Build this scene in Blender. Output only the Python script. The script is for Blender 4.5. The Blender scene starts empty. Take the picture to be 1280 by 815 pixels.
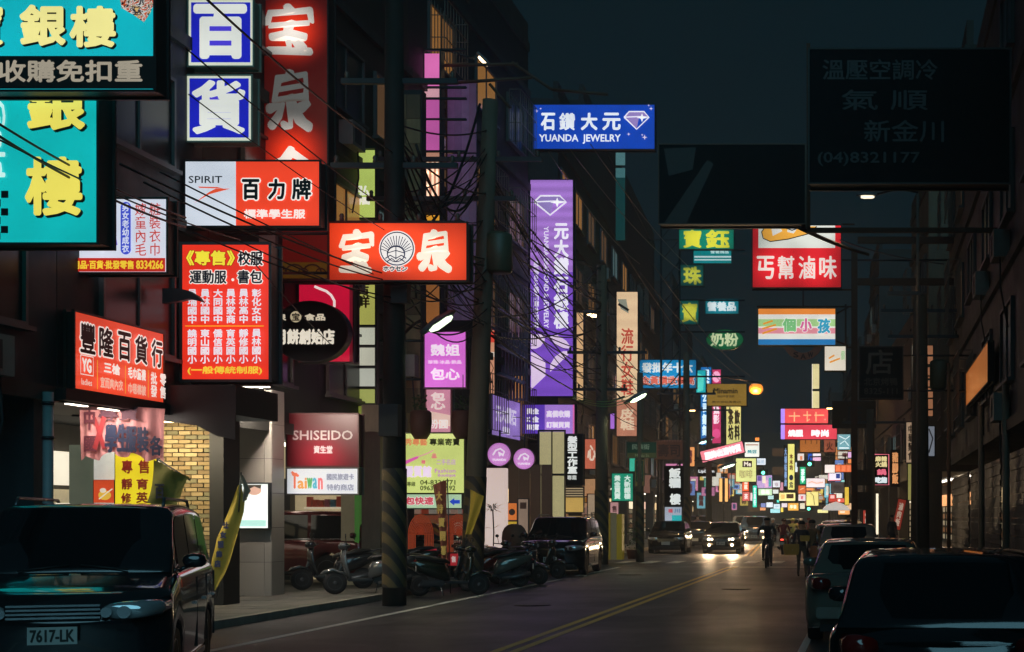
import bpy, bmesh, math, random
from mathutils import Vector, Matrix
random.seed(7)
SC = bpy.context.scene
COL = SC.collection
R = math.radians
PI = math.pi

# ------------------------------------------------------------------ camera, sky, night light, exposure
F, VX, HY, EYE = 1778.0, 1087.0, 645.0, 1.70      # focal length and vanishing point in photo pixels, eye height
cam_d = bpy.data.cameras.new('street_camera')
cam_d.sensor_width = 36.0
cam_d.lens = F / 1280 * 36
cam_d.shift_x = (640 - VX) / 1280
cam_d.shift_y = (HY - 407.5) / 1280
cam_d.clip_start = 0.2
cam_d.clip_end = 2000
cam = bpy.data.objects.new('street_camera', cam_d)
cam.location = (0, 0, EYE)
cam.rotation_euler = (R(90), 0, 0)
COL.objects.link(cam)
SC.camera = cam

def lin(c):
    if isinstance(c, str):
        c = c.lstrip('#'); c = tuple(int(c[i:i+2], 16) for i in (0, 2, 4))
    return tuple((v/255/12.92 if v/255 <= 0.04045 else ((v/255+0.055)/1.055)**2.4) for v in c[:3])

world = bpy.data.worlds.new('World')
SC.world = world
world.use_nodes = True
wn = world.node_tree
bg = wn.nodes['Background']
bg.inputs['Color'].default_value = (*lin((8, 24, 30)), 1)   # even city night overcast
bg.inputs['Strength'].default_value = 1.0

sun_d = bpy.data.lights.new('teal_fill_sun', 'SUN')          # teal fill from behind the camera, added to lift the blacks
sun_d.energy = 0.55
sun_d.angle = R(40)
sun_d.color = (0.32, 0.80, 1.0)
sun = bpy.data.objects.new('teal_fill_sun', sun_d)
sun.rotation_euler = (R(60), 0, R(14))
COL.objects.link(sun)

SC.view_settings.view_transform = 'Standard'
SC.view_settings.look = 'None'
SC.view_settings.exposure = 0.0
SC.view_settings.gamma = 1.0
SC.render.engine = 'CYCLES'
SC.cycles.max_bounces = 5
SC.cycles.diffuse_bounces = 2
SC.cycles.glossy_bounces = 3
SC.cycles.transmission_bounces = 2
SC.cycles.transparent_max_bounces = 4
SC.cycles.volume_bounces = 0
SC.cycles.caustics_reflective = False
SC.cycles.caustics_refractive = False
SC.cycles.sample_clamp_indirect = 3.0
SC.cycles.use_adaptive_sampling = True
SC.cycles.adaptive_threshold = 0.02
SC.cycles.use_denoising = True

def P(px, py, d):
    """the place in the street that lies d metres ahead at that pixel of the photograph"""
    return Vector(((px - VX) * d / F, d, EYE + (HY - py) * d / F))
BEND_T, BEND_A = 50.0, R(3.3)
def bend(x, t, z=0.0):
    """street coordinates (across, along) to world: the street turns slightly left after 50 m"""
    if t <= BEND_T: return Vector((x, t, z))
    u, v = x + 4.58, t - BEND_T
    c, s = math.cos(BEND_A), math.sin(BEND_A)
    return Vector((-4.58 + u*c - v*s, BEND_T + u*s + v*c, z))
def yaw_at(t): return BEND_A if t > BEND_T else 0.0

# ------------------------------------------------------------------ materials
MATS = {}
SPOTS = []          # lamp positions behind the films of the signs that show them
def mat(col, rough=0.6, metal=0.0, emit=0.0, kind='plain', coat=0.0, ecol=None, scale=4.0, amt=0.25, bump=0.0, spec=0.5):
    key = (str(col), rough, metal, emit, kind, coat, str(ecol), scale, amt, bump, spec)
    if key in MATS: return MATS[key]
    m = bpy.data.materials.new(kind + '_' + str(len(MATS)))
    m.use_nodes = True
    nt = m.node_tree; N = nt.nodes; Lk = nt.links
    b = N['Principled BSDF']
    base = lin(col)
    b.inputs['Roughness'].default_value = rough
    b.inputs['Metallic'].default_value = metal
    b.inputs['Specular IOR Level'].default_value = spec
    if coat: b.inputs['Coat Weight'].default_value = coat; b.inputs['Coat Roughness'].default_value = 0.04
    tc = N.new('ShaderNodeTexCoord')
    def noise(sc, det=4.0, rgh=0.6, stretch=None):
        n = N.new('ShaderNodeTexNoise'); n.inputs['Scale'].default_value = sc
        n.inputs['Detail'].default_value = det; n.inputs['Roughness'].default_value = rgh
        if stretch:
            mp = N.new('ShaderNodeMapping'); mp.inputs['Scale'].default_value = stretch
            Lk.new(tc.outputs['Object'], mp.inputs['Vector']); Lk.new(mp.outputs['Vector'], n.inputs['Vector'])
        else: Lk.new(tc.outputs['Object'], n.inputs['Vector'])
        return n
    def ramp(src, a, bb, lo, hi):
        mr = N.new('ShaderNodeMapRange'); mr.inputs['From Min'].default_value = a; mr.inputs['From Max'].default_value = bb
        mr.inputs['To Min'].default_value = lo; mr.inputs['To Max'].default_value = hi
        Lk.new(src, mr.inputs['Value']); return mr
    if kind == 'sign':            # translucent panel lit by its own tubes: a little uneven
        n = noise(scale*0.3, 1.0, 0.4)
        k = ramp(n.outputs['Fac'], 0.3, 0.7, emit*(1-amt*0.6), emit*(1+amt*0.2))
        b.inputs['Base Color'].default_value = (*[c*0.5 for c in base], 1)
        b.inputs['Emission Color'].default_value = (*(lin(ecol) if ecol else base), 1)
        Lk.new(k.outputs['Result'], b.inputs['Emission Strength'])
    elif kind == 'tubesign':      # tubes behind the panel show as soft bands
        w = N.new('ShaderNodeTexWave'); w.wave_type = 'BANDS'; w.bands_direction = 'Z'
        w.inputs['Scale'].default_value = scale; w.inputs['Distortion'].default_value = 0.3
        Lk.new(tc.outputs['Object'], w.inputs['Vector'])
        k = ramp(w.outputs['Fac'], 0, 1, emit*(1-amt), emit)
        b.inputs['Base Color'].default_value = (*[c*0.5 for c in base], 1)
        b.inputs['Emission Color'].default_value = (*(lin(ecol) if ecol else base), 1)
        Lk.new(k.outputs['Result'], b.inputs['Emission Strength'])
    elif kind == 'glowsign':      # lamps behind the film: hot around the lamp, weak between
        g = N.new('ShaderNodeTexVoronoi'); g.inputs['Scale'].default_value = scale; g.inputs['Randomness'].default_value = 0.4
        Lk.new(tc.outputs['Object'], g.inputs['Vector'])
        k = ramp(g.outputs['Distance'], 0.05, 0.75, emit*1.25, emit*(1-amt))
        b.inputs['Base Color'].default_value = (*[c*0.5 for c in base], 1)
        mx = N.new('ShaderNodeMix'); mx.data_type = 'RGBA'
        mx.inputs['A'].default_value = (*lin(ecol or col), 1); mx.inputs['B'].default_value = (*base, 1)
        kk = ramp(g.outputs['Distance'], 0.05, 0.6, 0, 1)
        Lk.new(kk.outputs['Result'], mx.inputs['Factor'])
        Lk.new(mx.outputs['Result'], b.inputs['Emission Color'])
        Lk.new(k.outputs['Result'], b.inputs['Emission Strength'])
    elif kind == 'spotsign':      # a few lamps behind the film: hot near each lamp, weak between; spec carries the lamp list
        acc = None
        for (sx, sz, sr) in SPOTS[int(scale)]:
            mp = N.new('ShaderNodeVectorMath'); mp.operation = 'SUBTRACT'; mp.inputs[1].default_value = (sx, 0, sz); Lk.new(tc.outputs['Object'], mp.inputs[0])
            m2 = N.new('ShaderNodeVectorMath'); m2.operation = 'MULTIPLY'; m2.inputs[1].default_value = (1, 0, 1); Lk.new(mp.outputs[0], m2.inputs[0])
            ln = N.new('ShaderNodeVectorMath'); ln.operation = 'LENGTH'; Lk.new(m2.outputs[0], ln.inputs[0])
            mr = ramp(ln.outputs['Value'], 0.0, sr, 1.0, 0.0); mr.interpolation_type = 'SMOOTHSTEP'
            if acc is None: acc = mr.outputs['Result']
            else:
                a_ = N.new('ShaderNodeMath'); a_.operation = 'ADD'; a_.use_clamp = True; Lk.new(acc, a_.inputs[0]); Lk.new(mr.outputs['Result'], a_.inputs[1]); acc = a_.outputs[0]
        k = ramp(acc, 0, 1, emit*(1-amt), emit*1.08)
        b.inputs['Base Color'].default_value = (*[c*0.5 for c in base], 1)
        mx = N.new('ShaderNodeMix'); mx.data_type = 'RGBA'
        mx.inputs['A'].default_value = (*base, 1); mx.inputs['B'].default_value = (*lin(ecol or col), 1)
        Lk.new(acc, mx.inputs['Factor']); Lk.new(mx.outputs['Result'], b.inputs['Emission Color']); Lk.new(k.outputs['Result'], b.inputs['Emission Strength'])
    elif kind == 'plain':
        n = noise(scale)
        mx = N.new('ShaderNodeMix'); mx.data_type = 'RGBA'
        mx.inputs['A'].default_value = (*[c*(1-amt) for c in base], 1); mx.inputs['B'].default_value = (*[min(1, c*(1+amt)) for c in base], 1)
        Lk.new(n.outputs['Fac'], mx.inputs['Factor']); Lk.new(mx.outputs['Result'], b.inputs['Base Color'])
        if emit:
            b.inputs['Emission Color'].default_value = (*(lin(ecol) if ecol else base), 1)
            b.inputs['Emission Strength'].default_value = emit
    elif kind in ('wall', 'asphalt', 'rust', 'bark'):
        n = noise({'wall': 0.9, 'asphalt': 0.35, 'rust': 2.5, 'bark': 3}[kind], 6, 0.7)
        n2 = noise({'wall': 3.0, 'asphalt': 14, 'rust': 9, 'bark': 12}[kind], 5, 0.7, (1, 1, 0.18) if kind == 'wall' else None)
        mx = N.new('ShaderNodeMix'); mx.data_type = 'RGBA'
        mx.inputs['A'].default_value = (*[c*(1-amt*1.6) for c in base], 1); mx.inputs['B'].default_value = (*[min(1, c*(1+amt)) for c in base], 1)
        ad = N.new('ShaderNodeMath'); ad.operation = 'ADD'
        Lk.new(n.outputs['Fac'], ad.inputs[0]); Lk.new(n2.outputs['Fac'], ad.inputs[1])
        k = ramp(ad.outputs[0], 0.7, 1.3, 0, 1)
        Lk.new(k.outputs['Result'], mx.inputs['Factor']); Lk.new(mx.outputs['Result'], b.inputs['Base Color'])
        r = ramp(n.outputs['Fac'], 0.3, 0.7, rough*0.75, min(1, rough*1.2)); Lk.new(r.outputs['Result'], b.inputs['Roughness'])
        bp = N.new('ShaderNodeBump'); bp.inputs['Strength'].default_value = bump or 0.25; bp.inputs['Distance'].default_value = 0.01
        nb = noise(120 if kind == 'asphalt' else 30, 3, 0.7)
        Lk.new(nb.outputs['Fac'], bp.inputs['Height']); Lk.new(bp.outputs['Normal'], b.inputs['Normal'])
    elif kind == 'tiles':          # far wall: tile grid too small to pick apart
        br = N.new('ShaderNodeTexBrick'); br.inputs['Scale'].default_value = scale
        br.inputs['Color1'].default_value = (*base, 1); br.inputs['Color2'].default_value = (*[c*(1-amt) for c in base], 1)
        br.inputs['Mortar'].default_value = (*[c*0.45 for c in base], 1); br.inputs['Mortar Size'].default_value = 0.03
        mp = N.new('ShaderNodeMapping'); mp.inputs['Rotation'].default_value = (R(90), 0, R(90))
        Lk.new(tc.outputs['Object'], mp.inputs['Vector']); Lk.new(mp.outputs['Vector'], br.inputs['Vector'])
        n = noise(1.2, 5, 0.7); mx = N.new('ShaderNodeMix'); mx.data_type = 'RGBA'; mx.blend_type = 'MULTIPLY'; mx.inputs['Factor'].default_value = 1
        k = ramp(n.outputs['Fac'], 0.3, 0.7, 0.55, 1.1); Lk.new(br.outputs['Color'], mx.inputs['A']); Lk.new(k.outputs['Result'], mx.inputs['B'])
        Lk.new(mx.outputs['Result'], b.inputs['Base Color'])
    elif kind == 'print':          # marbled print, artwork
        n = noise(scale, 3, 0.6); n.inputs['Distortion'].default_value = 2.0
        cr = N.new('ShaderNodeValToRGB'); cr.color_ramp.interpolation = 'CONSTANT'
        pts = [(0, (20, 16, 30)), (.40, (214, 90, 50)), (.48, (235, 225, 215)), (.55, (30, 20, 40)), (.62, (240, 190, 120))]
        while len(cr.color_ramp.elements) < len(pts): cr.color_ramp.elements.new(0.5)
        for e, (p, c) in zip(cr.color_ramp.elements, pts): e.position = p; e.color = (*lin(c), 1)
        Lk.new(n.outputs['Fac'], cr.inputs['Fac']); Lk.new(cr.outputs['Color'], b.inputs['Base Color'])
        if emit: Lk.new(cr.outputs['Color'], b.inputs['Emission Color']); b.inputs['Emission Strength'].default_value = emit
    elif kind == 'stripes':        # diagonal warning paint
        w = N.new('ShaderNodeTexWave'); w.wave_type = 'BANDS'; w.bands_direction = 'DIAGONAL'; w.inputs['Scale'].default_value = scale
        Lk.new(tc.outputs['Object'], w.inputs['Vector'])
        k = ramp(w.outputs['Fac'], 0.45, 0.55, 0, 1); mx = N.new('ShaderNodeMix'); mx.data_type = 'RGBA'
        mx.inputs['A'].default_value = (0.012, 0.012, 0.012, 1); mx.inputs['B'].default_value = (*base, 1)
        Lk.new(k.outputs['Result'], mx.inputs['Factor']); Lk.new(mx.outputs['Result'], b.inputs['Base Color'])
    elif kind == 'glass':
        n = noise(0.6, 2)
        mx = N.new('ShaderNodeMix'); mx.data_type = 'RGBA'
        mx.inputs['A'].default_value = (*[c*0.6 for c in base], 1); mx.inputs['B'].default_value = (*base, 1)
        Lk.new(n.outputs['Fac'], mx.inputs['Factor']); Lk.new(mx.outputs['Result'], b.inputs['Base Color'])
        if emit:
            b.inputs['Emission Color'].default_value = (*(lin(ecol) if ecol else base), 1); b.inputs['Emission Strength'].default_value = emit
    MATS[key] = m
    return m

BLACK = mat('#16181b', 0.55); DARK = mat('#23282c', 0.6); METAL = mat('#5a5f63', 0.4, 0.7); STEEL = mat('#3b3f43', 0.45, 0.6)
RUST = mat('#5a3a2a', 0.8, 0.1, kind='rust'); RUBBER = mat('#121314', 0.8); CHROME = mat('#b8bcc0', 0.15, 1.0)
CABLE = mat('#15171a', 0.5); GLASS = mat('#0a0f14', 0.04, kind='glass', spec=0.6); PANE = mat('#12181c', 0.28, kind='glass', spec=0.35); WHITEP = mat('#c9c6bd', 0.5)
CONC = mat('#77756c', 0.85, kind='wall'); SKIN = mat('#b98d72', 0.6); HAIR = mat('#14100e', 0.5)

# ------------------------------------------------------------------ mesh helpers
class MB:
    def __init__(s): s.v = []; s.f = []; s.m = []; s.sm = []
    def add(s, vs, fs, mi=0, smooth=False, M=None):
        o = len(s.v)
        s.v += [tuple(M @ Vector(v)) if M else tuple(v) for v in vs]
        for f in fs: s.f.append([o+i for i in f]); s.m.append(mi); s.sm.append(smooth)
    def box(s, a, b, mi=0, M=None, bev=0.0):
        x0, y0, z0 = (min(a[i], b[i]) for i in range(3)); x1, y1, z1 = (max(a[i], b[i]) for i in range(3))
        if bev <= 0:
            s.add([(x0,y0,z0),(x1,y0,z0),(x1,y1,z0),(x0,y1,z0),(x0,y0,z1),(x1,y0,z1),(x1,y1,z1),(x0,y1,z1)],
                  [(0,3,2,1),(4,5,6,7),(0,1,5,4),(1,2,6,5),(2,3,7,6),(3,0,4,7)], mi, False, M)
        else:
            bm = bmesh.new(); bmesh.ops.create_cube(bm, size=1.0)
            for v in bm.verts: v.co = Vector(((x0+x1)/2 + v.co.x*(x1-x0), (y0+y1)/2 + v.co.y*(y1-y0), (z0+z1)/2 + v.co.z*(z1-z0)))
            bmesh.ops.bevel(bm, geom=bm.edges[:], offset=bev, segments=2, affect='EDGES')
            bm.verts.index_update()
            s.add([v.co for v in bm.verts], [[v.index for v in f.verts] for f in bm.faces], mi, False, M); bm.free()
    def tube(s, pts, r, n=8, mi=0, cap=True, M=None):
        pts = [Vector(p) for p in pts]; vs = []; fs = []
        for i, p in enumerate(pts):
            t = (pts[min(i+1, len(pts)-1)] - pts[max(i-1, 0)]).normalized()
            a = t.cross(Vector((0, 0, 1)));
            if a.length < 1e-3: a = Vector((1, 0, 0))
            a.normalize(); b = t.cross(a); rr = r[i] if isinstance(r, (list, tuple)) else r
            for k in range(n):
                th = 2*PI*k/n; vs.append(p + a*math.cos(th)*rr + b*math.sin(th)*rr)
        for i in range(len(pts)-1):
            for k in range(n):
                k2 = (k+1) % n; fs.append((i*n+k, i*n+k2, (i+1)*n+k2, (i+1)*n+k))
        if cap: fs += [tuple(range(n)), tuple(reversed([(len(pts)-1)*n+k for k in range(n)]))]
        s.add(vs, fs, mi, n > 4, M)
    def loft(s, rings, mi=0, closed=True, cap=True, M=None, smooth=True):
        n = len(rings[0]); vs = [p for r in rings for p in r]; fs = []
        for i in range(len(rings)-1):
            for k in range(n if closed else n-1):
                k2 = (k+1) % n; fs.append((i*n+k, i*n+k2, (i+1)*n+k2, (i+1)*n+k))
        if cap: fs += [tuple(reversed(range(n))), tuple((len(rings)-1)*n+k for k in range(n))]
        s.add(vs, fs, mi, smooth, M)
    def blob(s, secs, axis='y', n=12, mi=0, M=None, p=2.5):
        """secs: (pos, cx, cz, rx, rz) superellipse sections along y"""
        rings = []
        for (q, cx, cz, rx, rz) in secs:
            ring = []
            for k in range(n):
                th = 2*PI*k/n; c, sn = math.cos(th), math.sin(th)
                x = cx + rx*math.copysign(abs(c)**(2/p), c); z = cz + rz*math.copysign(abs(sn)**(2/p), sn)
                ring.append((x, q, z) if axis == 'y' else (x, z, q))
            rings.append(ring)
        s.loft(rings, mi, M=M)
    def lathe(s, prof, n=20, mi=0, M=None, axis='x'):
        """prof: (r, h) around axis"""
        rings = []
        for (r, h) in prof:
            ring = []
            for k in range(n):
                th = 2*PI*k/n; c, sn = math.cos(th)*r, math.sin(th)*r
                ring.append((h, c, sn) if axis == 'x' else ((c, sn, h) if axis == 'z' else (c, h, sn)))
            rings.append(ring)
        s.loft(rings, mi, cap=True, M=M)
    def ngon(s, pts, mi=0, M=None): s.add(pts, [tuple(range(len(pts)))], mi, False, M)
    def mesh(s, name, mats):
        me = bpy.data.meshes.new(name); me.from_pydata(s.v, [], s.f)
        for m in (mats if isinstance(mats, (list, tuple)) else [mats]): me.materials.append(m)
        me.polygons.foreach_set('material_index', s.m); me.polygons.foreach_set('use_smooth', s.sm)
        bm = bmesh.new(); bm.from_mesh(me); bmesh.ops.recalc_face_normals(bm, faces=bm.faces[:]); bm.to_mesh(me); bm.free()
        me.update(); return me
    def build(s, name, mats, parent=None, loc=None, rot=None):
        return link(name, s.mesh(name, mats), parent, loc, rot)

def link(name, data, parent=None, loc=None, rot=None):
    o = bpy.data.objects.new(name, data); COL.objects.link(o)
    if parent: o.parent = parent
    if loc is not None: o.location = loc
    if rot is not None: o.rotation_euler = rot
    return o
def tag(o, label, cat, group=None):
    o['label'] = label; o['category'] = cat
    if group: o['group'] = group
    return o
def thing(name, label, cat, loc=(0, 0, 0), rz=0, group=None):
    o = bpy.data.objects.new(name, None); COL.objects.link(o); o.empty_display_size = 0.2
    o.location = loc; o.rotation_euler = (0, 0, rz)
    return tag(o, label, cat, group)
def dup(root, loc=None, rz=None, label=None, parent=None):
    c = root.copy(); COL.objects.link(c)
    if parent: c.parent = parent
    if loc is not None: c.location = loc
    if rz is not None: c.rotation_euler = (0, 0, rz)
    if label: c['label'] = label
    for ch in list(root.children): dup(ch, parent=c)
    return c
def struct(mb, name, mats, kind='structure', loc=None, rot=None):
    o = mb.build(name, mats, None, loc, rot); o['kind'] = kind; return o

# ------------------------------------------------------------------ lettering
GLY = {}
def glyph(txt, spacing=1.0):
    key = (txt, spacing)
    if key in GLY: return GLY[key]
    cu = bpy.data.curves.new('glyph', 'FONT'); cu.body = txt; cu.resolution_u = 2; cu.space_line = spacing
    cu.align_x = 'CENTER' if '\n' in txt else 'LEFT'
    o = bpy.data.objects.new('glyph', cu); COL.objects.link(o)
    dg = bpy.context.evaluated_depsgraph_get(); me = bpy.data.meshes.new_from_object(o.evaluated_get(dg))
    vs = [(v.co.x, v.co.y) for v in me.vertices]; fs = [tuple(p.vertices) for p in me.polygons]
    bpy.data.objects.remove(o); bpy.data.curves.remove(cu); bpy.data.meshes.remove(me)
    if not vs: vs = [(0, 0), (1, 0), (0, 1)]; fs = [(0, 1, 2)]
    x0, x1 = min(v[0] for v in vs), max(v[0] for v in vs); y0, y1 = min(v[1] for v in vs), max(v[1] for v in vs)
    GLY[key] = ([((x-x0)/(x1-x0 or 1), (y-y0)/(y1-y0 or 1)) for x, y in vs], fs)
    return GLY[key]
def text_mesh(txt, x0, z0, x1, z1, y, bold=0.0, n=6, rot=0, skew=0.0, spacing=1.0, brush=0.0):
    """lettering fitted to a rectangle of the sign plane; bold in metres of stroke added all round"""
    vs, fs = glyph(txt, spacing); m = MB(); w, h = x1-x0-2*bold, z1-z0-2*bold
    offs = [(0, 0)] + ([(math.cos(2*PI*k/n)*bold, math.sin(2*PI*k/n)*bold) for k in range(n)] if bold > 0 else [])
    for i, (ox, oz) in enumerate(offs):
        if brush:     # hand-brushed stroke: swelling and thinning, leaning lines
            pts = []
            for u, v in vs:
                th = 1 + 0.75*math.sin(u*9+v*5) if i else 1; wu = brush*math.sin(v*7+u*3+1); wv = brush*math.sin(u*6-v*4)
                pts.append((x0+bold+(u+wu)*w+ox*th+skew*v*h, y - 0.0002*i, z0+bold+(v+wv)*h+oz*th))
        elif rot == 90: pts = [(x0+bold+v*w+ox, y - 0.0002*i, z1-bold-u*h+oz) for u, v in vs]
        else: pts = [(x0+bold+u*w+ox+skew*v*h, y - 0.0002*i, z0+bold+v*h+oz) for u, v in vs]
        m.add(pts, fs)
    return m

def emis(col, e=1.0, kind='sign', **k): return mat(col, 0.35, 0, e, kind=kind, **k)

def sign_core(name, label, cat, loc, W, H, box, face, elems=(), frame='#23282c', thick=0.28, yaw=0, roll=0, e=1.0,
              group=None, fw=0.03, both=True, facekind='sign', arms=None, fk=None, shape='box', plain=False, spots=None, dim=0.7, hot=None):
    """a box sign: local x right, z up, front face towards -y. elems use the units of box (u0,v0 top-left, u1,v1 bottom-right)"""
    root = thing(name, label, cat, loc, yaw, group); root.rotation_euler = (0, roll, yaw)
    u0, v0, u1, v1 = box
    X = lambda u: (u-u0)/(u1-u0)*W - W/2
    Z = lambda v: H/2 - (v-v0)/(v1-v0)*H
    sk = None
    if spots:
        SPOTS.append([(X(a), Z(b), c*W/(u1-u0)) for a, b, c in spots]); sk = dict(kind='spotsign', scale=len(SPOTS)-1, amt=dim)
    fm = mat(face, 0.85, spec=0.15) if plain else (emis(face, e, ecol=hot or face, **sk) if sk else emis(face, e, facekind, **(fk or {})))
    fr = mat(frame, 0.5)
    m = MB()
    if shape == 'ellipse':
        n = 40; ring = lambda q, y: [(math.cos(2*PI*k/n)*W/2*q, y, math.sin(2*PI*k/n)*H/2*q) for k in range(n)]
        m.loft([ring(1.0, thick), ring(1.03, thick), ring(1.03, -0.012), ring(1.0, -0.012), ring(1.0, 0.006)], cap=False, smooth=False); m.ngon(ring(1.0, thick))
        m.build('housing', fr, root)
        m = MB(); m.ngon(ring(1.0, 0.0)); m.build('face_panel', fm, root)
    else:
        b = fw
        m.box((-W/2, 0.004, -H/2), (W/2, thick-0.004, H/2))
        m.build('housing', fr, root)
        m = MB()
        for yy0, yy1 in ((-0.015, 0.03), (thick-0.03, thick+0.015)):
            m.box((-W/2-b, yy0, H/2+0.001), (W/2+b, yy1, H/2+b)); m.box((-W/2-b, yy0, -H/2-b), (W/2+b, yy1, -H/2-0.001))
            m.box((-W/2-b, yy0, -H/2), (-W/2-0.001, yy1, H/2)); m.box((W/2+0.001, yy0, -H/2), (W/2+b, yy1, H/2))
        m.build('rim', fr, root)
        m = MB(); m.add([(-W/2, 0, -H/2), (W/2, 0, -H/2), (W/2, 0, H/2), (-W/2, 0, H/2)], [(0, 1, 2, 3)])
        if both: m.add([(-W/2, thick, -H/2), (-W/2, thick, H/2), (W/2, thick, H/2), (W/2, thick, -H/2)], [(0, 1, 2, 3)])
        o = m.build('face_panel', fm, root)
    y = -0.004
    for i, el in enumerate(elems):
        k = el[0]; o = dict(el[-1]) if isinstance(el[-1], dict) else {}
        em = o.get('e', e); dk = o.get('dark', False) or plain and 'e' not in o
        cm = lambda c, em=em, dk=dk: (mat(c, 0.5) if dk else (emis(c, em, **sk) if sk else emis(c, em, o.get('kind', 'sign'), **o.get('mk', {}))))
        if k == 't':
            _, txt, rc, col = el[:4]
            x0, x1, z0, z1 = X(rc[0]), X(rc[2]), Z(rc[3]), Z(rc[1])
            nm = o.get('name', 'lettering')
            sz = W/(u1-u0)
            bold = o.get('b', 0.0)*sz
            if 'ol' in o:
                oc, orr = o['ol']; r2 = orr*sz
                od = o.get('oldark', False)
                sh = o.get('shift', (0, 0))
                t = text_mesh(txt, x0-r2+sh[0]*sz, z0-r2-sh[1]*sz, x1+r2+sh[0]*sz, z1+r2-sh[1]*sz, y, bold+r2, 10, o.get('rot', 0), o.get('skew', 0), o.get('sp', 1.0))
                t.build(nm + '_outline', mat(oc, 0.5) if od else emis(oc, em), root); y -= 0.005
            t = text_mesh(txt, x0, z0, x1, z1, y, bold, o.get('n', 8 if bold*1.0 > 0.02 else 4), o.get('rot', 0), o.get('skew', 0), o.get('sp', 1.0), o.get('brush', 0.0))
            t.build(nm, cm(col), root); y -= 0.004
        elif k == 'r':
            _, rc, col = el[:3]
            m = MB(); m.add([(X(rc[0]), y, Z(rc[3])), (X(rc[2]), y, Z(rc[3])), (X(rc[2]), y, Z(rc[1])), (X(rc[0]), y, Z(rc[1]))], [(0, 1, 2, 3)])
            m.build(o.get('name', 'colour_field'), cm(col), root); y -= 0.003
        elif k == 'p':
            _, pts, col = el[:3]
            m = MB(); m.ngon([(X(a), y, Z(bb)) for a, bb in pts])
            m.build(o.get('name', 'emblem'), cm(col), root); y -= 0.003
        elif k == 'c':
            _, cx, cy, rx, ry, col = el[:6]
            m = MB(); m.ngon([(X(cx+rx*math.cos(2*PI*j/32)), y, Z(cy+ry*math.sin(2*PI*j/32))) for j in range(32)])
            m.build(o.get('name', 'emblem'), cm(col), root); y -= 0.003
        elif k == 'l':   # stroke
            _, pts, wd, col = el[:4]
            m = MB(); q = wd*W/(u1-u0)/2; pp = [Vector((X(a), Z(bb))) for a, bb in pts]; L_, R_ = [], []
            for j, pnt in enumerate(pp):
                d = pp[min(j+1, len(pp)-1)] - pp[max(j-1, 0)]; d.normalize(); nn = Vector((-d.y, d.x))*q
                L_.append((pnt.x+nn.x, y, pnt.y+nn.y)); R_.append((pnt.x-nn.x, y, pnt.y-nn.y))
            vs = L_ + R_; n = len(pp); m.add(vs, [(j, j+1, n+j+1, n+j) for j in range(n-1)])
            m.build(o.get('name', 'emblem'), cm(col), root); y -= 0.003
    if arms:
        m = MB()
        for a in arms:   # (x0,z0,x1,z1) in metres local
            m.tube([(a[0], thick/2, a[1]), (a[2], thick/2, a[3])], 0.03, 6)
        m.build('mounting_arm', STEEL, root)
    return root

def sign(name, label, rect, d, face, elems=(), cat='sign', wall=None, **k):
    """a sign that stands across the street d metres ahead; rect in photo pixels"""
    s = F/d; x0, y0, x1, y1 = rect
    c = P((x0+x1)/2, (y0+y1)/2, d); W, H = (x1-x0)/s, (y1-y0)/s
    if wall is not None and 'arms' not in k:
        xe = (wall - c.x)
        sgn = -1 if xe < 0 else 1
        if abs(xe) > W/2 + 0.05:
            k['arms'] = [(sgn*W/2, H*0.35, xe, H*0.35), (sgn*W/2, -H*0.35, xe, -H*0.35)]
    return sign_core(name, label, cat, c, W, H, rect, face, elems, **k)
def wall_sign(name, label, x, t0, t1, z0, z1, face, elems=(), side=-1, cat='sign', box=(0, 0, 100, 40), **k):
    """a sign flat on a facade parallel to the street; units of box run near to far on the left side"""
    c = Vector((x, (t0+t1)/2, (z0+z1)/2))
    if (t0 > BEND_T): c = bend(x, (t0+t1)/2, (z0+z1)/2)
    return sign_core(name, label, cat, c, t1-t0, z1-z0, box, face, elems, yaw=(R(90) if side < 0 else R(-90)) + yaw_at(t0), **k)
# ------------------------------------------------------------------ ground, road, pavements
def strip(x0, x1, t0, t1, z, step=10.0, thick=None):
    m = MB(); ts = []; t = t0
    while t < t1 - 0.01: ts.append(t); t += step
    ts.append(t1)
    for a, b in zip(ts[:-1], ts[1:]):
        q = [bend(x0, a, z), bend(x1, a, z), bend(x1, b, z), bend(x0, b, z)]
        m.ngon(q)
        if thick:
            for i, j in ((0, 3), (1, 2)): m.ngon([q[i], q[j], q[j]-Vector((0, 0, thick)), q[i]-Vector((0, 0, thick))])
    if thick:
        for t in (t0, t1):
            p, q = bend(x0, t, z), bend(x1, t, z); m.ngon([p, q, q-Vector((0, 0, thick)), p-Vector((0, 0, thick))])
    return m
m = MB(); m.ngon([(-400, -30, -0.004), (400, -30, -0.004), (400, 700, -0.004), (-400, 700, -0.004)])
struct(m, 'ground', mat('#3a3b3a', 0.9, kind='asphalt'))
ASPH = mat('#303337', 0.48, spec=0.4, kind='asphalt', amt=0.35, bump=0.35)
struct(strip(-9.8, 1.6, -6, 260, 0.004), 'road', ASPH)
m = MB(); m.ngon([(-60, 50.4, 0.0), (-9.8, 50.4, 0.0), (-9.8, 56.6, 0.0), (-60, 56.6, 0.0)]); m.ngon([(1.6, 50.4, 0.0), (50, 50.4, 0.0), (50, 56.6, 0.0), (1.6, 56.6, 0.0)])
struct(m, 'side_street', ASPH)
PAVE = mat('#5b5a55', 0.8, kind='asphalt', amt=0.25)
struct(strip(-16.2, -9.96, 4, 50.2, 0.10, thick=0.104), 'pavement_left_near', PAVE)
struct(strip(-16.2, -9.96, 56.8, 250, 0.12, thick=0.124), 'pavement_left_far', PAVE)
struct(strip(1.76, 7.0, 2, 50.2, 0.12, thick=0.124), 'pavement_right_near', PAVE)
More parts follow.
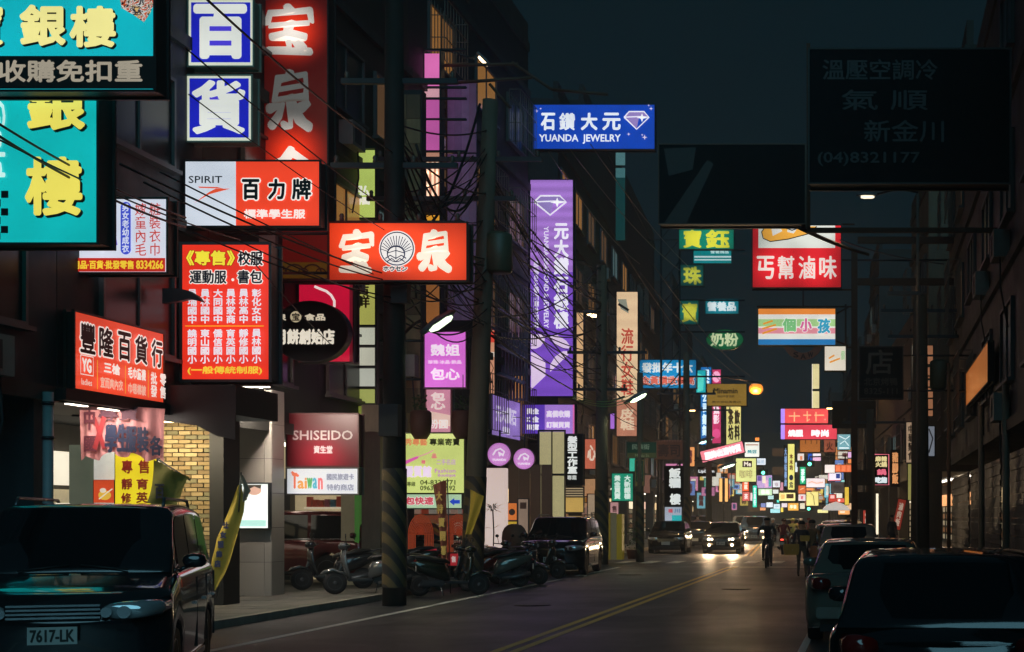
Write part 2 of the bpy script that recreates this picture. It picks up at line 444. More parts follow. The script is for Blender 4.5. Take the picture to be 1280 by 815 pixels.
struct(strip(1.76, 7.0, 56.8, 250, 0.12, thick=0.124), 'pavement_right_far', PAVE)
KERB = mat('#8a877c', 0.8, kind='wall')
for x0, t0, t1 in ((-9.958, 4, 50.2), (-9.958, 56.8, 250), (1.602, 2, 50.2), (1.602, 56.8, 250)):
    struct(strip(x0, x0+0.156, t0, t1, 0.125, thick=0.12), 'kerb', KERB)
# paving slabs in view on the near left pavement
pv = bpy.data.objects.new('paving', None); COL.objects.link(pv); pv['kind'] = 'structure'
slabs = []
for c in ('#6d6a62', '#625f59', '#77736a'):
    m = MB(); m.box((0.008, 0.008, 0), (0.592, 0.592, 0.018)); slabs.append(m.mesh('slab', mat(c, 0.75, kind='asphalt', amt=0.25)))
for i in range(6):
    for j in range(24):
        o = link('slab', random.choice(slabs), pv, (-13.58+0.6*i, 17.0+0.6*j, 0.1005+random.uniform(0, 0.004)))
# markings
YEL = mat('#d8b45a', 0.6, kind='asphalt', amt=0.2); WHI = mat('#d8d5ca', 0.6, kind='asphalt', amt=0.2)
for x in (-4.68, -4.44): struct(strip(x-0.06, x+0.06, 5, 47.3, 0.008), 'road_marking_yellow', YEL)
for x in (-4.68, -4.44): struct(strip(x-0.06, x+0.06, 60, 240, 0.008), 'road_marking_yellow', YEL)
struct(strip(-8.35, -8.21, 5, 38, 0.008), 'road_marking_edge', WHI)
struct(strip(-8.35, -8.21, 40, 47, 0.008), 'road_marking_edge', WHI)
struct(strip(-0.9, -0.8, 5, 47, 0.008), 'road_marking_edge', WHI)
struct(strip(-4.3, -1.0, 46.8, 47.3, 0.009, 1), 'road_marking_stop', WHI)
for i, (x, t, r_) in enumerate([(-6.4, 27, .34), (-3.1, 33, .34), (-6.9, 41, .34)]):
    m = MB(); m.lathe([(0.01, 0.0), (r_, 0.0), (r_, 0.006), (0.01, 0.008)], 24, axis='z'); o = struct(m, 'manhole_cover', mat('#2c2a28', 0.5, 0.6, scale=20), loc=(x, t, 0.005))
PATCH = mat('#2b2e31', 0.55, kind='asphalt', amt=0.3)
for (x0, x1, t0, t1) in ((-7.6, -6.9, 22, 31), (-3.4, -2.8, 24, 29), (-3.2, -1.9, 36, 37.5)): struct(strip(x0, x1, t0, t1, 0.0065), 'road_patch', PATCH)
cw = bpy.data.objects.new('crosswalk', None); COL.objects.link(cw); cw['kind'] = 'structure'
m = MB(); m.ngon([(0, 0, 0), (0.46, 0, 0), (0.46, 2.6, 0), (0, 2.6, 0)]); me = m.mesh('crosswalk_bar', WHI)
for i in range(9): link('crosswalk_bar', me, cw, (-9.2+0.93*i, 51.0, 0.008))

# ------------------------------------------------------------------ buildings
def window_meshes(w, h, frame_col, pane):
    fr = MB(); b = 0.06
    fr.box((0, -w/2-b, -b), (0.08, w/2+b, -0.002)); fr.box((0, -w/2-b, h+0.002), (0.08, w/2+b, h+b))
    fr.box((0, -w/2-b, 0), (0.08, -w/2-0.002, h)); fr.box((0, w/2+0.002, 0), (0.08, w/2+b, h)); fr.box((0, -0.025, 0), (0.06, 0.025, h))
    fr.box((0, -w/2-0.12, -b-0.07), (0.16, w/2+0.12, -b-0.003))
    pn = MB(); pn.ngon([(0.025, -w/2, 0), (0.025, w/2, 0), (0.025, w/2, h), (0.025, -w/2, h)])
    return fr.mesh('window', mat(frame_col, 0.5)), pn.mesh('pane', pane)
WIN = {}
def get_win(w, kind, fc):
    k = (w, kind, fc)
    if k not in WIN:
        pane = {'dark': PANE, 'warm': mat('#c88a48', 0.2, 0, 0.38, kind='glass'), 'cold': mat('#9fc4c4', 0.2, 0, 0.14, kind='glass'), 'dim': mat('#6a4c32', 0.2, 0, 0.5, kind='glass')}[kind]
        WIN[k] = window_meshes(w, 1.45, fc, pane)
    return WIN[k]
_cage = MB()
for i in range(9): _cage.box((0.09, -0.95+i*0.2375-0.01, -0.1), (0.11, -0.95+i*0.2375+0.01, 1.6)); _cage.box((0.45, -0.95+i*0.2375-0.01, -0.1), (0.47, -0.95+i*0.2375+0.01, 1.6))
for z in (-0.12, 0.5, 1.1, 1.6): _cage.box((0.09, -0.97, z), (0.48, -0.95, z+0.02)); _cage.box((0.09, 0.95, z), (0.48, 0.97, z+0.02)); _cage.box((0.46, -0.95, z), (0.48, 0.95, z+0.02))
CAGE = _cage.mesh('window_cage', mat('#6a625a', 0.5, 0.5))
_ac = MB(); _ac.box((0.02, -0.4, 0), (0.34, 0.4, 0.55)); _ac.box((0.36, -0.3, 0.08), (0.35, 0.1, 0.47), 1); _ac.tube([(0.2, 0.3, 0), (0.2, 0.35, -0.6), (0.05, 0.35, -1.4)], 0.02, 5, 1)
AC = _ac.mesh('air_conditioner', [mat('#8d8b84', 0.6), DARK])

def building(side, t0, t1, h, wcol, label, kind='tiles', bays=2, fcol='#4b4d4d', shop='shutter', xf=None, lit=0.12, cages=0.4, z_arc=3.5, cols=True, deep=True, scale=3.0, group=None, arcade=True):
    xf = xf if xf is not None else (-12.0 if side < 0 else 2.8)
    tm, L = (t0+t1)/2, (t1-t0)
    root = thing('shop_house', label, 'building', bend(xf, tm), yaw_at(t0), group)
    sx = -side          # +x of local frame faces the street for the left row
    root.scale = (1, 1, 1)
    def bx(m, x0, y0, z0, x1, y1, z1, mi=0): m.box((x0*sx, y0, z0), (x1*sx, y1, z1), mi)
    wm = mat(wcol, 0.7, kind=kind, scale=scale, amt=0.25)
    m = MB(); bx(m, -11, -L/2+0.01, z_arc, 0, L/2-0.01, h); m.build('wall', wm, root)
    m = MB(); bx(m, -11, -L/2+0.01, 0.0, -3.8, L/2-0.01, z_arc-0.004); m.build('back_wall', mat('#4b4842', 0.8, kind='wall'), root)
    m = MB(); bx(m, -11, -L/2+0.01, h+0.002, 0.06, L/2-0.01, h+0.3); bx(m, -0.2, -L/2+0.01, h+0.304, 0, L/2-0.01, h+1.0); m.build('parapet', mat('#35342f', 0.8, kind='wall'), root)
    fl = int((h-z_arc-0.4)/3.25)
    for k in range(fl+1):
        m = MB(); bx(m, 0.002, -L/2+0.02, z_arc+k*3.25-0.12, 0.10, L/2-0.02, z_arc+k*3.25+0.10); m.build('floor_band', mat('#3c3b37', 0.8, kind='wall'), root)
    if cols and arcade:
        for y in (-L/2+0.3, L/2-0.3):
            m = MB(); bx(m, -0.55, y-0.25, 0.1, -0.02, y+0.25, z_arc-0.003); m.build('column', wm, root)
    bw = L/bays; ww = round(min(2.2, bw-0.9), 1)
    for k in range(fl):
        for j in range(bays):
            kd = 'dark'
            r = random.random()
            if r < lit*0.4: kd = 'warm'
            elif r < lit*0.7: kd = 'cold'
            elif r < lit*1.4: kd = 'dim'
            fm, pm = get_win(ww, kd, fcol)
            y = -L/2 + bw*(j+0.5); z = z_arc + k*3.25 + 0.95
            wo = link('window', fm, root, (0, y, z), (0, 0, 0 if sx > 0 else PI))
            link('pane', pm, wo)
            if random.random() < cages:
                cg = link('window_cage', CAGE, root, (0, y, z), (0, 0, 0 if sx > 0 else PI)); cg.scale = (1, ww/1.9, 1)
            elif random.random() < 0.5 and t0 < 120:
                link('air_conditioner', AC, root, (0, y, z-0.85), (0, 0, 0 if sx > 0 else PI))
    # ground floor shop
    xs = -3.75 if arcade else -0.12
    if shop == 'shutter':
        m = MB(); n = 24
        for i in range(n): bx(m, xs, -L/2+0.4, 0.1+i*0.12, xs+0.03+0.02*(i % 2), L/2-0.4, 0.1+(i+1)*0.12-0.005)
        m.build('roller_shutter', mat('#45423b', 0.6, 0.2, kind='wall'), root)
    elif shop:
        col, e = shop
        m = MB(); bx(m, xs, -L/2+0.4, 2.3, xs+0.12, L/2-0.4, 2.95); m.build('fascia', emis(col, e), root)
        m = MB(); m2 = MB()
        for i in range(5):
            y = -L/2+0.4+(L-0.8)*i/4; bx(m, xs, y-0.03, 0.1, xs+0.1, y+0.03, 2.296)
        bx(m, xs, -L/2+0.44, 0.1, xs+0.09, L/2-0.44, 0.25); m.build('shopfront_frame', METAL, root)
        for i in range(5): bx(m2, xs+0.0, -L/2+0.45, 0.35+0.4*i, xs+0.02, L/2-0.45, 0.62+0.4*i, i % 2)
        m2.build('display_shelf', [mat('#d8c9a4', 0.5, 0, 0.35), mat('#b98256', 0.5, 0, 0.3)], root)
        m = MB(); bx(m, -2.1, -L/2+1.0, z_arc-0.12, -1.95, L/2-1.0, z_arc-0.05); m.build('ceiling_tube', mat('#fff3dc', 0.4, 0, 5.0), root)
    return root

WALLC = ['#3f3f3a', '#363837', '#44413a', '#3a4141', '#474640', '#333431', '#404148', '#3a3732']
left = [  # t0, t1, h, colour, bays, shop, label
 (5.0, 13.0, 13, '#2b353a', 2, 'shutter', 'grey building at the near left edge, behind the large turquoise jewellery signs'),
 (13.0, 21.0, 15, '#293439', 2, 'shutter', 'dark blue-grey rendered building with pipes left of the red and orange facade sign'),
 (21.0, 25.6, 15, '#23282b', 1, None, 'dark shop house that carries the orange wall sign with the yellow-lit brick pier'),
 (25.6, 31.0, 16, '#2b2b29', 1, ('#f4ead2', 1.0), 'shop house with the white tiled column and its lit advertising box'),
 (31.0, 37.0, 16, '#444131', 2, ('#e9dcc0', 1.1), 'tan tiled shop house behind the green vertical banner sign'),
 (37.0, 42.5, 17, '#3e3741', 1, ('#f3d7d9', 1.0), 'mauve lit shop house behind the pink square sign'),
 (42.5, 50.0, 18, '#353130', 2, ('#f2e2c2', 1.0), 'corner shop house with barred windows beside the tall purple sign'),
 (57.0, 64.0, 18, '#3f392e', 2, ('#f6dcb0', 0.9), 'brown tiled corner building lit by the street lamp past the side street'),
]
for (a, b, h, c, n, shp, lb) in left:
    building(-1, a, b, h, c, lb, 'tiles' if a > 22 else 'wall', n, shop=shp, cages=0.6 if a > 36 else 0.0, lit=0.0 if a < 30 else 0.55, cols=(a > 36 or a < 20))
adj = ['grey', 'brown', 'beige', 'dark', 'tan', 'slate', 'ochre', 'dull pink', 'charcoal', 'cream']
t = 64.0; k = 0; k2 = 0
ORD = 'first second third fourth fifth sixth seventh eighth ninth tenth eleventh twelfth thirteenth fourteenth fifteenth sixteenth seventeenth eighteenth nineteenth twentieth twenty-first twenty-second twenty-third twenty-fourth twenty-fifth'.split()
while t < 235:
    L = random.choice([7, 8, 9, 10]); h = random.choice([20, 22, 24]) if t < 95 else random.choice([12, 15, 16, 18, 20])
    building(-1, t, t+L, h, WALLC[k % 8], ORD[k] + ' left-hand shop house beyond the brown tiled corner building', 'tiles', 2,
             shop=(random.choice(['#ffe9c4', '#ffd79a', '#e6f2ff', '#ffc9b0']), 1.3), lit=0.35, cages=0.3, group='shop houses receding on the left side of the street')
    t += L; k += 1
right = [
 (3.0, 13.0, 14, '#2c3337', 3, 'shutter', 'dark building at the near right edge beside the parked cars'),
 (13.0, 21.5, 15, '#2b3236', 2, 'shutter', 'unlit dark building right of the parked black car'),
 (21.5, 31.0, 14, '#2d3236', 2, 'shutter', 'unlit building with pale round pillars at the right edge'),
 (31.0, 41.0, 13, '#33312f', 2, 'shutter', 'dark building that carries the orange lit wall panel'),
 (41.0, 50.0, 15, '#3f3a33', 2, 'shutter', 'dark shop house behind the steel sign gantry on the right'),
 (57.0, 65.0, 15, '#6a5c48', 2, ('#ffdca0', 1.2), 'warm lit corner shop house on the right past the side street'),
]
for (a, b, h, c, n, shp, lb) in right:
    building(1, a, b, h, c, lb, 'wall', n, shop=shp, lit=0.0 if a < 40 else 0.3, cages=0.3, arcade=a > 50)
t = 65.0
while t < 235:
    L = random.choice([7, 8, 9, 10]); h = random.choice([10, 12, 14, 15, 18])
    building(1, t, t+L, h, WALLC[(k+3) % 8], ORD[k2] + ' right-hand shop house beyond the warm lit corner shop', 'tiles', 2,
             shop=(random.choice(['#ffe9c4', '#ffd79a', '#ffb070', '#ffc9b0']), 1.3), lit=0.35, cages=0.3, group='shop houses receding on the right side of the street')
    t += L; k += 1; k2 += 1
# building closing the end of the street
e = thing('end_building', 'pale building closing the far end of the street behind the sign cluster', 'building', bend(-4.6, 262), BEND_A)
m = MB(); m.box((-22, 0, 0), (22, 10, 17)); m.build('wall', mat('#5a5147', 0.8, kind='wall'), e)
fm, pm = get_win(2.2, 'dim', '#4b4d4d')
for i in range(9):
    for j in range(4):
        w = link('window', fm, e, (-18+i*4.5, -0.01, 2.5+j*3.4), (0, 0, R(-90))); link('pane', pm, w)

# ------------------------------------------------------------------ near left: brick pier, white tiled column, pipes, valance, posters
pier = thing('brick_pier', 'yellow brick pier lit by shop light, left of the white tiled column', 'pillar', P(231.5, 645, 25.2) - Vector((0, 0, 1.70)))
m = MB(); m.box((-0.44, 0.06, 0.1), (0.44, 0.60, 3.95)); m.build('mortar_core', mat('#4a4030', 0.9, kind='wall'), pier)
bms = []
for c in ('#b09a6c', '#a28a5c', '#c0aa7c', '#8c7650', '#86805e'):
    for L in (0.205, 0.095):
        m = MB(); m.box((-L/2, -0.0, 0), (L/2, 0.055, 0.062), bev=0.004) if False else m.box((-L/2, 0, 0), (L/2, 0.055, 0.062)); bms.append(m.mesh('brick', mat(c, 0.75, kind='wall', amt=0.3)))
row = 0; z = 0.12
while z < 3.86:
    x = -0.445
    if row % 2: link('brick', random.choice(bms[1::2]), pier, (x+0.05, random.uniform(-0.006, 0.006), z)); x += 0.11
    while x + 0.2 < 0.46:
        link('brick', random.choice(bms[0::2]), pier, (x+0.105, random.uniform(-0.006, 0.006), z)); x += 0.222
    if x + 0.09 < 0.46: link('brick', random.choice(bms[1::2]), pier, (x+0.05, 0, z))
    z += 0.0775; row += 1
m = MB(); m.box((0.452, -0.05, 0.1), (0.70, 0.6, 3.95)); m.build('dark_cladding', BLACK, pier)  # black block along the side face of the pier
lamp_fix = thing('wall_light', 'slim strip light under the dark awning above the yellow brick pier', 'light', (-12.0, 24.0, 3.30))
m = MB(); m.box((-0.6, -0.04, 0), (0.3, 0.04, 0.03)); m.build('housing', DARK, lamp_fix)
m = MB(); m.box((-0.58, -0.03, -0.02), (0.28, 0.03, -0.002)); m.build('tube', mat('#ffe2a0', 0.4, 0, 9.0), lamp_fix)
def tube_light(parent, loc, w, power, col, rot=(0, 0, 0)):
    l = bpy.data.lights.new('tube_light', 'AREA'); l.shape = 'RECTANGLE'; l.size = w; l.size_y = 0.06; l.energy = power; l.color = col
    o = bpy.data.objects.new('tube_light', l); COL.objects.link(o); o.parent = parent; o.location = loc; o.rotation_euler = rot; return o
tube_light(lamp_fix, (-0.1, 0, -0.03), 1.0, 70, (1, .84, .56), (R(30), 0, 0))
q = thing('wall_light', 'slim strip light under the red list sign facing the tiled column', 'light', (-11.9, 26.9, 4.15))
m = MB(); m.box((-0.7, -0.04, 0), (0.6, 0.04, 0.03)); m.build('housing', DARK, q)
m = MB(); m.box((-0.65, -0.03, -0.02), (0.55, 0.03, -0.002)); m.build('tube', mat('#fff0d8', 0.4, 0, 6.0), q)
tube_light(q, (0, 0, -0.03), 1.1, 215, (1, .88, .74), (R(38), 0, 0))
aw = thing('dark_awning', 'black shop awning hanging over the brick pier', 'awning', (-12.0, 24.4, 3.40))
m = MB(); m.box((-1.4, -0.5, 0.0), (1.35, 1.2, 0.50)); m.build('box', BLACK, aw)
m = MB(); m.loft([[(x, -0.5, 0.0), (x, -0.52, 0.0), (x, -0.52, zz), (x, -0.5, zz)] for x, zz in ((-1.4, -0.03), (-0.6, -0.06), (0.1, -0.10), (0.7, -0.18), (1.05, -0.36), (1.35, -0.42))], smooth=False)
m.build('valance', BLACK, aw)

wc = thing('tiled_column', 'white tiled column with a lit advertising box on its face', 'pillar', P(313, 645, 28.2) - Vector((0, 0, 1.70)))
m = MB(); m.box((-0.40, 0.02, 0.1), (0.40, 0.62, 4.2)); m.build('core', mat('#3b3a37', 0.9), wc)
TILE = [mat(c, 0.28, kind='plain', scale=1.5, amt=0.08) for c in ('#a7a29a', '#9d9890', '#b0aba2')]
for j in range(6):
    z0 = 0.1 + j*0.685
    for (a, b) in ((-0.41, -0.28), (-0.274, 0.274), (0.28, 0.41)):
        m = MB(); m.box((a, 0, z0+0.004), (b, 0.019, z0+0.68)); m.build('tile', random.choice(TILE), wc)
    m = MB(); m.box((0.401, 0.02, z0+0.004), (0.42, 0.61, z0+0.68)); m.build('tile', random.choice(TILE), wc)
sign('light_box', 'bright white advertising light box on the face of the tiled column', (297, 605, 335, 660), 28.1, '#eef6ee', [
    ('c', 318, 613, 9, 6, '#c9a08c'), ('p', [(309, 606), (327, 606), (326, 611), (318, 608), (310, 612)], '#4d4038', dict(e=0.8)), ('p', [(299, 650), (333, 650), (333, 658), (299, 658)], '#a8d4c8'),
    ('t', 'SPA', (303, 636, 329, 645), '#dfe6e0', dict(e=0.9)) if False else ('l', [(304, 632), (316, 628), (330, 634)], 1.2, '#dfe3da')],
    cat='light box', thick=0.1, e=1.25)
# pipes and downpipes on the near left wall
for i, (px, w, c, a, b, lb) in enumerate([(60, 0.07, '#8d979c', 490, 760, 'pale grey drain pipe on the dark wall left of the pink valance'),
                                       (30, 0.03, '#5d6b70', 540, 760, 'thin dark pipe at the far left edge of the dark wall')]):
    q = thing('drain_pipe', lb, 'pipe', P(px, 645, 20.5) - Vector((0.0, 0, 1.70)))
    m = MB(); m.tube([(0, 0, 0.1), (0, 0, (645-a)*20.5/F+1.7)], w, 12); m.build('pipe', mat(c, 0.5), q)
    m = MB()
    for z in (0.6, 1.7, 2.8, 3.3): m.tube([(0, 0, z), (0, 0, z+0.05)], w*1.25, 12)
    m.build('clamp', STEEL, q)
# awning frame under orange sign, lights
q = thing('canopy', 'low dark canopy with small strip lights under the orange facade sign', 'canopy', (-12.0, 22.4, 3.35))
m = MB(); m.box((-1.6, -1.6, 0.05), (0.25, 1.6, 0.22)); m.build('slab', BLACK, q)
for y in (-1.2, -0.3, 0.6):
    m = MB(); m.box((0.0, y, 0.015), (0.08, y+0.5, 0.045)); m.build('strip_light', mat('#fff2de', 0.4, 0, 4.0), q); tube_light(q, (-0.1, y+0.2, 0.0), 0.5, 12, (1, .85, .75), (R(30), 0, 0))
# cloth valance
q = thing('cloth_valance', 'pink printed cloth valance with dark blue characters under the orange sign', 'valance', P(153, 536, 22.8))
W_, H_ = 107*22.8/F, 74*22.8/F
m = MB(); n = 40
row_ = lambda z, ph, am: [(-W_/2+W_*i/n, math.sin(i*0.9+ph)*am, z + (0.05*math.sin(i*0.55) if z < 0 else 0) - 0.25*abs(i/n-0.45)*(1 if z < 0 else 0.4)) for i in range(n+1)]
rows = [row_(H_/2-0.1, 0, 0.01), row_(H_/4, .3, 0.03), row_(0.0, .5, 0.045), row_(-H_/4, .7, 0.055), row_(-H_/2+0.08, .8, 0.06)]
m.loft(rows, closed=False, cap=False); vo = m.build('cloth', mat('#c98d8c', 0.8, 0, 0.18, ecol='#c46f66', scale=3, amt=0.2), q)  # strip light on the cloth partly put in as its own glow
sx_ = F/22.8
def vt(txt, rc, col, bold, nm='lettering'):
    x0, z0, x1, z1 = (rc[0]-153)/sx_, (536-rc[3])/sx_, (rc[2]-153)/sx_, (536-rc[1])/sx_
    text_mesh(txt, x0, z0, x1, z1, -0.075, bold/sx_, 8).build(nm, mat(col, 0.7), q)
vt('學生', (134, 530, 164, 566), '#16203f', 1.1); vt('服', (160, 533, 174, 566), '#16203f', 0.8); vt('裝', (174, 534, 189, 566), '#16203f', 0.9); vt('各', (190, 545, 206, 570), '#16203f', 0.8)
vt('專賣', (126, 508, 176, 526), '#54303e', 0.5); vt('國', (108, 545, 124, 565), '#5d2733', 0.7); vt('中', (108, 510, 122, 538), '#5d2733', 0.7)
m = MB(); m.ngon([((a-153)/sx_, -0.072, (536-b)/sx_) for a, b in ((118, 520), (123, 522), (136, 560), (131, 562))]); m.build('ribbon', mat('#9b2c30', 0.7), q)
m = MB(); m.ngon([((a-153)/sx_, -0.078, (536-b)/sx_) for a, b in ((131, 520), (136, 523), (124, 563), (119, 560))]); m.build('ribbon', mat('#9b2c30', 0.7), q)
# posters in the shop under the valance
sign('poster', 'yellow poster with red characters under the pink valance', (144, 566, 196, 650), 23.4, '#f2dc2a', [
    ('t', '專', (152, 575, 166, 592), '#b3342c', dict(b=0.5, dark=True)), ('t', '售', (173, 575, 187, 592), '#b3342c', dict(b=0.5, dark=True)),
    ('t', '靜', (152, 598, 166, 612), '#b3342c', dict(b=0.5, dark=True)), ('t', '育', (171, 598, 186, 612), '#b3342c', dict(b=0.5, dark=True)),
    ('t', '修', (152, 616, 165, 629), '#b3342c', dict(b=0.5, dark=True)), ('t', '英', (171, 615, 186, 629), '#b3342c', dict(b=0.5, dark=True))],
    cat='poster', thick=0.02, e=0.78, fw=0.004)
sign('poster', 'small orange red picture poster left of the yellow poster', (117, 600, 143, 650), 23.5, '#e0532c', [
    ('c', 131, 619, 8, 6, '#f4c34a'), ('c', 129, 613, 4, 3, '#f6e6d0'), ('l', [(124, 624), (134, 616), (141, 611)], 1.5, '#f5ead0')], cat='poster', thick=0.02, e=0.7, fw=0.004)
q = thing('shop_partition', 'pale lit shop partition behind the yellow poster', 'partition', P(130, 645, 23.7) - Vector((0, 0, 1.7)))
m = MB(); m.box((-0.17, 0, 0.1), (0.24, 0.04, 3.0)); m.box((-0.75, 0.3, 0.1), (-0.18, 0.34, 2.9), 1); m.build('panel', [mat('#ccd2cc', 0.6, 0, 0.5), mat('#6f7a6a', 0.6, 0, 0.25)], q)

# arcade shops between the white column and the first utility pole
q = thing('shop_counter', 'cream lit shop shelving behind the dark red minivan', 'shelf', (-14.2, 35.2, 0.12))
m = MB()
m.box((-2.2, 0.3, 0), (2.4, 0.36, 3.3)); m.build('back_panel', mat('#bfb49c', 0.6, 0, 0.42, ecol='#cdb98e'), q)
for j in range(6):
    m = MB(); m.box((0.2, 0, 0.5+j*0.42), (1.6, 0.29, 0.54+j*0.42)); m.build('shelf_board', mat('#d8cdb4', 0.5, 0, 0.5), q)
cols_ = ['#b8452c', '#d9a441', '#7d8f4b', '#c9c4b8', '#8a3a52', '#3f6a86']
for j in range(5):
    for i in range(9):
        m = MB(); x = 0.25+i*0.148; m.box((x, 0.04, 0.545+j*0.42), (x+0.11, 0.2, 0.545+j*0.42+random.uniform(0.15, 0.3))); m.build('goods', mat(random.choice(cols_), 0.5), q)
m = MB(); m.box((-1.5, -0.1, 0), (-0.1, 0.2, 2.5)); m.build('dark_doorway', BLACK, q)
m = MB(); m.box((-2.1, -0.12, 0), (-1.55, 0.2, 3.2)); m.build('curtain', mat('#c0392a', 0.7, 0, 0.3), q)
q = thing('small_pillar', 'cream pillar with green edge beside the green vertical banner sign', 'pillar', P(437, 645, 33.0) - Vector((0, 0, 1.7)))
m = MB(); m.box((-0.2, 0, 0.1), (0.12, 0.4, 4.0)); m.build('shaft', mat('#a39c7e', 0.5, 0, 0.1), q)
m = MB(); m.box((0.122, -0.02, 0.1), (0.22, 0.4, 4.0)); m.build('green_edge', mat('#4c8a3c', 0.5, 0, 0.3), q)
q = thing('small_pillar', 'grey stained pillar just left of the striped utility pole', 'pillar', P(463, 645, 32.0) - Vector((0, 0, 1.7)))
m = MB(); m.box((-0.2, 0, 0.1), (0.22, 0.4, 4.2)); m.build('shaft', mat('#7a6f60', 0.8, kind='wall'), q)
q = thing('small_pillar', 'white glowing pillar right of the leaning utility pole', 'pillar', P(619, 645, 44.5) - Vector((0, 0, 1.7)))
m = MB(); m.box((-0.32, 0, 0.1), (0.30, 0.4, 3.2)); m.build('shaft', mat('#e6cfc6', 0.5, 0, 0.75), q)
q = thing('sliding_door', 'brown sliding shop door beside the cream glass door', 'door', P(664, 645, 47.0) - Vector((0, 0, 1.7)))
for i in range(4):
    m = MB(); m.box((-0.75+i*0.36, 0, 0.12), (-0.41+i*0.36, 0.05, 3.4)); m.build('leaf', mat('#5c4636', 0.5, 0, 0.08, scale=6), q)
q = thing('glass_door', 'cream lit glass shop door with black bars under the purple box sign', 'door', P(690, 645, 48.5) - Vector((0, 0, 1.7)))
for i in range(2):
    for j in range(3):
        m = MB(); m.box((-0.42+i*0.43, 0, 0.15+j*1.5), (-0.02+i*0.43, 0.03, 1.57+j*1.5)); m.build('pane', mat('#cdbf8a', 0.3, 0, 0.55), q)
m = MB()
for z in (0.08, 1.58, 3.08, 4.58): m.box((-0.48, -0.02, z), (0.46, 0.05, z+0.06))
for x in (-0.48, -0.02, 0.42): m.box((x, -0.03, 0.08), (x+0.04, 0.06, 4.64))
m.build('frame', BLACK, q)

# ------------------------------------------------------------------ thin haze box, added to lift the blacks with distance
m = MB(); m.box((-90, -12, -1.2), (60, 300, 30))
hz = m.build('haze', None); hz.data.materials.clear()
hm = bpy.data.materials.new('haze'); hm.use_nodes = True; nt = hm.node_tree; nt.nodes.remove(nt.nodes['Principled BSDF'])
pv_ = nt.nodes.new('ShaderNodeVolumePrincipled'); pv_.inputs['Color'].default_value = (0.9, 0.93, 0.95, 1); pv_.inputs['Density'].default_value = 0.0019; pv_.inputs['Anisotropy'].default_value = 0.3
nt.links.new(pv_.outputs[0], nt.nodes['Material Output'].inputs['Volume']); hz.data.materials.append(hm); hz['kind'] = 'stuff'
# ------------------------------------------------------------------ shop signs, near left
LW = -12.0
def G1(px, d): return P(px, 645, d) - Vector((0, 0, 1.7))
YW = '#efe27a'
B = dict
sign('hanging_sign', 'huge turquoise sign with cream characters above a black strip, top left corner', (-125, -75, 192, 112), 17.5, '#10b0bc', [
    ('p', [(140, -75), (192, -75), (192, 6), (188, 16), (180, 28), (166, 18), (152, 10)], '#b8836a', B(kind='print', e=0.7, mk=B(scale=9.0), name='feather_artwork')),
    ('t', '銀', (25, 6, 83, 58), '#f3e793', B(b=2.2, ol=('#12211f', 0.6), oldark=True, shift=(2, 2), n=10)),
    ('t', '樓', (88, 8, 146, 60), '#f3e793', B(b=2.0, ol=('#12211f', 0.6), oldark=True, shift=(2, 2), n=10)),
    ('t', '寶', (-52, 6, 6, 58), '#f3e793', B(b=2.0, ol=('#12211f', 0.6), oldark=True, shift=(2, 2), n=10)),
    ('r', (-125, 71, 197, 112), '#141516', B(dark=True, name='black_strip')),
    ('t', '收購免扣重', (0, 76, 180, 104), '#b7aa96', B(b=0.9, e=0.75)),
    ], wall=LW, thick=0.35, frame='#1b1d1f', e=1.0)
sign('hanging_sign', 'turquoise vertical sign with yellow characters and black checks at the left edge', (-100, 100, 121, 303), 18.1, '#0fb5b5', [
    ('t', '銀', (33, 104, 107, 163), '#f0e060', B(b=2.6, ol=('#16302c', 0.6), oldark=True, shift=(2.5, 2.5), n=10)),
    ('t', '樓', (32, 196, 104, 270), '#f0e060', B(b=2.4, ol=('#16302c', 0.6), oldark=True, shift=(2.5, 2.5), n=10)),
    ('t', 'Gold', (-6, 126, 8, 222), '#c8efe8', B(b=0.8, rot=90)),
    ] + [('r', (3, y, 12, y+9), '#101820', B(dark=True, name='check')) for y in (239, 261, 283)] +
    [('r', (-6, y, 3, y+9), '#101820', B(dark=True, name='check')) for y in (250, 272, 291)], wall=LW, thick=0.4, frame='#16302f', e=0.98)
def bluebox(txt, rect, lb):
    x0, y0, x1, y1 = rect
    sign('box_sign', lb, rect, 25.0, '#d9ddc8', [
        ('r', (x0+3, y0+3, x1-3, y1-4), '#1c22b4', B(name='blue_field', e=0.95)),
        ('c', (x0+x1)/2, (y0+y1)/2, 24, 26, '#5a40d8', B(name='glow_film', e=0.95)) if False else ('r', (x0+18, y0+26, x1-18, y1-22), '#4b3ccf', B(name='violet_glow', e=0.95)),  # violet centre glow of the box, put in as a colour field
        ('t', txt, (x0+6, y0+5, x1-7, y1-8), '#dfe0d8', B(b=3.6 if txt == '百' else 2.3, n=14, e=0.98))], wall=LW, thick=0.3, frame='#9a9a8a', e=0.9)
bluebox('百', (236, 0, 316, 82), 'blue box sign with white 百, uppermost of the stack over the white and red sign')
bluebox('貨', (234, 95, 314, 176), 'blue box sign with white 貨, directly above the white and red sign')
mast = thing('sign_mast', 'tall dark steel mast left of the blue box signs', 'mast', P(212, 645, 25.0) - Vector((0, 0, 1.70)))
m = MB(); m.box((-0.06, 0.1, 3.9), (0.06, 0.22, 12.5)); m.box((0.12, 0.1, 3.9), (0.18, 0.2, 12.5)); m.build('post', STEEL, mast)
for z in (4.2, 5.4, 7.2, 8.5, 9.9): 
    m = MB(); m.box((-1.0, 0.23, z), (0.35, 0.29, z+0.06)); m.build('bracket', STEEL, mast)
redkw = B(scale=0.62)
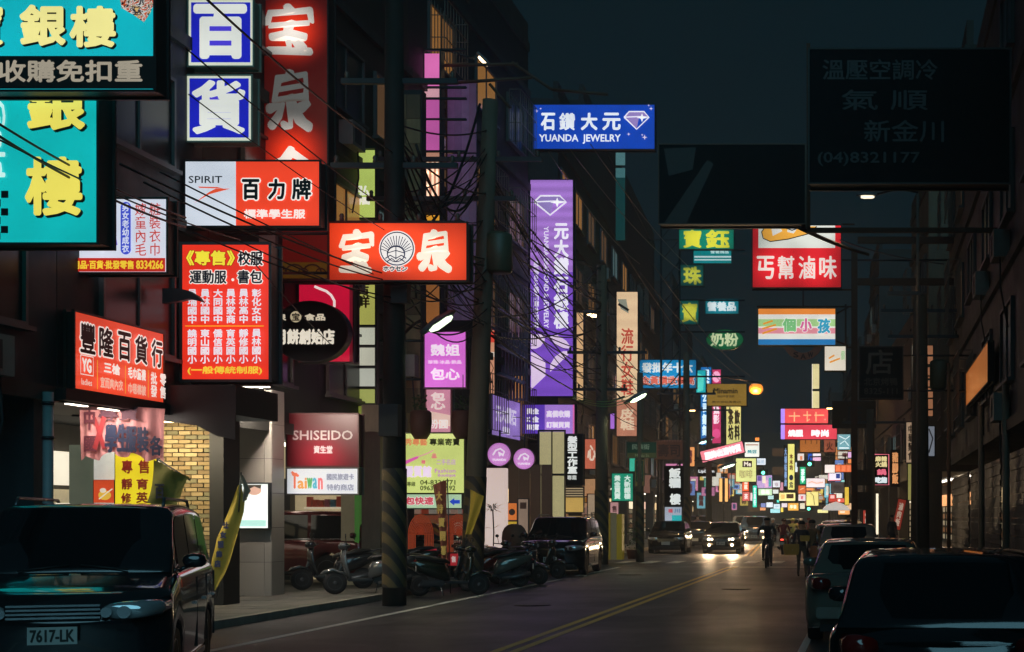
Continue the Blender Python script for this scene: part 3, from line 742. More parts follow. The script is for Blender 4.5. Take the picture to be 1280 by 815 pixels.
sign('tall_sign', 'tall red vertical sign with white brush characters rising behind the blue boxes', (321, -60, 409, 348), 28.2, '#b02018', [
    ('t', '宝', (330, 2, 393, 68), '#f3e6da', B(b=2.6, n=12, brush=0.045)), ('t', '泉', (333, 84, 394, 165), '#e6dcd2', B(b=2.8, n=12, brush=0.04)),
    ('t', '金', (332, 180, 394, 250), '#f3e6da', B(b=2.8, n=12, brush=0.04)),
    ('r', (321, 328, 409, 348), '#a98a24', B(name='wave_band', e=0.75))] +
    [('l', [(325+22*j+11*math.cos(a), 340-9*math.sin(a)) for a in [PI*q/8 for q in range(9)]], 2.0, '#3a1c14', B(dark=True, name='wave')) for j in range(4)] +
    [('l', [(336+22*j+6*math.cos(a), 341-5*math.sin(a)) for a in [PI*q/8 for q in range(9)]], 1.6, '#3a1c14', B(dark=True, name='wave')) for j in range(4)],
    wall=LW, thick=0.4, frame='#231816', e=1.0, spots=[(366, 38, 54), (366, 192, 56), (328, 296, 24)], dim=0.93, hot='#ff3c1a')
sign('box_sign', 'half white half red box sign with black outlined 百力牌', (232, 202, 399, 282), 24.8, '#ee4326', [
    ('r', (232, 202, 295, 282), '#d5dbe6', B(name='white_field', e=0.95)),
    ('t', 'SPIRIT', (236, 220, 278, 229), '#4c4a50', B(b=0.15, dark=True)),
    ('p', [(243, 254), (262, 240), (270, 236), (288, 236), (262, 243)], '#e2502e', B(name='swoosh')), ('p', [(248, 233.4), (272, 234), (280, 236), (250, 235)], '#e2502e', B(name='swoosh')),
    ('t', '百', (303, 224, 325, 250), '#14181c', B(b=1.0, dark=True, ol=('#f6efe6', 1.7), n=8)),
    ('t', '力', (336, 224, 357, 250), '#14181c', B(b=1.0, dark=True, ol=('#f6efe6', 1.7), n=8)),
    ('t', '牌', (366, 224, 390, 250), '#14181c', B(b=0.9, dark=True, ol=('#f6efe6', 1.7), n=8)),
    ('t', '標準學生服', (306, 262, 383, 274), '#fbe9e0', B(b=0.5)),
    ], wall=LW, thick=0.32, frame='#1c1c1e', e=1.0, facekind='tubesign', fk=B(scale=0.5, amt=0.12))
els = [('t', '《專售》', (233, 313, 294, 332), '#f6e23c', B(b=0.7, ol=('#8a1a14', 0.7), n=6)),
       ('t', '校服', (298, 314, 329, 332), '#232a44', B(b=0.5, dark=True, ol=('#f6efe6', 1.1), n=6)),
       ('t', '運動服', (238, 338, 284, 355), '#232a44', B(b=0.5, dark=True, ol=('#f6efe6', 1.1), n=6)),
       ('c', 292, 350, 1.8, 1.8, '#f6efe6', B(name='dot')), ('t', '書包', (298, 338, 329, 355), '#232a44', B(b=0.5, dark=True, ol=('#f6efe6', 1.1), n=6)),
       ('r', (233, 407.2, 331, 408.6), '#f59a28', B(name='rule_line')),
       ('t', '(一般傳統制服)', (236, 458, 329, 469), '#f2c83c', B(b=0.4))]
upper = ['員埔國中', '員林國中', '大同國中', '員林家商', '員林高中', '彰化女中']; lower = ['饒明國小', '東山國小', '僑信國小', '育英國小', '靜修國小', '員林國小']
for i in range(6):
    x = 236+i*16.3
    els.append(('t', '\n'.join(upper[i]), (x, 362, x+12, 405), '#e6e0e8', B(b=0.35, sp=1.0)))
    els.append(('t', '\n'.join(lower[i]), (x, 412, x+12, 455), '#e6e0e8', B(b=0.35, sp=1.0)))
sign('box_sign', 'red portrait box sign listing school names in two rows of white columns', (228, 306, 336, 474), 24.6, '#e8321f', els, wall=LW, thick=0.45, frame='#4c4648', e=1.0, fw=0.05, facekind='tubesign', fk=B(scale=0.4, amt=0.12))
sign('box_sign', 'white and lilac box sign with red column characters over a phone number strip', (83, 249, 208, 340), 21.6, '#d9dcea', [
    ('p', [(83, 249), (137, 249), (147, 306), (133, 312), (94, 312), (83, 310)], '#6c5bc4', B(name='lilac_shape')),
    ('c', 141, 297, 3, 3, '#e2e4f0', B(name='dot')), ('c', 127, 313, 3, 3, '#e2e4f0', B(name='dot')), ('c', 135, 274, 2.4, 2.4, '#e2e4f0', B(name='dot')),
    ('c', 158, 259, 6.4, 6.4, '#4452c8', B(name='pill')), ('c', 158, 312, 6.4, 6.4, '#4452c8', B(name='pill')), ('r', (151.7, 258, 164.3, 313), '#4452c8', B(name='pill')),
    ('t', '\n'.join('男女老幼成衣'), (153.5, 255, 162.5, 316), '#d9dcf0', B(b=0.3)),
    ('t', '\n'.join('嫁童內毛'), (170, 254, 184, 320), '#c84038', B(b=0.12)), ('t', '\n'.join('粧裝衣巾'), (188, 254, 202, 320), '#c84038', B(b=0.12)),
    ('r', (83, 323, 208, 340), '#c0281c', B(name='red_strip')),
    ('t', '日用品·百貨·批發零售', (85, 326, 169, 337), '#f4cc38', B(b=0.4)), ('t', '8334266', (172, 326, 206, 337), '#f4cc38', B(b=0.4))],
    wall=LW, thick=0.3, frame='#1c1c1e', e=0.95)
wall_sign('facade_sign', 'slanting orange red facade sign with five dark outlined characters over the pink valance', -11.82, 21.15, 23.8, 3.6, 4.74, '#e2452a', [
    ('t', '豐', (5, 8, 21, 22.5), '#17191c', B(b=0.5, dark=True, ol=('#f3e2d8', 0.9))), ('t', '隆', (24, 8, 40, 22.5), '#17191c', B(b=0.5, dark=True, ol=('#f3e2d8', 0.9))),
    ('t', '百', (44, 8, 59, 22.5), '#17191c', B(b=0.5, dark=True, ol=('#f3e2d8', 0.9))), ('t', '貨', (63, 8, 78, 22.5), '#17191c', B(b=0.5, dark=True, ol=('#f3e2d8', 0.9))),
    ('t', '行', (82, 8, 96, 22.5), '#17191c', B(b=0.5, dark=True, ol=('#f3e2d8', 0.9))),
    ('t', 'YG', (4, 25, 14, 32), '#f3e2d8', B(b=0.5)), ('l', [(2.5, 24), (15.5, 24), (15.5, 33), (2.5, 33), (2.5, 24)], 0.6, '#f3e2d8'), ('t', 'ladies', (3, 35, 14, 38), '#f3c8b8', B(b=0.1)),
    ('r', (19, 25, 19.7, 39), '#f0a030'), ('t', '三槍', (26, 25, 44, 30.5), '#f3e2d8', B(b=0.3)), ('t', '宜而爽內衣', (22, 32.5, 47, 38), '#f0b09a', B(b=0.25)),
    ('r', (49, 25, 49.7, 39), '#f0a030'), ('t', '毛巾童襪', (52, 25, 73, 31), '#f3e2d8', B(b=0.3)), ('t', '巾毯棉被', (52, 33, 73, 38.6), '#f0b09a', B(b=0.3)),
    ('r', (75, 25, 75.7, 39), '#f0a030'), ('t', '批\n發', (78, 25.5, 86, 38.5), '#f3e2d8', B(b=0.25)), ('t', '零\n售', (89, 25.5, 97, 38.5), '#f3e2d8', B(b=0.25))],
    box=(0, 4, 100, 40), thick=0.14, frame='#2a2220', e=1.0, both=False, fk=B(amt=0.45, scale=2.0))
sign('box_sign', 'dark red cosmetics box sign with white SHISEIDO, above the white sign', (359, 518, 447, 582), 29.4, '#7c0a1e', [
    ('t', 'SHISEIDO', (366, 538, 441, 550), '#f0d8d4', B(b=0.25)), ('t', '資生堂', (392, 557, 416, 567), '#e6ccc8', B(b=0.4))],
    wall=LW, thick=0.3, frame='#5a1a20', e=0.9, spots=[(403, 568, 44)], dim=0.80, hot='#b40e2c')
sign('box_sign', 'white box sign with rainbow lettering hung below the dark red cosmetics sign', (359, 586, 447, 617), 29.4, '#e2e4e8', [
    ('t', 'T', (365, 591, 372, 611), '#ee7850', B(b=0.8)), ('t', 'ai', (372, 597, 384, 611), '#e8a050', B(b=0.6)), ('t', 'w', (384, 597, 391, 611), '#62b068', B(b=0.6)), ('t', 'a', (391, 597, 397, 611), '#58b4c8', B(b=0.6)), ('t', 'n', (398, 597, 404, 612), '#e87878', B(b=0.6)),
    ('l', [(365, 590), (369, 593), (374, 595)], 3, '#ee7850'),
    ('t', '國民旅遊卡', (409, 592, 443, 600), '#8a8ca0', B(b=0.2)), ('t', '特約商店', (409, 605, 443, 613), '#8a8ca0', B(b=0.2))],
    wall=LW, thick=0.3, frame='#5a5a58', e=0.82)
# brush-lettered orange sign with round crest
cx, cy = 496.5, 311
rays = [('l', [(cx+7*math.cos(a), cy+6-7*math.sin(a)), (cx+19*math.cos(a), cy+3-19*math.sin(a))], 0.9, '#2b4a8c', B(dark=True, name='crest_ray')) for a in [PI*(j+0.5)/15 for j in range(15)]]
sign('box_sign', 'orange red landscape box sign with white brush characters round a blue crest', (412, 279, 583, 350), 26.3, '#e23c1c', [
    ('t', '宝', (422, 284, 466, 341), '#f6ead4', B(b=2.5, n=12, skew=0.06, brush=0.05)), ('t', '泉', (522, 285, 567, 341), '#f6ead4', B(b=2.5, n=12, skew=-0.02, brush=0.04)),
    ('c', cx, cy, 22.5, 22.5, '#ece6e0', B(name='crest')), ('c', cx, cy, 21.2, 21.2, '#2b4a8c', B(dark=True, name='crest')), ('c', cx, cy, 19.8, 19.8, '#ece6e0', B(name='crest'))] + rays + [
    ('c', cx, cy+7, 11.5, 10.5, '#2b4a8c', B(dark=True, name='crest_shell')), ('c', cx, cy+7.5, 10, 9, '#ece6e0', B(name='crest_shell')),
    ('l', [(cx, cy-2), (cx, cy+14)], 1.1, '#2b4a8c', B(dark=True, name='crest_shell')), ('l', [(cx-10, cy+6), (cx, cy+3), (cx+10, cy+6)], 1.1, '#2b4a8c', B(dark=True, name='crest_shell')),
    ('l', [(cx-13, cy+13), (cx-7, cy+9), (cx, cy+13), (cx+7, cy+9), (cx+13, cy+13)], 1.4, '#2b4a8c', B(dark=True, name='crest_wave')), ('l', [(cx-11, cy+17), (cx-5, cy+13), (cx, cy+17), (cx+5, cy+13), (cx+11, cy+17)], 1.4, '#2b4a8c', B(dark=True, name='crest_wave')),
    ('t', 'ホウセン', (481, 333.5, 511, 340), '#2b3a5c', B(b=0.3, dark=True, ol=('#ece6e0', 0.8)))],
    wall=LW, thick=0.35, frame='#2a2422', e=1.0, spots=[(446, 300, 70), (556, 322, 80), (500, 305, 60)], dim=0.72, hot='#fa4a22')
sign('tall_sign', 'crimson sign with a white curved stroke behind the black oval sign', (374, 356, 441, 452), 29.8, '#c01034', [
    ('l', [(393, 358), (400, 361), (408, 364), (414, 369), (418, 376), (418, 384)], 3.2, '#f0dcd8', B(name='curved_stroke')),
    ('r', (424, 356, 441, 452), '#7a0c22', B(name='shaded_band') ) if False else ('r', (437, 356, 441, 452), '#6a1020', B(name='edge_band'))],
    wall=LW, thick=0.3, frame='#301418', e=0.95)
sign('oval_sign', 'black oval sign with cream characters in front of the crimson sign', (341, 377, 434, 452), 28.8, '#15181a', [
    ('t', '泉', (347, 392, 358, 401), '#d8ceb4', B(b=0.5, e=0.85)), ('c', 370, 396, 7, 7, '#c8bb98', B(e=0.8)), ('t', '宝', (365, 391, 375, 401), '#15181a', B(b=0.4, dark=True)), ('t', '食品', (381, 392, 407, 401), '#d8ceb4', B(b=0.5, e=0.85)),
    ('t', '月餅創始店', (344, 411, 419, 431), '#e6dfcc', B(b=0.9, e=0.95))], shape='ellipse', plain=True, thick=0.25, frame='#101214')
# green vertical banner sign made of stacked panels
q = thing('banner_sign', 'narrow vertical sign of stacked pale green and white panels left of the striped pole', 'sign', P(456, 645, 33.4) - Vector((0, 0, 1.7)))
zz = lambda py: (645-py)*33.4/F + 1.7
for (a, b, c, e) in ((186, 272, '#b4c864', .9), (274, 345, '#96a850', .7), (347, 406, '#b4b45a', .8), (408, 431, '#c6c8b4', .85), (433, 457, '#c4c4b0', .85), (459, 483, '#b9bcae', .85), (485, 504, '#a9b060', .75), (506, 560, '#8f9c3c', .6)):
    m = MB(); m.box((-0.21, 0, zz(b)), (0.24, 0.12, zz(a)-0.03)); m.build('panel', emis(c, e), q)
m = MB(); m.box((-0.27, -0.03, zz(562)), (-0.215, 0.16, zz(184))); m.box((0.245, -0.03, zz(562)), (0.29, 0.16, zz(184)))
for py in (184, 273, 346, 407, 432, 458, 484, 505, 561): m.box((-0.214, -0.02, zz(py)-0.03), (0.244, 0.15, zz(py)+0.02))
for py in (240, 380, 520): m.box((-0.9, 0.05, zz(py)), (-0.272, 0.1, zz(py)+0.05))
m.build('frame', BLACK, q)
for (a, b, w0) in ((232, 245, '弘'), (246, 256, '福'), (280, 340, '豆\n漿'), (352, 385, '吉\n祥')):
    text_mesh(w0, -0.19, zz(b), 0.12, zz(a), -0.004, 0.01).build('lettering', mat('#6b3a2a' if a > 260 else '#f1f0e0', 0.5, 0, 0.0 if a > 260 else 0.8), q)
# pink square, pink poster, lime sign
sign('box_sign', 'pink square box sign with white characters above the lime green sign', (531, 415, 582, 484), 34.0, '#d66ad2', [
    ('t', '魏姐', (538, 430, 575, 445), '#f8e4f6', B(b=0.6)), ('t', '珍珠·冰品·飲品', (535, 450, 577, 455), '#f4c8f0', B(b=0.3)), ('t', '包心', (538, 460, 575, 475), '#f8e4f6', B(b=0.6))],
    wall=LW, thick=0.25, frame='#70406e', e=0.98)
sign('poster_board', 'pink striped poster board hanging under the pink square sign', (533, 487, 563, 540), 35.0, '#d890a8', [
    ('t', '包\n心', (538, 490, 557, 512), '#f3dcd8', B(b=0.8, e=0.8)), ('p', [(533, 513), (563, 519), (563, 533), (533, 527)], '#e8c4b8', B(e=0.8)), ('t', '粉圓', (536, 524, 560, 536), '#f6e6e2', B(b=0.5, e=0.8))],
    thick=0.06, frame='#8a5a60', e=0.7, cat='poster')
sign('box_sign', 'large lime green box sign with pink and black lettering and a phone number', (504, 542, 580, 616), 33.0, '#ccd87c', [
    ('t', '秀專藝', (506, 548, 534, 557), '#e08858', B(b=0.3)), ('t', '專業寄賣', (537, 548, 575, 557), '#3f4a20', B(b=0.25, dark=True)),
    ('p', [(504, 577), (519, 571), (523, 570), (523, 573), (506, 581)], '#e060b0'), ('l', [(523, 571), (534, 567), (542, 563)], 1.0, '#e080b0'),
    ('t', '精', (527, 575, 532, 580), '#e07080', B(b=0.3)), ('t', '品', (540, 567, 546, 573), '#e07080', B(b=0.3)), ('t', '二手名店', (546, 574, 570, 581), '#c8a0c8', B(b=0.15)),
    ('t', '優質館', (505, 582, 540, 597), '#efd8f0', B(b=0.7)), ('t', 'Fashion', (544, 586, 570, 591), '#c080c0', B(b=0.15)), ('t', 'Boutique', (548, 592, 570, 597), '#c080c0', B(b=0.15)),
    ('t', '洽專線', (504, 602, 520, 608), '#7a9030', B(b=0.1, dark=True)), ('t', '04-8321771', (526, 600, 570, 606), '#6f8a28', B(b=0.15, dark=True)), ('t', '0963-135592', (526, 607, 570, 613), '#6f8a28', B(b=0.15, dark=True))],
    wall=LW, thick=0.3, frame='#4a4c3a', e=0.95)
sign('box_sign', 'pale green strip sign with red outlined characters and a blue arrow', (504, 618, 577, 635), 33.0, '#b4d4ac', [
    ('t', '包快速', (507, 621, 542, 631), '#d85060', B(b=0.5, ol=('#f6e6e0', 0.6))),
    ('p', [(562, 627), (568, 622.5), (568, 625), (575, 625), (575, 629.5), (568, 629.5), (568, 632)], '#2248c4', B(name='arrow'))], thick=0.25, frame='#4a4c3a', e=0.85)
q = thing('return_wall', 'tan tiled wall face with two air conditioners between the striped pole and the pink square sign', 'wall', G1(499, 36.0))
for i in range(3):
    for j in range(14):
        m = MB(); m.box((-0.54+i*0.36, 0, 3.7+j*0.62), (-0.54+i*0.36+0.35, 0.05, 3.7+j*0.62+0.61)); m.build('panel', mat(['#8a7454', '#7c684a', '#93805e', '#6e5c44'][(i*3+j) % 4], 0.6, kind='wall'), q)
m = MB(); m.box((-0.56, 0.052, 3.6), (0.56, 0.4, 12.5)); m.build('core', DARK, q)
for z in (5.2, 8.6): link('air_conditioner', AC, q, (0.1, -0.01, z), (0, 0, R(-90)))
sign('vertical_sign', 'narrow red and peach lit strip right of the leaning pole', (612, 412, 618, 492), 45.0, '#d89878', [('r', (612, 414, 618, 428), '#e04838'), ('r', (612, 440, 618, 446), '#e8d8c8'), ('l', [(613, 452), (617, 460), (613, 470), (617, 484)], 1.0, '#a02c24', B(dark=True))], thick=0.12, e=0.85, frame='#241e1a')
sign('vertical_sign', 'warm orange lit cladding strip left of the tall purple sign', (644, 470, 656, 498), 46.5, '#d89058', [('r', (647, 470, 648, 498), '#40302a', B(dark=True)), ('r', (651, 470, 652, 498), '#40302a', B(dark=True))], thick=0.12, e=0.6, frame='#241e1a')
q = thing('metal_awning', 'sloping violet lit corrugated awning between the leaning pole and the tall purple sign', 'awning', G1(634, 46.0))
zz = lambda py: (645-py)*46.0/F + 1.7
for k, (y0, y1) in enumerate(((386, 410), (432, 452), (468, 482))):
    m = MB(); xs_ = [(620+i*3-634)*46/F for i in range(13)]
    m.loft([[(x, -0.25, zz(y0+(y1-y0)*i/12)), (x, 0.25, zz(y0+(y1-y0)*i/12)+0.1), (x, 0.25, zz(y0+(y1-y0)*i/12)+0.14), (x, -0.25, zz(y0+(y1-y0)*i/12)+0.04)] for i, x in enumerate(xs_)], smooth=False); m.build('eave', mat('#8a84a0', 0.35, 0.6), q)
for i in range(9):
    m = MB(); m.box(((622+i*4-634)*46/F, 0.3, zz(500)), ((624.6+i*4-634)*46/F, 0.34, zz(414))); m.build('slat', mat('#6f6480', 0.5, 0.3), q)
# tall pink tube sign and lavender flank (upper middle)
q = thing('tube_sign', 'tall pink lit tube sign with warm lower part above the orange brush-lettered sign', 'sign', P(541, 645, 38.3) - Vector((0, 0, 1.7)))
zz = lambda py: (645-py)*38.3/F + 1.7
for (a, b, c, e) in ((66, 108, '#dc6cb0', 1.0), (110, 122, '#e0a4b0', .8), (124, 188, '#c45aa4', .85), (190, 252, '#d89a80', .6), (268, 276, '#e8a030', .9), (352, 410, '#b5713c', .45)):
    m = MB(); m.box((-0.22, 0, zz(b)), (0.18, 0.25, zz(a)-0.02)); m.build('panel', emis(c, e), q)
for py in (200, 215, 232):
    for x in (-0.15, -0.02, 0.1):
        m = MB(); m.box((x, -0.05, zz(py+18)), (x+0.05, -0.02, zz(py))); m.build('glass_rod', mat('#ffd9b8', 0.3, 0, 1.2), q)
m = MB(); m.box((-0.28, -0.03, zz(420)), (-0.225, 0.28, zz(62))); m.box((0.185, -0.03, zz(420)), (0.23, 0.28, zz(62)))
for py in (62, 109, 123, 149, 189, 253, 420): m.box((-0.6, -0.04, zz(py)-0.03), (0.9, 0.06, zz(py)+0.02))
m.build('frame', BLACK, q)
q = thing('cladding_panel', 'streaky lavender metal cladding strip lit beside the tall pink tube sign', 'cladding', P(578, 645, 39.6) - Vector((0, 0, 1.7)))
zz = lambda py: (645-py)*39.6/F + 1.7
for i in range(4):
    for (a, b) in ((100, 190), (192, 280), (282, 400)):
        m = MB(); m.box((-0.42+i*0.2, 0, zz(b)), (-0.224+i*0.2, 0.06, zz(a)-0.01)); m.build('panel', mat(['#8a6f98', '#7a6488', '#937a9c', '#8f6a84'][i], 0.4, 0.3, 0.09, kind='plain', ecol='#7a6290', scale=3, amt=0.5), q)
m = MB()
for py in range(100, 400, 14): m.tube([(-0.75, 0, zz(py)), (-0.44, 0, zz(py))], 0.02, 5)
for x in (-0.75, -0.44): m.tube([(x, 0, zz(100)), (x, 0, zz(400))], 0.025, 5)
m.build('ladder', RUST, q)
# jewellery signs in the middle
star = lambda x, y, r: ('p', [(x+r*(1 if j % 2 == 0 else 0.3)*math.cos(PI*j/4), y+r*(1 if j % 2 == 0 else 0.3)*math.sin(PI*j/4)) for j in range(8)], '#e0d0e8', B(name='star'))
def diamond(cx, cy, w, h, col='#f4f0fa', fill='#8f7ab8'):
    k = [(-.5, -.18), (-.3, -.5), (.3, -.5), (.5, -.18), (0, .5)]
    pt = [(cx+a*w, cy+b*h) for a, b in k]; lw = w*0.05
    return [('p', [pt[0], pt[1], pt[2], pt[3]], fill, B(name='gem')), ('p', [pt[0], ((pt[0][0]+pt[3][0])/2+w*0.1, pt[0][1]), pt[4]], fill, B(name='gem')), ('l', pt+[pt[0]], lw, col, B(name='gem_outline')), ('l', [pt[0], (cx+w*.12, cy-.22*h), pt[3]], lw*.8, col, B(name='gem_outline')),
            ('p', [(cx+w*.22+a*w*.22, cy-h*.15+b*h*.26) for a, b in ((-1, 0), (-.2, -.2), (0, -1), (.2, -.2), (1, 0), (.2, .2), (0, 1), (-.2, .2))], '#ffffff', B(name='sparkle'))]
sign('box_sign', 'blue landscape box sign with white YUANDA JEWELRY and a diamond emblem', (667, 131, 818, 186), 50.2, '#0f3fae', [
    ('t', '石', (676, 141, 694, 163), '#eef2fa', B(b=0.8)), ('t', '鑽', (699, 141, 719, 163), '#eef2fa', B(b=0.6)), ('t', '大', (726, 141, 747, 163), '#eef2fa', B(b=0.8)), ('t', '元', (753, 141, 776, 163), '#eef2fa', B(b=0.8)),
    ('t', 'YUANDA  JEWELRY', (674, 168, 776, 180), '#eef2fa', B(b=0.25)), star(671, 139, 2.2), star(676, 136, 1.6), star(814, 136, 2.6), star(811, 132, 1.6), star(786, 168, 2.4), star(806, 172, 3.6), star(803, 169, 1.8)] + diamond(796, 151, 31, 22),
    wall=LW, thick=0.4, frame='#16213c', e=1.0)
sign('tall_sign', 'tall purple vertical jewellery sign with a diamond at its top and white petals', (663, 225, 716, 495), 50.4, '#7a4cc0', [
    ('r', (663, 225, 716, 340), '#a877d0', B(name='paler_field', kind='tubesign', mk=B(scale=0.9, amt=0.25))),
    ('t', '元\n大\n鑽\n石\n銀\n樓', (692, 279, 711, 411), '#f2ecfa', B(b=0.8)), ('t', 'YUANDA DIAMOND & JEWELRY', (678, 283, 686, 410), '#e6dcf4', B(rot=90, b=0.25)),
    ('t', '結婚GIA鑽石黃金珠寶', (667, 326, 674, 410), '#e0d4f0', B(rot=90, b=0.3)),
    ('p', [(664, 418)] + [(680-14*(1-math.cos(a))*0.1, 418+16*math.sin(a)*0.9) for a in (0, .3)] + [(681, 419), (681, 426), (676, 433), (670, 436), (664, 436)], '#e6ccec', B(name='petal')),
    ('p', [(687, 420), (697, 419), (708, 426), (715, 436), (703, 435), (694, 430)], '#e6ccec', B(name='petal')),
    ('p', [(664, 440), (674, 444), (682, 454), (682, 470), (664, 487)], '#e6ccec', B(name='petal')),
    ('p', [(715, 439), (704, 439), (694, 446), (688, 456), (688, 465)], '#e6ccec', B(name='petal'))] + diamond(688, 257, 40, 24),
    wall=LW, thick=0.4, frame='#2b2436', e=1.0, facekind='tubesign', fk=B(scale=0.6, amt=0.15))
sign('box_sign', 'purple and lilac box sign below the tall purple sign', (653, 506, 718, 542), 49.0, '#5b38b0', [
    ('r', (681, 506, 716, 542), '#a47ad2', B(name='lilac_field')), ('r', (716, 506, 718, 542), '#d86ab0', B(name='edge_strip')), ('t', '黃金', (658, 510, 674, 518), '#efe8fa', B(b=0.5)), ('t', 'K 金', (658, 520, 674, 528), '#efe8fa', B(b=0.5)), ('t', '珠寶', (658, 530, 674, 538), '#efe8fa', B(b=0.5)),
    ('t', '高價收購', (683, 513, 713, 522), '#efe0f6', B(b=0.5)), ('t', '訂製買賣', (683, 527, 713, 535), '#efe0f6', B(b=0.5))], wall=LW, thick=0.3, frame='#2b2436', e=0.95)
wall_sign('facade_sign', 'lilac slanting facade sign beside the leaning utility pole', -11.8, 44.4, 48.0, 4.25, 5.5, '#9474c8', [
    ('t', '元大鑽石', (14, 8, 86, 26), '#dcd0f0', B(b=0.8)), ('t', '銀樓', (36, 29, 62, 37), '#dcd0f0', B(b=0.6))], thick=0.14, frame='#3a3048', e=0.8, both=False, fk=B(amt=0.5))
for px, py, r, lb in ((624, 568, 14.3, 'round pink sign nearer the leaning pole, left one of the pair'), (655, 573.5, 13, 'round pink sign beside the purple sign, right one of the pair')):
    d = 43.6 if px < 640 else 45.4
    sign('round_sign', lb, (px-r, py-r, px+r, py+r), d, '#c47ac4', [
        ('c', px, py, r*.86, r*.86, '#cf8ccf', B(name='inner_disc')), ('l', [(px-r*.55, py+1), (px-r*.3, py-r*.35), (px+r*.1, py-r*.5), (px+r*.45, py-r*.25), (px+r*.3, py+r*.15)], 2.0, '#f4e2f4'), ('p', [(px-r*.1, py-r*.25), (px+r*.35, py-r*.05), (px, py+r*.2)], '#f4e2f4'),
        ('t', 'YUANDA', (px-r*.62, py+r*.36, px+r*.62, py+r*.58), '#f0dcf0', B(b=0.25))], shape='ellipse', thick=0.16, frame='#7a4a80', e=0.95, arms=[(0, 0.3, 0, 0.75)])
sign('vertical_sign', 'narrow black vertical sign with white brush characters above the grey car', (701, 543, 728, 606), 50.0, '#14171a', [
    ('t', '髮型工作室', (709, 546, 721, 590), '#e8ece8', B(b=0.5, e=0.95, rot=0)) if False else ('t', '髮\n型\n工\n作\n室', (709, 545, 722, 592), '#e8ece8', B(b=0.5, e=0.95)), ('t', '專業', (709, 594, 721, 600), '#c8ccc8', B(b=0.3, e=0.8))],
    plain=True, thick=0.3, frame='#101214', wall=LW)
sign('window_light', 'cream lit window with louvres under the narrow black vertical sign', (706, 609, 729, 640), 50.6, '#caa458', [
    ('r', (706, 609, 729, 622), '#453a2e', B(dark=True, name='louvre_field'))] + [('r', (706, 610+3*j, 729, 611.3+3*j), '#c4ac88', B(name='louvre', e=0.7)) for j in range(4)], cat='window', thick=0.1, e=0.8)
sign('lantern_sign', 'orange fabric lantern shaped sign behind the straight striped pole', (728, 549, 749, 586), 58.0, '#c8684e', [('t', '心', (734, 556, 745, 576), '#f4d8c0', B(b=0.6))], e=0.8, thick=0.5, facekind='sign')
sign('tall_sign', 'tall warm white vertical sign right of the warm street lamp', (771, 365, 797, 545), 66.0, '#e8c49a', [
    ('r', (771, 500, 797, 545), '#c88468', B(name='lower_field', e=0.85)), ('t', '流\n行\n女\n鞋', (776, 410, 792, 494), '#c8503c', B(b=0.5, e=0.9)), ('t', '皮\n鞋', (775, 510, 793, 538), '#e8c8a8', B(b=0.6, e=0.95)), ('p', [(772, 374), (783, 374), (786, 392), (776, 386)], '#9fa08c', B(e=0.7)), ('l', [(773, 380), (786, 388)], 3, '#3d3a30', B(dark=True))],
    wall=-12.9, thick=0.4, frame='#30281f', e=1.0, facekind='tubesign', fk=B(scale=0.5, amt=0.12))
sign('vertical_sign', 'slim cream lit vertical strip sign right of the tall purple sign', (721, 390, 729, 500), 52.0, '#e0b478', [], thick=0.2, frame='#30281f', e=0.9)
sign('vertical_sign', 'slim violet lit strip left of the tall warm white sign', (763, 517, 768, 536), 64.0, '#b070d8', [], thick=0.2, e=0.9)
sign('box_sign', 'small green box sign with two columns of white characters past the striped pole', (765, 592, 791, 626), 59.0, '#169070', [
    ('t', '黃\n金\n買\n賣', (767.5, 594, 776, 624), '#dff4e8', B(b=0.4)), ('t', '大\n新\n銀\n樓', (780, 594, 788.5, 624), '#dff4e8', B(b=0.4))], wall=-12.6, thick=0.3, frame='#0f3b30', e=0.9)
sign('box_sign', 'small teal lit panel above the small green box sign', (787, 573, 794, 589), 60.0, '#3fc0a0', [], thick=0.2, e=0.8)
sign('street_name_sign', 'green street name board over a tan strip, beside the sushi sign', (784, 553, 820, 572), 52.5, '#7a7450', [
    ('r', (784, 553, 820, 566), '#174a34', B(dark=True, name='green_board')), ('t', '民族街', (790, 555, 812, 562), '#b8c4a8', B(b=0.2, dark=True)), ('t', 'Minzu St.', (794, 567.5, 812, 571), '#c9c39a', B(dark=True))], plain=True, thick=0.06, frame='#5a5a48', cat='street sign', fw=0.02)
sign('street_name_sign', 'green vertical street name board under the horizontal street name board', (794, 575, 805, 607), 52.5, '#a08658', [
    ('r', (795, 576, 804, 602), '#174a34', B(dark=True, name='green_board')), ('t', '中\n正\n路', (796.5, 578, 802.5, 600), '#b8c4a8', B(b=0.2, dark=True))], plain=True, thick=0.06, frame='#5a5a48', cat='street sign', fw=0.02)
sign('box_sign', 'faded pink brown sushi sign with a scalloped edge beside the green street name board', (819, 551, 853, 574), 62.0, '#8a6254', [
    ('t', '壽司', (822, 555, 850, 571), '#4a3430', B(b=0.3, dark=True))] + [('c', 821+3.3*j, 551, 1.2, 1.2, '#a87868', B(dark=True, name='scallop')) for j in range(10)], plain=True, thick=0.3, frame='#5a4238')
sign('vertical_sign', 'black vertical sign with large white brush characters over a white shop sign', (831, 583, 853, 633), 64.0, '#101417', [
    ('t', '飯\n糰', (836, 585, 851, 610), '#e6ece8', B(b=0.7, e=0.95)), ('t', '樓', (837, 617, 851, 631), '#e6ece8', B(b=0.7, e=0.95))], plain=True, thick=0.3, frame='#0c0e10')
sign('box_sign', 'small pale sign with a red mark over a teal strip beneath white brush characters', (831, 633, 852, 651), 64.0, '#aab4c4', [('t', '福', (835, 636, 841, 641), '#d05060', B(b=0.3)), ('t', '川', (843, 636, 850, 641), '#5080a8', B(b=0.3)), ('r', (840, 644, 852, 651), '#28b4b8')], thick=0.3, e=0.85)
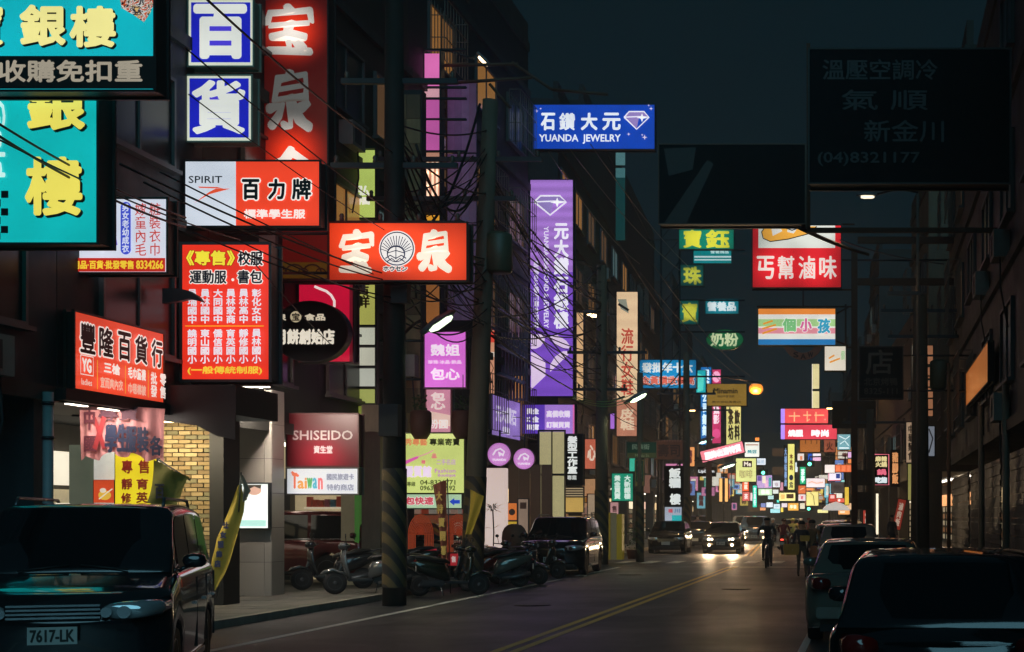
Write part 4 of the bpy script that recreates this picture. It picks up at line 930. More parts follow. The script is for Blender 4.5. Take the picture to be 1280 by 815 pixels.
sign('box_sign', 'bright blue box sign with white characters over red characters', (799, 450, 870, 485), 84.0, '#1490cc', [
    ('t', '發批年十六', (802, 453, 866, 466), '#e8f0f0', B(b=0.6)), ('t', '金黃購收價高', (801, 470, 868, 481), '#e46a58', B(b=0.4, ol=('#f0dcd0', 0.5)))], spots=[(820, 468, 36), (849, 468, 36)], dim=0.72, thick=0.5, frame='#0f3350', e=0.95, arms=[(-1.6, .5, -3.4, .5), (-1.6, -.5, -3.4, -.5)])
G, YG_ = '#0c8468', '#e8e03c'
sign('box_sign', 'green landscape sign with yellow brush characters, top of the green group', (849, 287, 917, 311), 75.0, G, [('t', '寶', (854, 287, 877, 310), YG_, B(b=0.9)), ('t', '鈺', (882, 287, 912, 310), YG_, B(b=0.9))], spots=[(869, 299, 34), (897, 299, 34)], dim=0.72, thick=0.4, frame='#0a2c24', e=0.95, arms=[(-1.4, 0, -3.2, 0)])
sign('box_sign', 'teal sign with white stripes just under the top green sign', (867, 313, 914, 329), 76.0, '#128a90', [('r', (868, 320, 914, 322), '#d8eaea'), ('r', (868, 324, 914, 325.5), '#d8eaea'), ('t', '營養補品', (888, 312.5, 911, 317), '#c8e8e8', B(b=0.2))], thick=0.3, e=0.8)
sign('box_sign', 'small green square sign with one yellow character 珠', (851, 331, 879, 357), 74.0, '#0c5a50', [('t', '珠', (854, 333, 877, 356), '#c8c840', B(b=0.9))], spots=[(859, 344, 16), (871, 344, 16)], dim=0.72, thick=0.4, frame='#0a2c24', e=0.8)
sign('box_sign', 'small green square sign with one yellow character below the 珠 sign', (850, 376, 873, 405), 74.5, '#0b7264', [('t', '寶', (852, 378, 872, 403), '#d0cc40', B(b=0.8))], spots=[(857, 390, 16), (866, 390, 16)], dim=0.72, thick=0.4, frame='#0a2c24', e=0.8)
sign('box_sign', 'teal landscape sign reading 營養品 in white', (882, 374, 923, 392), 80.0, '#148c9c', [('t', '營養品', (884, 377, 920, 389), '#e6f4f6', B(b=0.6))], spots=[(894, 383, 20), (911, 383, 20)], dim=0.72, thick=0.3, frame='#0a2c34', e=0.85)
sign('oval_sign', 'dark green oval sign reading 奶粉 in pale yellow', (883, 412, 929, 437), 82.0, '#106a3c', [('t', '奶粉', (888, 416, 923, 433), '#dce8b4', B(b=0.6))], shape='ellipse', spots=[(897, 424, 23), (915, 424, 23)], dim=0.72, thick=0.3, frame='#0c3020', e=0.75)
q = thing('sign_gantry', 'thin dark steel lattice mast carrying the green sign group on the left', 'gantry', P(838, 645, 76.5) - Vector((0, 0, 1.7)))
m = MB()
for x in (-0.5, 0.5): m.tube([(x, 0, 0.12), (x, 0, 17.5)], 0.06, 6)
for i in range(14): m.tube([(-0.5, 0, 1+i*1.2), (0.5, 0, 2.2+i*1.2)], 0.03, 5)
for z in (16.0, 13.3, 11.6, 9.2): m.tube([(0.5, 0, z), (4.0, 0, z)], 0.05, 5)
m.build('lattice', STEEL, q)
q = thing('wall_panel', 'dim teal lit slit of cladding right of the tall purple sign top', 'cladding', P(776, 645, 70) - Vector((0, 0, 1.7)))
zz = lambda py: (645-py)*70/F + 1.7
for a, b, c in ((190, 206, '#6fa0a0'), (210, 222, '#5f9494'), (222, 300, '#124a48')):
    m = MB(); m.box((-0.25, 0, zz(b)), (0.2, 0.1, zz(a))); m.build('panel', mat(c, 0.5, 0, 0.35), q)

def shop_rack(lb, px0, px1, d, back, e, seed):
    w = (px1-px0)*d/F; q = thing('shop_rack', lb, 'shelf', G1((px0+px1)/2, d) + Vector((0, 0, .12))); rn = random.Random(seed)
    m = MB(); m.box((-w/2, 0.4, 0), (w/2, 0.45, 3.2)); m.build('back_panel', mat(back, 0.6, 0, e), q)  # light of the shop interior put in as glow of panel and goods
    for j in range(4):
        m = MB(); m.box((-w/2, 0, 0.5+j*0.55), (w/2, 0.38, 0.54+j*0.55)); m.build('shelf_board', mat('#6b5a48', 0.5), q)
        x = -w/2+0.05
        while x < w/2-0.2:
            g = rn.uniform(0.1, 0.24); m = MB(); m.box((x, 0.05, 0.545+j*0.55), (x+g, 0.3, 0.545+j*0.55+rn.uniform(0.15, 0.42))); m.build('goods', mat(rn.choice(['#b8452c', '#d9a441', '#c9c4b8', '#8a3a52', '#a86a4a', '#d8b0a0']), 0.5, 0, 0.12), q); x += g+0.03
shop_rack('reddish lit shop shelves behind the arched woven screens', 506, 600, 40.6, '#a85a40', 0.25, 4)
shop_rack('warm lit shop shelves seen between the round pink signs and the grey car', 650, 700, 54.0, '#b08c60', 0.3, 5)
shop_rack('small warm lit shop shelves left of the yellow roadside cabinet', 726, 750, 62.0, '#c89a70', 0.45, 6)
# ------------------------------------------------------------------ right side signs
sign('box_sign', 'red box sign with white characters under a cropped food picture', (941, 282, 1051, 359), 45.5, '#d0161c', [
    ('r', (948, 282, 1044, 310), '#e4e4d8', B(name='white_field', e=0.95)),
    ('p', [(952, 290), (957, 283), (1020, 283), (1012, 292), (985, 299), (963, 302), (955, 298)], '#efa93c', B(name='food_picture')),
    ('l', [(957, 283), (952, 290), (954, 298), (963, 302), (985, 299), (1012, 292), (1021, 283)], 1.2, '#1d1a18', B(dark=True, name='food_outline')),
    ('p', [(964, 285), (975, 284), (978, 289), (966, 295)], '#dcd8d0', B(name='food_picture')), ('p', [(985, 284), (998, 284), (992, 292), (984, 290)], '#dcd8d0', B(name='food_picture')), ('l', [(979, 284), (990, 288), (1002, 284)], 1.4, '#1d1a18', B(dark=True, name='food_outline')),
    ('t', '丐', (946, 320, 968, 349), '#f6e2d8', B(b=0.6)), ('t', '幫', (972, 320, 993, 349), '#f6e2d8', B(b=0.5)), ('t', '滷', (998, 320, 1019, 349), '#f6e2d8', B(b=0.5)), ('t', '味', (1024, 320, 1046, 349), '#f6e2d8', B(b=0.6))],
    thick=0.35, frame='#3a1414', e=1.0, spots=[(966, 335, 44), (1020, 338, 44), (990, 280, 60), (1030, 285, 50)], dim=0.6, hot='#e8202a')
sign('box_sign', 'white sign with orange, green, pink and blue bands reading 三個小孩', (948, 386, 1044, 431), 45.5, '#e6e2d8', [
    ('r', (948, 386, 1044, 393), '#ee8a38', B(name='orange_band')), ('r', (948, 399, 1044, 408), '#a4cc88', B(name='green_band')), ('r', (948, 410, 1044, 417), '#e08c98', B(name='pink_band')), ('r', (948, 424, 1044, 431), '#2a78b4', B(name='blue_band')),
    ('l', [(954, 405), (966, 401)], 2.2, '#e8962c', B(name='lettering')), ('l', [(953, 411), (970, 406)], 2.2, '#e8962c', B(name='lettering')), ('l', [(953, 417), (971, 411)], 2.4, '#e8962c', B(name='lettering')),
    ('t', '個', (978, 398, 995, 415), '#7cc07c', B(b=0.8, ol=('#f4f0e8', 0.8))), ('t', '小', (1000, 398, 1015, 415), '#dc6a9c', B(b=0.8, ol=('#f4f0e8', 0.8))), ('t', '孩', (1022, 398, 1038, 417), '#38a0c0', B(b=0.8, ol=('#f4f0e8', 0.8)))],
    thick=0.35, frame='#8a7040', e=0.95)
sign('box_sign', 'small cream sign with two orange dashes below the banded sign', (1031, 433, 1057, 463), 45.3, '#e8dcc8', [('l', [(1036, 448), (1043, 444)], 2, '#e8962c', B(name='lettering')), ('l', [(1037, 453), (1050, 448)], 2, '#e8962c', B(name='lettering')), ('t', '個', (1051, 438, 1056, 450), '#b4d0a0', B(b=0.3))], thick=0.3, frame='#8a7040', e=0.95)
q = thing('sign_gantry', 'rusty steel gantry post carrying the red food sign and the banded sign', 'gantry', P(1068, 645, 45.8) - Vector((0, 0, 1.7)))
m = MB(); m.box((-0.1, -0.1, 0.1), (0.1, 0.1, 10.2)); m.build('post', RUST, q)
m = MB(); zz = lambda py: (645-py)*45.8/F + 1.7
for py in (352, 300): m.box((0.102, -0.06, zz(py)-0.12), (3.2, 0.06, zz(py)+0.1))
m.build('wall_beam', RUST, q)
m = MB()
for (x0, y0, x1, y1) in ((1068, 383, 946, 383), (1068, 434, 1046, 434), (1060, 384, 1045, 392), (1060, 432, 1045, 426), (1068, 280, 1052, 280), (1068, 362, 940, 362), (1057, 380, 1057, 464)):
    m.tube([((x0-1068)*45.8/F, 0.05, zz(y0)), ((x1-1068)*45.8/F, 0.05, zz(y1))], 0.03, 6)
m.build('bracing', RUST, q)
q = thing('ring_sign', 'unlit brown ring sign with letters S A W hanging behind the banded sign', 'sign', P(1004, 424, 52))
m = MB(); ro, ri = 26*52/F, 17*52/F; n = 40
m.loft([[(math.cos(2*PI*k/n)*r, y, math.sin(2*PI*k/n)*r) for k in range(n)] for r, y in ((ro, 0), (ro, 0.1), (ri, 0.1), (ri, 0), (ro, 0))], cap=False, smooth=False); m.build('ring', mat('#8a6a58', 0.7), q)
for ch, a in (('S', 245), ('A', 270), ('W', 295)):
    x, z = math.cos(R(a))*(ro+ri)/2, math.sin(R(a))*(ro+ri)/2; text_mesh(ch, x-0.1, z-0.1, x+0.1, z+0.1, -0.006, 0.008).build('lettering', BLACK, q)
m = MB(); m.tube([(0, 0.05, ri), (0, 0.05, 3.0)], 0.03, 6); m.tube([(0, 0.05, 2.9), (5.5, 0.05, 2.9)], 0.04, 6); m.build('hanger', STEEL, q)
DK = '#232a2e'
sign('billboard', 'huge unlit billboard with faint grey characters in the upper right', (1012, 62, 1262, 228), 24.0, '#1c2428', [
    ('t', '溫壓空調冷', (1028, 74, 1172, 100), '#30393d', B(dark=True, b=0.4)), ('t', '氣 順', (1052, 112, 1160, 138), '#30393d', B(dark=True, b=0.4)), ('t', '新金川', (1080, 150, 1180, 178), '#30393d', B(dark=True, b=0.4)), ('t', '(04)8321177', (1022, 190, 1150, 208), '#30393d', B(dark=True, b=0.4))],
    plain=True, thick=0.5, frame='#30302e', cat='billboard', fw=0.03)
sign('billboard', 'dark unlit billboard with a thin brown frame left of the huge one', (824, 181, 1006, 279), 30.0, '#1c2427', [
    ('p', [(830, 279), (858, 279), (892, 205), (884, 200)], '#2a2c2a', B(dark=True, name='figure_print')), ('p', [(830, 186), (870, 184), (866, 212), (836, 220)], '#292c2c', B(dark=True, name='figure_print'))], plain=True, thick=0.45, frame='#5a4a3c', cat='billboard', fw=0.025)
q = thing('sign_gantry', 'dark steel beam frame holding the two unlit billboards', 'gantry', P(1010, 645, 30.4) - Vector((0, 0, 1.7)))
zz = lambda py: (645-py)*30.4/F + 1.7
m = MB(); m.box((-0.04, 0.2, zz(285)), (0.04, 0.3, zz(50))); m.box((-0.04, 0.2, zz(282)), (4.2, 0.3, zz(288))); m.box((-0.04, 0.2, zz(180)), (4.2, 0.3, zz(184))); m.build('beam', RUST, q)
sign('box_sign', 'unlit dark sign with faint character 店 beside the steel gantry post', (1075, 434, 1128, 497), 40.0, '#20262a', [
    ('t', '店', (1082, 437, 1116, 468), '#4a4540', B(dark=True, b=0.5)), ('t', '北京烤鴨', (1080, 472, 1122, 482), '#3c3a36', B(dark=True, b=0.2)), ('t', '8325-111', (1080, 485, 1122, 493), '#3c3a36', B(dark=True, b=0.2))], plain=True, thick=0.4, frame='#2c2a28', wall=2.8)
sign('box_sign', 'brown unlit sign below the faint 店 sign, reading 店 in dark strokes', (1041, 502, 1094, 534), 60.0, '#4a3a2c', [('t', '店', (1058, 505, 1078, 531), '#1c1815', B(dark=True, b=0.5))], plain=True, thick=0.4, frame='#2c241e')
wall_sign('facade_sign', 'orange glowing panel on the dark right-hand facade', 2.55, 30.6, 37.6, 4.6, 5.45, '#b8682a', [], side=1, thick=0.12, frame='#2a2019', e=0.5, both=False, fk=B(amt=0.7, scale=0.6, ecol='#d87a30'))
for px, d, lb in ((1233, 34.0, 'pale round pillar of the dark right facade, farther one of the pair'), (1265, 28.2, 'pale round pillar of the dark right facade, nearer one of the pair')):
    q = thing('round_pillar', lb, 'pillar', P(px, 645, d) - Vector((0.12, 0, 1.58)))
    m = MB(); m.tube([(0, 0, 0), (0, 0, 4.3)], 0.075, 14); m.build('shaft', mat('#9a8e7e', 0.5, kind='wall'), q)
    m = MB(); m.box((-0.11, -0.11, 0), (0.11, 0.11, 0.16)); m.build('foot', CONC, q)
sign('neon_sign', 'portrait neon sign in a pink frame with yellow and pink characters on the right', (1091, 567, 1112, 607), 62.0, '#1a1012', [
    ('l', [(1092, 568), (1111, 568), (1111, 606), (1092, 606), (1092, 568)], 1.2, '#f47a8a', B(e=1.0, name='neon_frame')), ('t', '麻辣\n火鍋', (1094, 570, 1109, 584), '#f4e0a0', B(b=0.4, e=1.0)), ('t', '鍋', (1096, 586, 1108, 594), '#f07088', B(b=0.5, e=1)), ('t', '吃飽', (1094, 596, 1109, 604), '#e4f0f4', B(b=0.6, e=1.0))], plain=True, thick=0.3, frame='#2a1a1c', cat='neon sign')
sign('neon_sign', 'yellow neon characters in a column left of the pink framed neon sign', (1082, 568, 1089, 606), 63.0, '#1c1812', [('t', '中\n山\n小\n吃', (1083, 569, 1088.5, 605), '#f0d840', B(b=0.35, e=1.0))], plain=True, thick=0.2, cat='neon sign')
sign('vertical_sign', 'orange character column right of the pink framed neon sign', (1114, 563, 1124, 608), 61.0, '#3a2418', [('t', '豬\n腳\n飯', (1115, 565, 1123, 605), '#f0a468', B(b=0.4, e=0.9))], plain=True, thick=0.2)
sign('vertical_sign', 'bright cream light strip beside the warm corner shop door on the right', (1095, 617, 1098, 668), 60.0, '#fff0d0', [], thick=0.15, e=1.3)
sign('banner', 'red and white hanging banner left of the bright cream strip', (1079, 638, 1089, 663), 60.5, '#c84a3a', [('t', '牛\n肉\n麵', (1081, 640, 1087, 661), '#f4e0d0', B(b=0.4))], thick=0.04, e=0.7)
sign('banner', 'tilted red banner with faded lettering at the right-hand shop corner', (1119, 624, 1129, 662), 58.0, '#a83c2c', [('t', '滷\n肉\n飯', (1121, 628, 1127, 658), '#e8c8b0', B(b=0.3))], thick=0.04, e=0.5, roll=R(12))
# ------------------------------------------------------------------ distant signs; columns: label, rect, distance, colour, elements, emission
def far(lb, rect, d, col, els=(), e=1.0, nm='box_sign', **k):
    e *= 1.6
    return sign(nm, lb, rect, d, col, els, thick=0.4, frame='#1c1e20', e=e, **k)
far('black sign with white LipDom lettering on the left of the street', (872, 584, 894, 595), 88, '#101214', [('t', 'LipDom', (873, 587, 893, 592), '#e6ecec', B(b=0.25, e=0.95)), ('l', [(878, 587), (883, 584.5), (888, 587)], 0.8, '#e6ecec')], plain=True)
far('gold self-lit board with dark lettering beside the orange street lamp', (884, 480, 933, 507), 80, '#8a6a28', [('t', 'Minamin', (892, 485, 922, 492), '#2a2216', B(dark=True, b=0.25)), ('t', '咖啡館', (897, 494, 918, 497), '#2a2216', B(dark=True)), ('t', '義式餐點專賣店', (890, 501, 926, 504), '#2a2216', B(dark=True))], e=0.62)  # brightness put in as the board's own glow
far('blue vertical sign with white characters right of the bright blue sign', (876, 459, 889, 556), 92, '#1260a0', [('t', '眼\n鏡\n公\n司\n鐘\n錶', (877.5, 462, 887, 545), '#cfe8f4', B(b=0.5))], e=0.9)
far('teal patch sign overlapping the blue vertical sign', (870, 463, 882, 492), 90, '#1a9aa0', [('p', [(871, 466), (880, 470), (879, 488), (872, 490)], '#50c8b8')], e=0.8)
far('pink vertical sign with white characters and a round pink top', (890, 462, 901, 554), 94, '#b8305c', [('c', 895.5, 471, 5, 7, '#f0a0c0'), ('t', '婚\n紗\n攝\n影', (891.5, 482, 899.5, 530), '#f4d0d8', B(b=0.4)), ('c', 895.5, 542, 5, 6, '#d84a80')], e=0.85)
far('pale yellow vertical sign with dark strokes under the gold board', (908, 508, 926, 556), 96, '#c8c478', [('t', '茶\n坊', (910, 512, 917, 550), '#302c20', B(b=0.5, dark=True)), ('t', '飲\n料', (918, 512, 925, 550), '#302c20', B(b=0.5, dark=True))], e=0.8)
far('pink slanting banner sign with white characters over the left lane', (876, 558, 930, 572), 86, '#e07884', [('t', '服飾出清特賣', (880, 560, 927, 570), '#f8ecec', B(b=0.6))], e=1.0, roll=R(-14))
far('white sign with grey and teal text at the right end of the pink banner', (931, 553, 949, 571), 100, '#d8dcd4', [('t', '美容', (934, 562, 946, 567), '#4a8a90', B(b=0.2)), ('r', (932, 555, 948, 557), '#a88f84')], e=0.95)
far('small orange cube light on top of the white and teal sign', (944, 547, 949, 551), 101, '#ee8a3c', e=1.0)
far('pale yellow sign with a dark red Me square', (920, 573, 945, 602), 97, '#d8dc8c', [('r', (928, 576, 940, 584), '#5a1a18', B(dark=True)), ('t', 'Me', (930, 577, 939, 583), '#e8dcc8', B(b=0.3)), ('t', '咖啡', (924, 587, 941, 598), '#a8a068', B(b=0.3))], e=0.85)
far('small white sign above the left traffic light', (944, 573, 957, 581), 108, '#d4dce4', [('t', '藥局', (946, 575, 955, 580), '#99aabb', B(b=0.1))], e=0.95)
far('orange red vertical sign left of the violet sign block', (928, 597, 936, 614), 110, '#e4582e', [('t', '麵\n館', (930, 599, 934.5, 612), '#f6d8c0', B(b=0.3))])
far('red white sign under the orange red vertical sign', (928, 615, 937, 626), 112, '#c86058', [('t', '茶', (930, 617, 935, 624), '#f0dcd8', B(b=0.3))], e=.9)
far('white pink sign next to the teal strip sign', (937, 616, 941, 626), 113, '#d8c0c8', e=.9)
far('teal green vertical strip sign with white characters', (941, 607, 946, 634), 105, '#38c8a8', [('t', '文\n具\n行', (942, 609, 945, 632), '#e4fff4', B(b=0.25))])
far('violet and white block sign below the left traffic light', (946, 594, 965, 610), 115, '#a890c0', [('r', (947, 595, 952, 601), '#5a4890'), ('r', (956, 600, 960, 609), '#d8a8c8'), ('r', (953, 595, 957, 604), '#e0d8c0'), ('r', (961, 597, 964, 608), '#409c9c')], e=.9)
far('pale green landscape sign under the violet block', (948, 611, 965, 619), 118, '#b4d8b0', [('t', '書局', (951, 612, 962, 618), '#e8f4e4', B(b=0.3))], e=.95)
far('small white square sign with grey marks left of the blue neon column', (966, 601, 975, 609), 125, '#dcdce0', [('t', '福', (968, 603, 973, 608), '#b0a0a8', B(b=0.2))], e=.95)
far('pink fleck sign beside the blue neon column', (975, 603, 979, 613), 130, '#c88898', e=.9)
far('dark sign with blue neon characters left of the tall yellow sign', (980, 557, 984, 611), 104, '#182034', [('t', '大\n補\n帖\n藥\n房', (980.3, 560, 983.8, 608), '#8ab0e8', B(b=0.25, e=1.0))], plain=True)
far('tall pale yellow sign with red characters over blue ones', (985, 555, 993, 612), 103, '#dcd474', [('t', '木\n木\n坊', (986.5, 567, 991.5, 588), '#b83428', B(b=0.3, dark=True)), ('c', 989, 597, 2.6, 3.6, '#30589c', B(dark=True)), ('t', '小\n川', (986.5, 602, 991.5, 610), '#30589c', B(b=0.4, dark=True))], e=.95)
far('red pink upper half of the neon box sign with orange strokes', (976, 511, 1035, 529), 84, '#d84a48', [('r', (976, 511, 981, 529), '#a884e8'), ('l', [(986, 520), (1000, 520)], 1.5, '#f8a878'), ('l', [(993, 515), (993, 527)], 1.5, '#f8a878'), ('l', [(1004, 519), (1014, 519)], 1.5, '#f8a878'), ('l', [(1009, 514), (1009, 527), (1012, 524)], 1.3, '#f8a878'), ('l', [(1018, 519), (1030, 519)], 1.5, '#f8a878'), ('l', [(1020, 515), (1020, 527)], 1.3, '#f8a878')], nm='neon_sign')
far('red pink lower half of the neon box sign with white characters', (976, 531, 1046, 549), 84, '#c83848', [('r', (976, 531, 981, 549), '#a884e8'), ('t', '燒臘', (985, 537, 1004, 546), '#fbe8e8', B(b=0.5)), ('t', '時尚', (1014, 537, 1036, 546), '#fbe8e8', B(b=0.5))], nm='neon_sign')
far('cream lit vertical window strip standing above the neon box sign', (1015, 455, 1024, 510), 84.5, '#d8c890', [('r', (1015, 486, 1024, 489), '#20201c', B(dark=True)), ('r', (1014.4, 455, 1015.6, 510), '#f2ead8')], e=.8, nm='lit_window_strip')
far('brown orange sign with dark tick marks under the neon box sign', (1000, 550, 1025, 565), 88, '#a0602c', [('l', [(1007, 550), (1007, 555)], 0.8, '#2a1810', B(dark=True)), ('l', [(1014, 550), (1014, 555)], 0.8, '#2a1810', B(dark=True)), ('l', [(1021, 550), (1021, 555)], 0.8, '#2a1810', B(dark=True))], e=.8)
far('brown sign with one dark character right of the tick marked sign', (1030, 550, 1044, 565), 87, '#8c4a34', [('t', '火', (1033, 552, 1041, 563), '#3c1c18', B(b=0.2, dark=True))], e=.7)
far('pale blue glassy sign with white flecks at the right end of the neon sign', (1047, 543, 1063, 562), 86, '#6898a0', [('l', [(1049, 545), (1057, 549), (1062, 545)], 1, '#dcecec'), ('l', [(1050, 555), (1056, 551), (1061, 557)], 1, '#dcecec'), ('l', [(1049, 560), (1061, 560)], 1.4, '#e4f0f0')], e=.9)
far('white and orange sign left of the blue and pink sign', (997, 567, 1005, 576), 110, '#d8ccc4', [('r', (1000, 570, 1003, 575), '#d07850')], e=.95)
far('blue sliver sign left of the pink white sign', (1010, 567, 1015, 576), 111, '#1c4aa4', e=.95)
far('pink and white sign above the right traffic light', (1016, 567, 1026, 576), 112, '#dcaac4', [('r', (1016, 567, 1026, 570.5), '#e8e0e8')], e=.95)
far('green vertical sign with white characters below the right traffic light', (1000, 583, 1007, 605), 106, '#12a070', [('t', '茶\n亭', (1001, 586, 1006, 603), '#e0fcf0', B(b=0.4))])
far('white landscape sign with orange pink swirl', (1008, 598, 1031, 609), 107, '#e4d4d4', [('l', [(1010, 604), (1015, 602), (1020, 604), (1029, 603)], 1.5, '#e8a890')])
far('orange brown square sign below the green vertical sign', (998, 607, 1007, 617), 116, '#d06838', [('l', [(1000, 612), (1005, 610)], 1, '#f0b890')], e=.9)
far('amber sign band right of the orange brown square', (1008, 610, 1017, 613), 117, '#e08a50', e=.9)
far('white sign with pink mark under the orange brown square', (998, 618, 1007, 626), 121, '#d8c8cc', [('r', (1001, 620, 1004, 624), '#c86878')], e=.9)
far('pale yellow sign with grid lines and a dark curve', (1008, 615, 1023, 632), 109, '#e8d884', [('l', [(1013, 616), (1017, 620), (1018, 631)], 0.8, '#50482c', B(dark=True))], e=.95)
far('yellow framed picture sign in the middle of the cluster', (974, 616, 994, 626), 120, '#e4dc90', [('r', (983, 617.5, 992, 623), '#5c4838', B(dark=True)), ('r', (976, 618, 981, 624), '#e8b068')])
far('orange yellow sign with white marks below the yellow framed sign', (985, 629, 998, 638), 124, '#e8a848', [('t', '早餐', (987, 631, 996, 636), '#f8ecc8', B(b=0.2))])
far('white sign with soft blue cast below the pale green sign', (958, 628, 966, 634), 127, '#dce4ec')
far('white blue sign beside the soft blue one', (967, 630, 975, 636), 129, '#c8dce4', [('r', (969, 632, 973, 634), '#a8c0cc')])
far('small turquoise light sign in the middle of the cluster', (971, 625, 974, 628), 126, '#50e0d0')
far('white pink sign low in the cluster', (977, 629, 984, 634), 131, '#e0d0d4')
far('yellow sliver sign low in the cluster', (976, 634, 979, 640), 132, '#ecd050')
far('cyan white shop front sign low in the cluster', (963, 636, 975, 641), 134, '#a0dce0')
far('blue violet sign low on the left of the cluster', (951, 629, 957, 634), 122, '#7884b8', e=.9)
far('orange low sign at the left of the cluster', (950, 634, 957, 638), 123, '#e09868', e=.9)
far('pale cyan sign left of the yellow framed sign', (960, 619, 967, 624), 128, '#b0d8d4', e=.9)
far('white sign with a dark curve left of the yellow framed sign', (966, 612, 973, 617), 133, '#dce0d8', e=.9)
far('bright white sign left of the white orange swirl sign', (994, 578, 997, 590), 119, '#d0dce0', e=.9)
far('cream sign below the orange yellow one', (1000, 629, 1006, 636), 136, '#e8dcc0', e=.85)
far('pale yellow low sign at the foot of the grid sign', (1022, 637, 1035, 641), 113, '#e4dc94')
far('white square sign left of the three orange lanterns panel', (1031, 581, 1044, 591), 99, '#e0d4cc')
far('orange panel sign with three lit fields', (1044, 581, 1064, 590), 98, '#c85a30', [('r', (1045, 582, 1050, 589), '#e8784c'), ('r', (1052, 582, 1057, 589), '#e8784c'), ('r', (1059, 582, 1063, 589), '#e8784c')], e=.95)
far('red framed white and blue sign under the white square sign', (1035, 591, 1051, 601), 100, '#e4dce8', [('l', [(1036, 591), (1036, 600.5), (1051, 600.5)], 1.0, '#d04858'), ('r', (1045, 592, 1050, 598), '#203c80')], e=.95)
far('small teal cap sign right of the red framed sign', (1051, 600, 1056, 603), 102, '#88c8c0', e=.9)
far('pink violet strip sign at the right edge of the dark gap', (1060, 565, 1064, 572), 92, '#d8a8d0', e=.9)
far('orange strip sign under the pink violet strip', (1060, 574, 1064, 579), 93, '#e08048', e=.95)
far('red sign with pink square near the right awnings', (1036, 618, 1045, 627), 104, '#b83c30', [('r', (1038, 619, 1043, 623), '#f0b8b0')], e=.95)
far('red shop sign band with white blots on the right', (1037, 623, 1056, 628), 105, '#d85c48', [('c', 1041, 625.5, 1.5, 1.5, '#ffe8e0'), ('c', 1049, 625.5, 1.5, 1.5, '#ffe8e0')], e=.95)
far('yellow vertical strip sign on the right pavement', (1056, 609, 1061, 631), 94, '#d8b440', e=.85)
far('slim orange sign right of the yellow vertical strip', (1064, 606, 1067, 618), 91, '#d88848', e=.8)
far('warm orange shop sign low on the right', (1048, 637, 1062, 643), 96, '#e8a060', [('r', (1050, 639, 1056, 641), '#f8dcc0')], e=.95)
far('peach shop sign beside the warm orange one', (1058, 629, 1068, 637), 97, '#d8b088', e=.9)
far('dim grey sign under the small teal cap sign', (1039, 603, 1055, 616), 101, '#5c5450', [('t', '旅社', (1042, 606, 1052, 613), '#3a3430', B(dark=True))], e=.4)
q = thing('street_umbrella', 'pale glowing round food stall umbrella low on the right', 'umbrella', P(1045, 638, 90))
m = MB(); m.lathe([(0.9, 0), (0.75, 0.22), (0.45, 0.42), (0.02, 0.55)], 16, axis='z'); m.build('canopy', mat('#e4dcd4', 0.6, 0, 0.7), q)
m = MB(); m.tube([(0, 0, -2.0), (0, 0, 0.5)], 0.03, 6); m.build('pole', STEEL, q)
for i, (px, t0, lb) in enumerate([(901, 92, 'warm lit vertical light strip on the left row, left one of two'), (908, 90, 'warm lit vertical light strip on the left row, right one of two')]):
    far(lb, (px-1.8, 598, px+1.8, 627), t0, '#f0b468', e=.95, nm='light_strip')

for lb, rect, c, els in (('pale scribbled strip for a lit shopfront, high beside the faint 店 sign on the right', (1140, 432, 1151, 498), '#a89c88', [('l', [(1142, 440), (1149, 452), (1143, 466), (1149, 480), (1143, 494)], 1.2, '#2c2620', B(dark=True))]),
        ('peach upright strip with dark bars for a lit shopfront on the right', (1157, 432, 1166, 520), '#b87c58', [('r', (1157, 455+i*14, 1166, 457+i*14), '#2a1e18', B(dark=True)) for i in range(5)]),
        ('blue white torn poster strip on the right below the peach strip', (1159, 533, 1168, 570), '#8c94a0', [('l', [(1161, 536), (1166, 548), (1161, 566)], 1.5, '#2a2c34', B(dark=True))]),
        ('cream lettered strip at the right-hand shop edge over the yellow green one', (1133, 528, 1144, 578), '#c8a888', [('t', '中\n華\n麵\n食', (1135, 531, 1142, 575), '#4a3024', B(b=0.3, dark=True))]),
        ('yellow green upright strip at the right-hand shop edge', (1135, 580, 1145, 625), '#b0a860', []),
        ('cream shelf like strip low at the right-hand shop edge', (1137, 630, 1147, 682), '#c8b088', [('r', (1137, 636+i*7, 1147, 638+i*7), '#3c2c20', B(dark=True)) for i in range(6)])):
    sign('vertical_sign', lb, rect, 52.0 if rect[0] < 1150 else 49.0, c, els, thick=0.2, e=0.6, frame='#241e1a')  # glowing strips standing in for bright glimpses of lit shopfronts

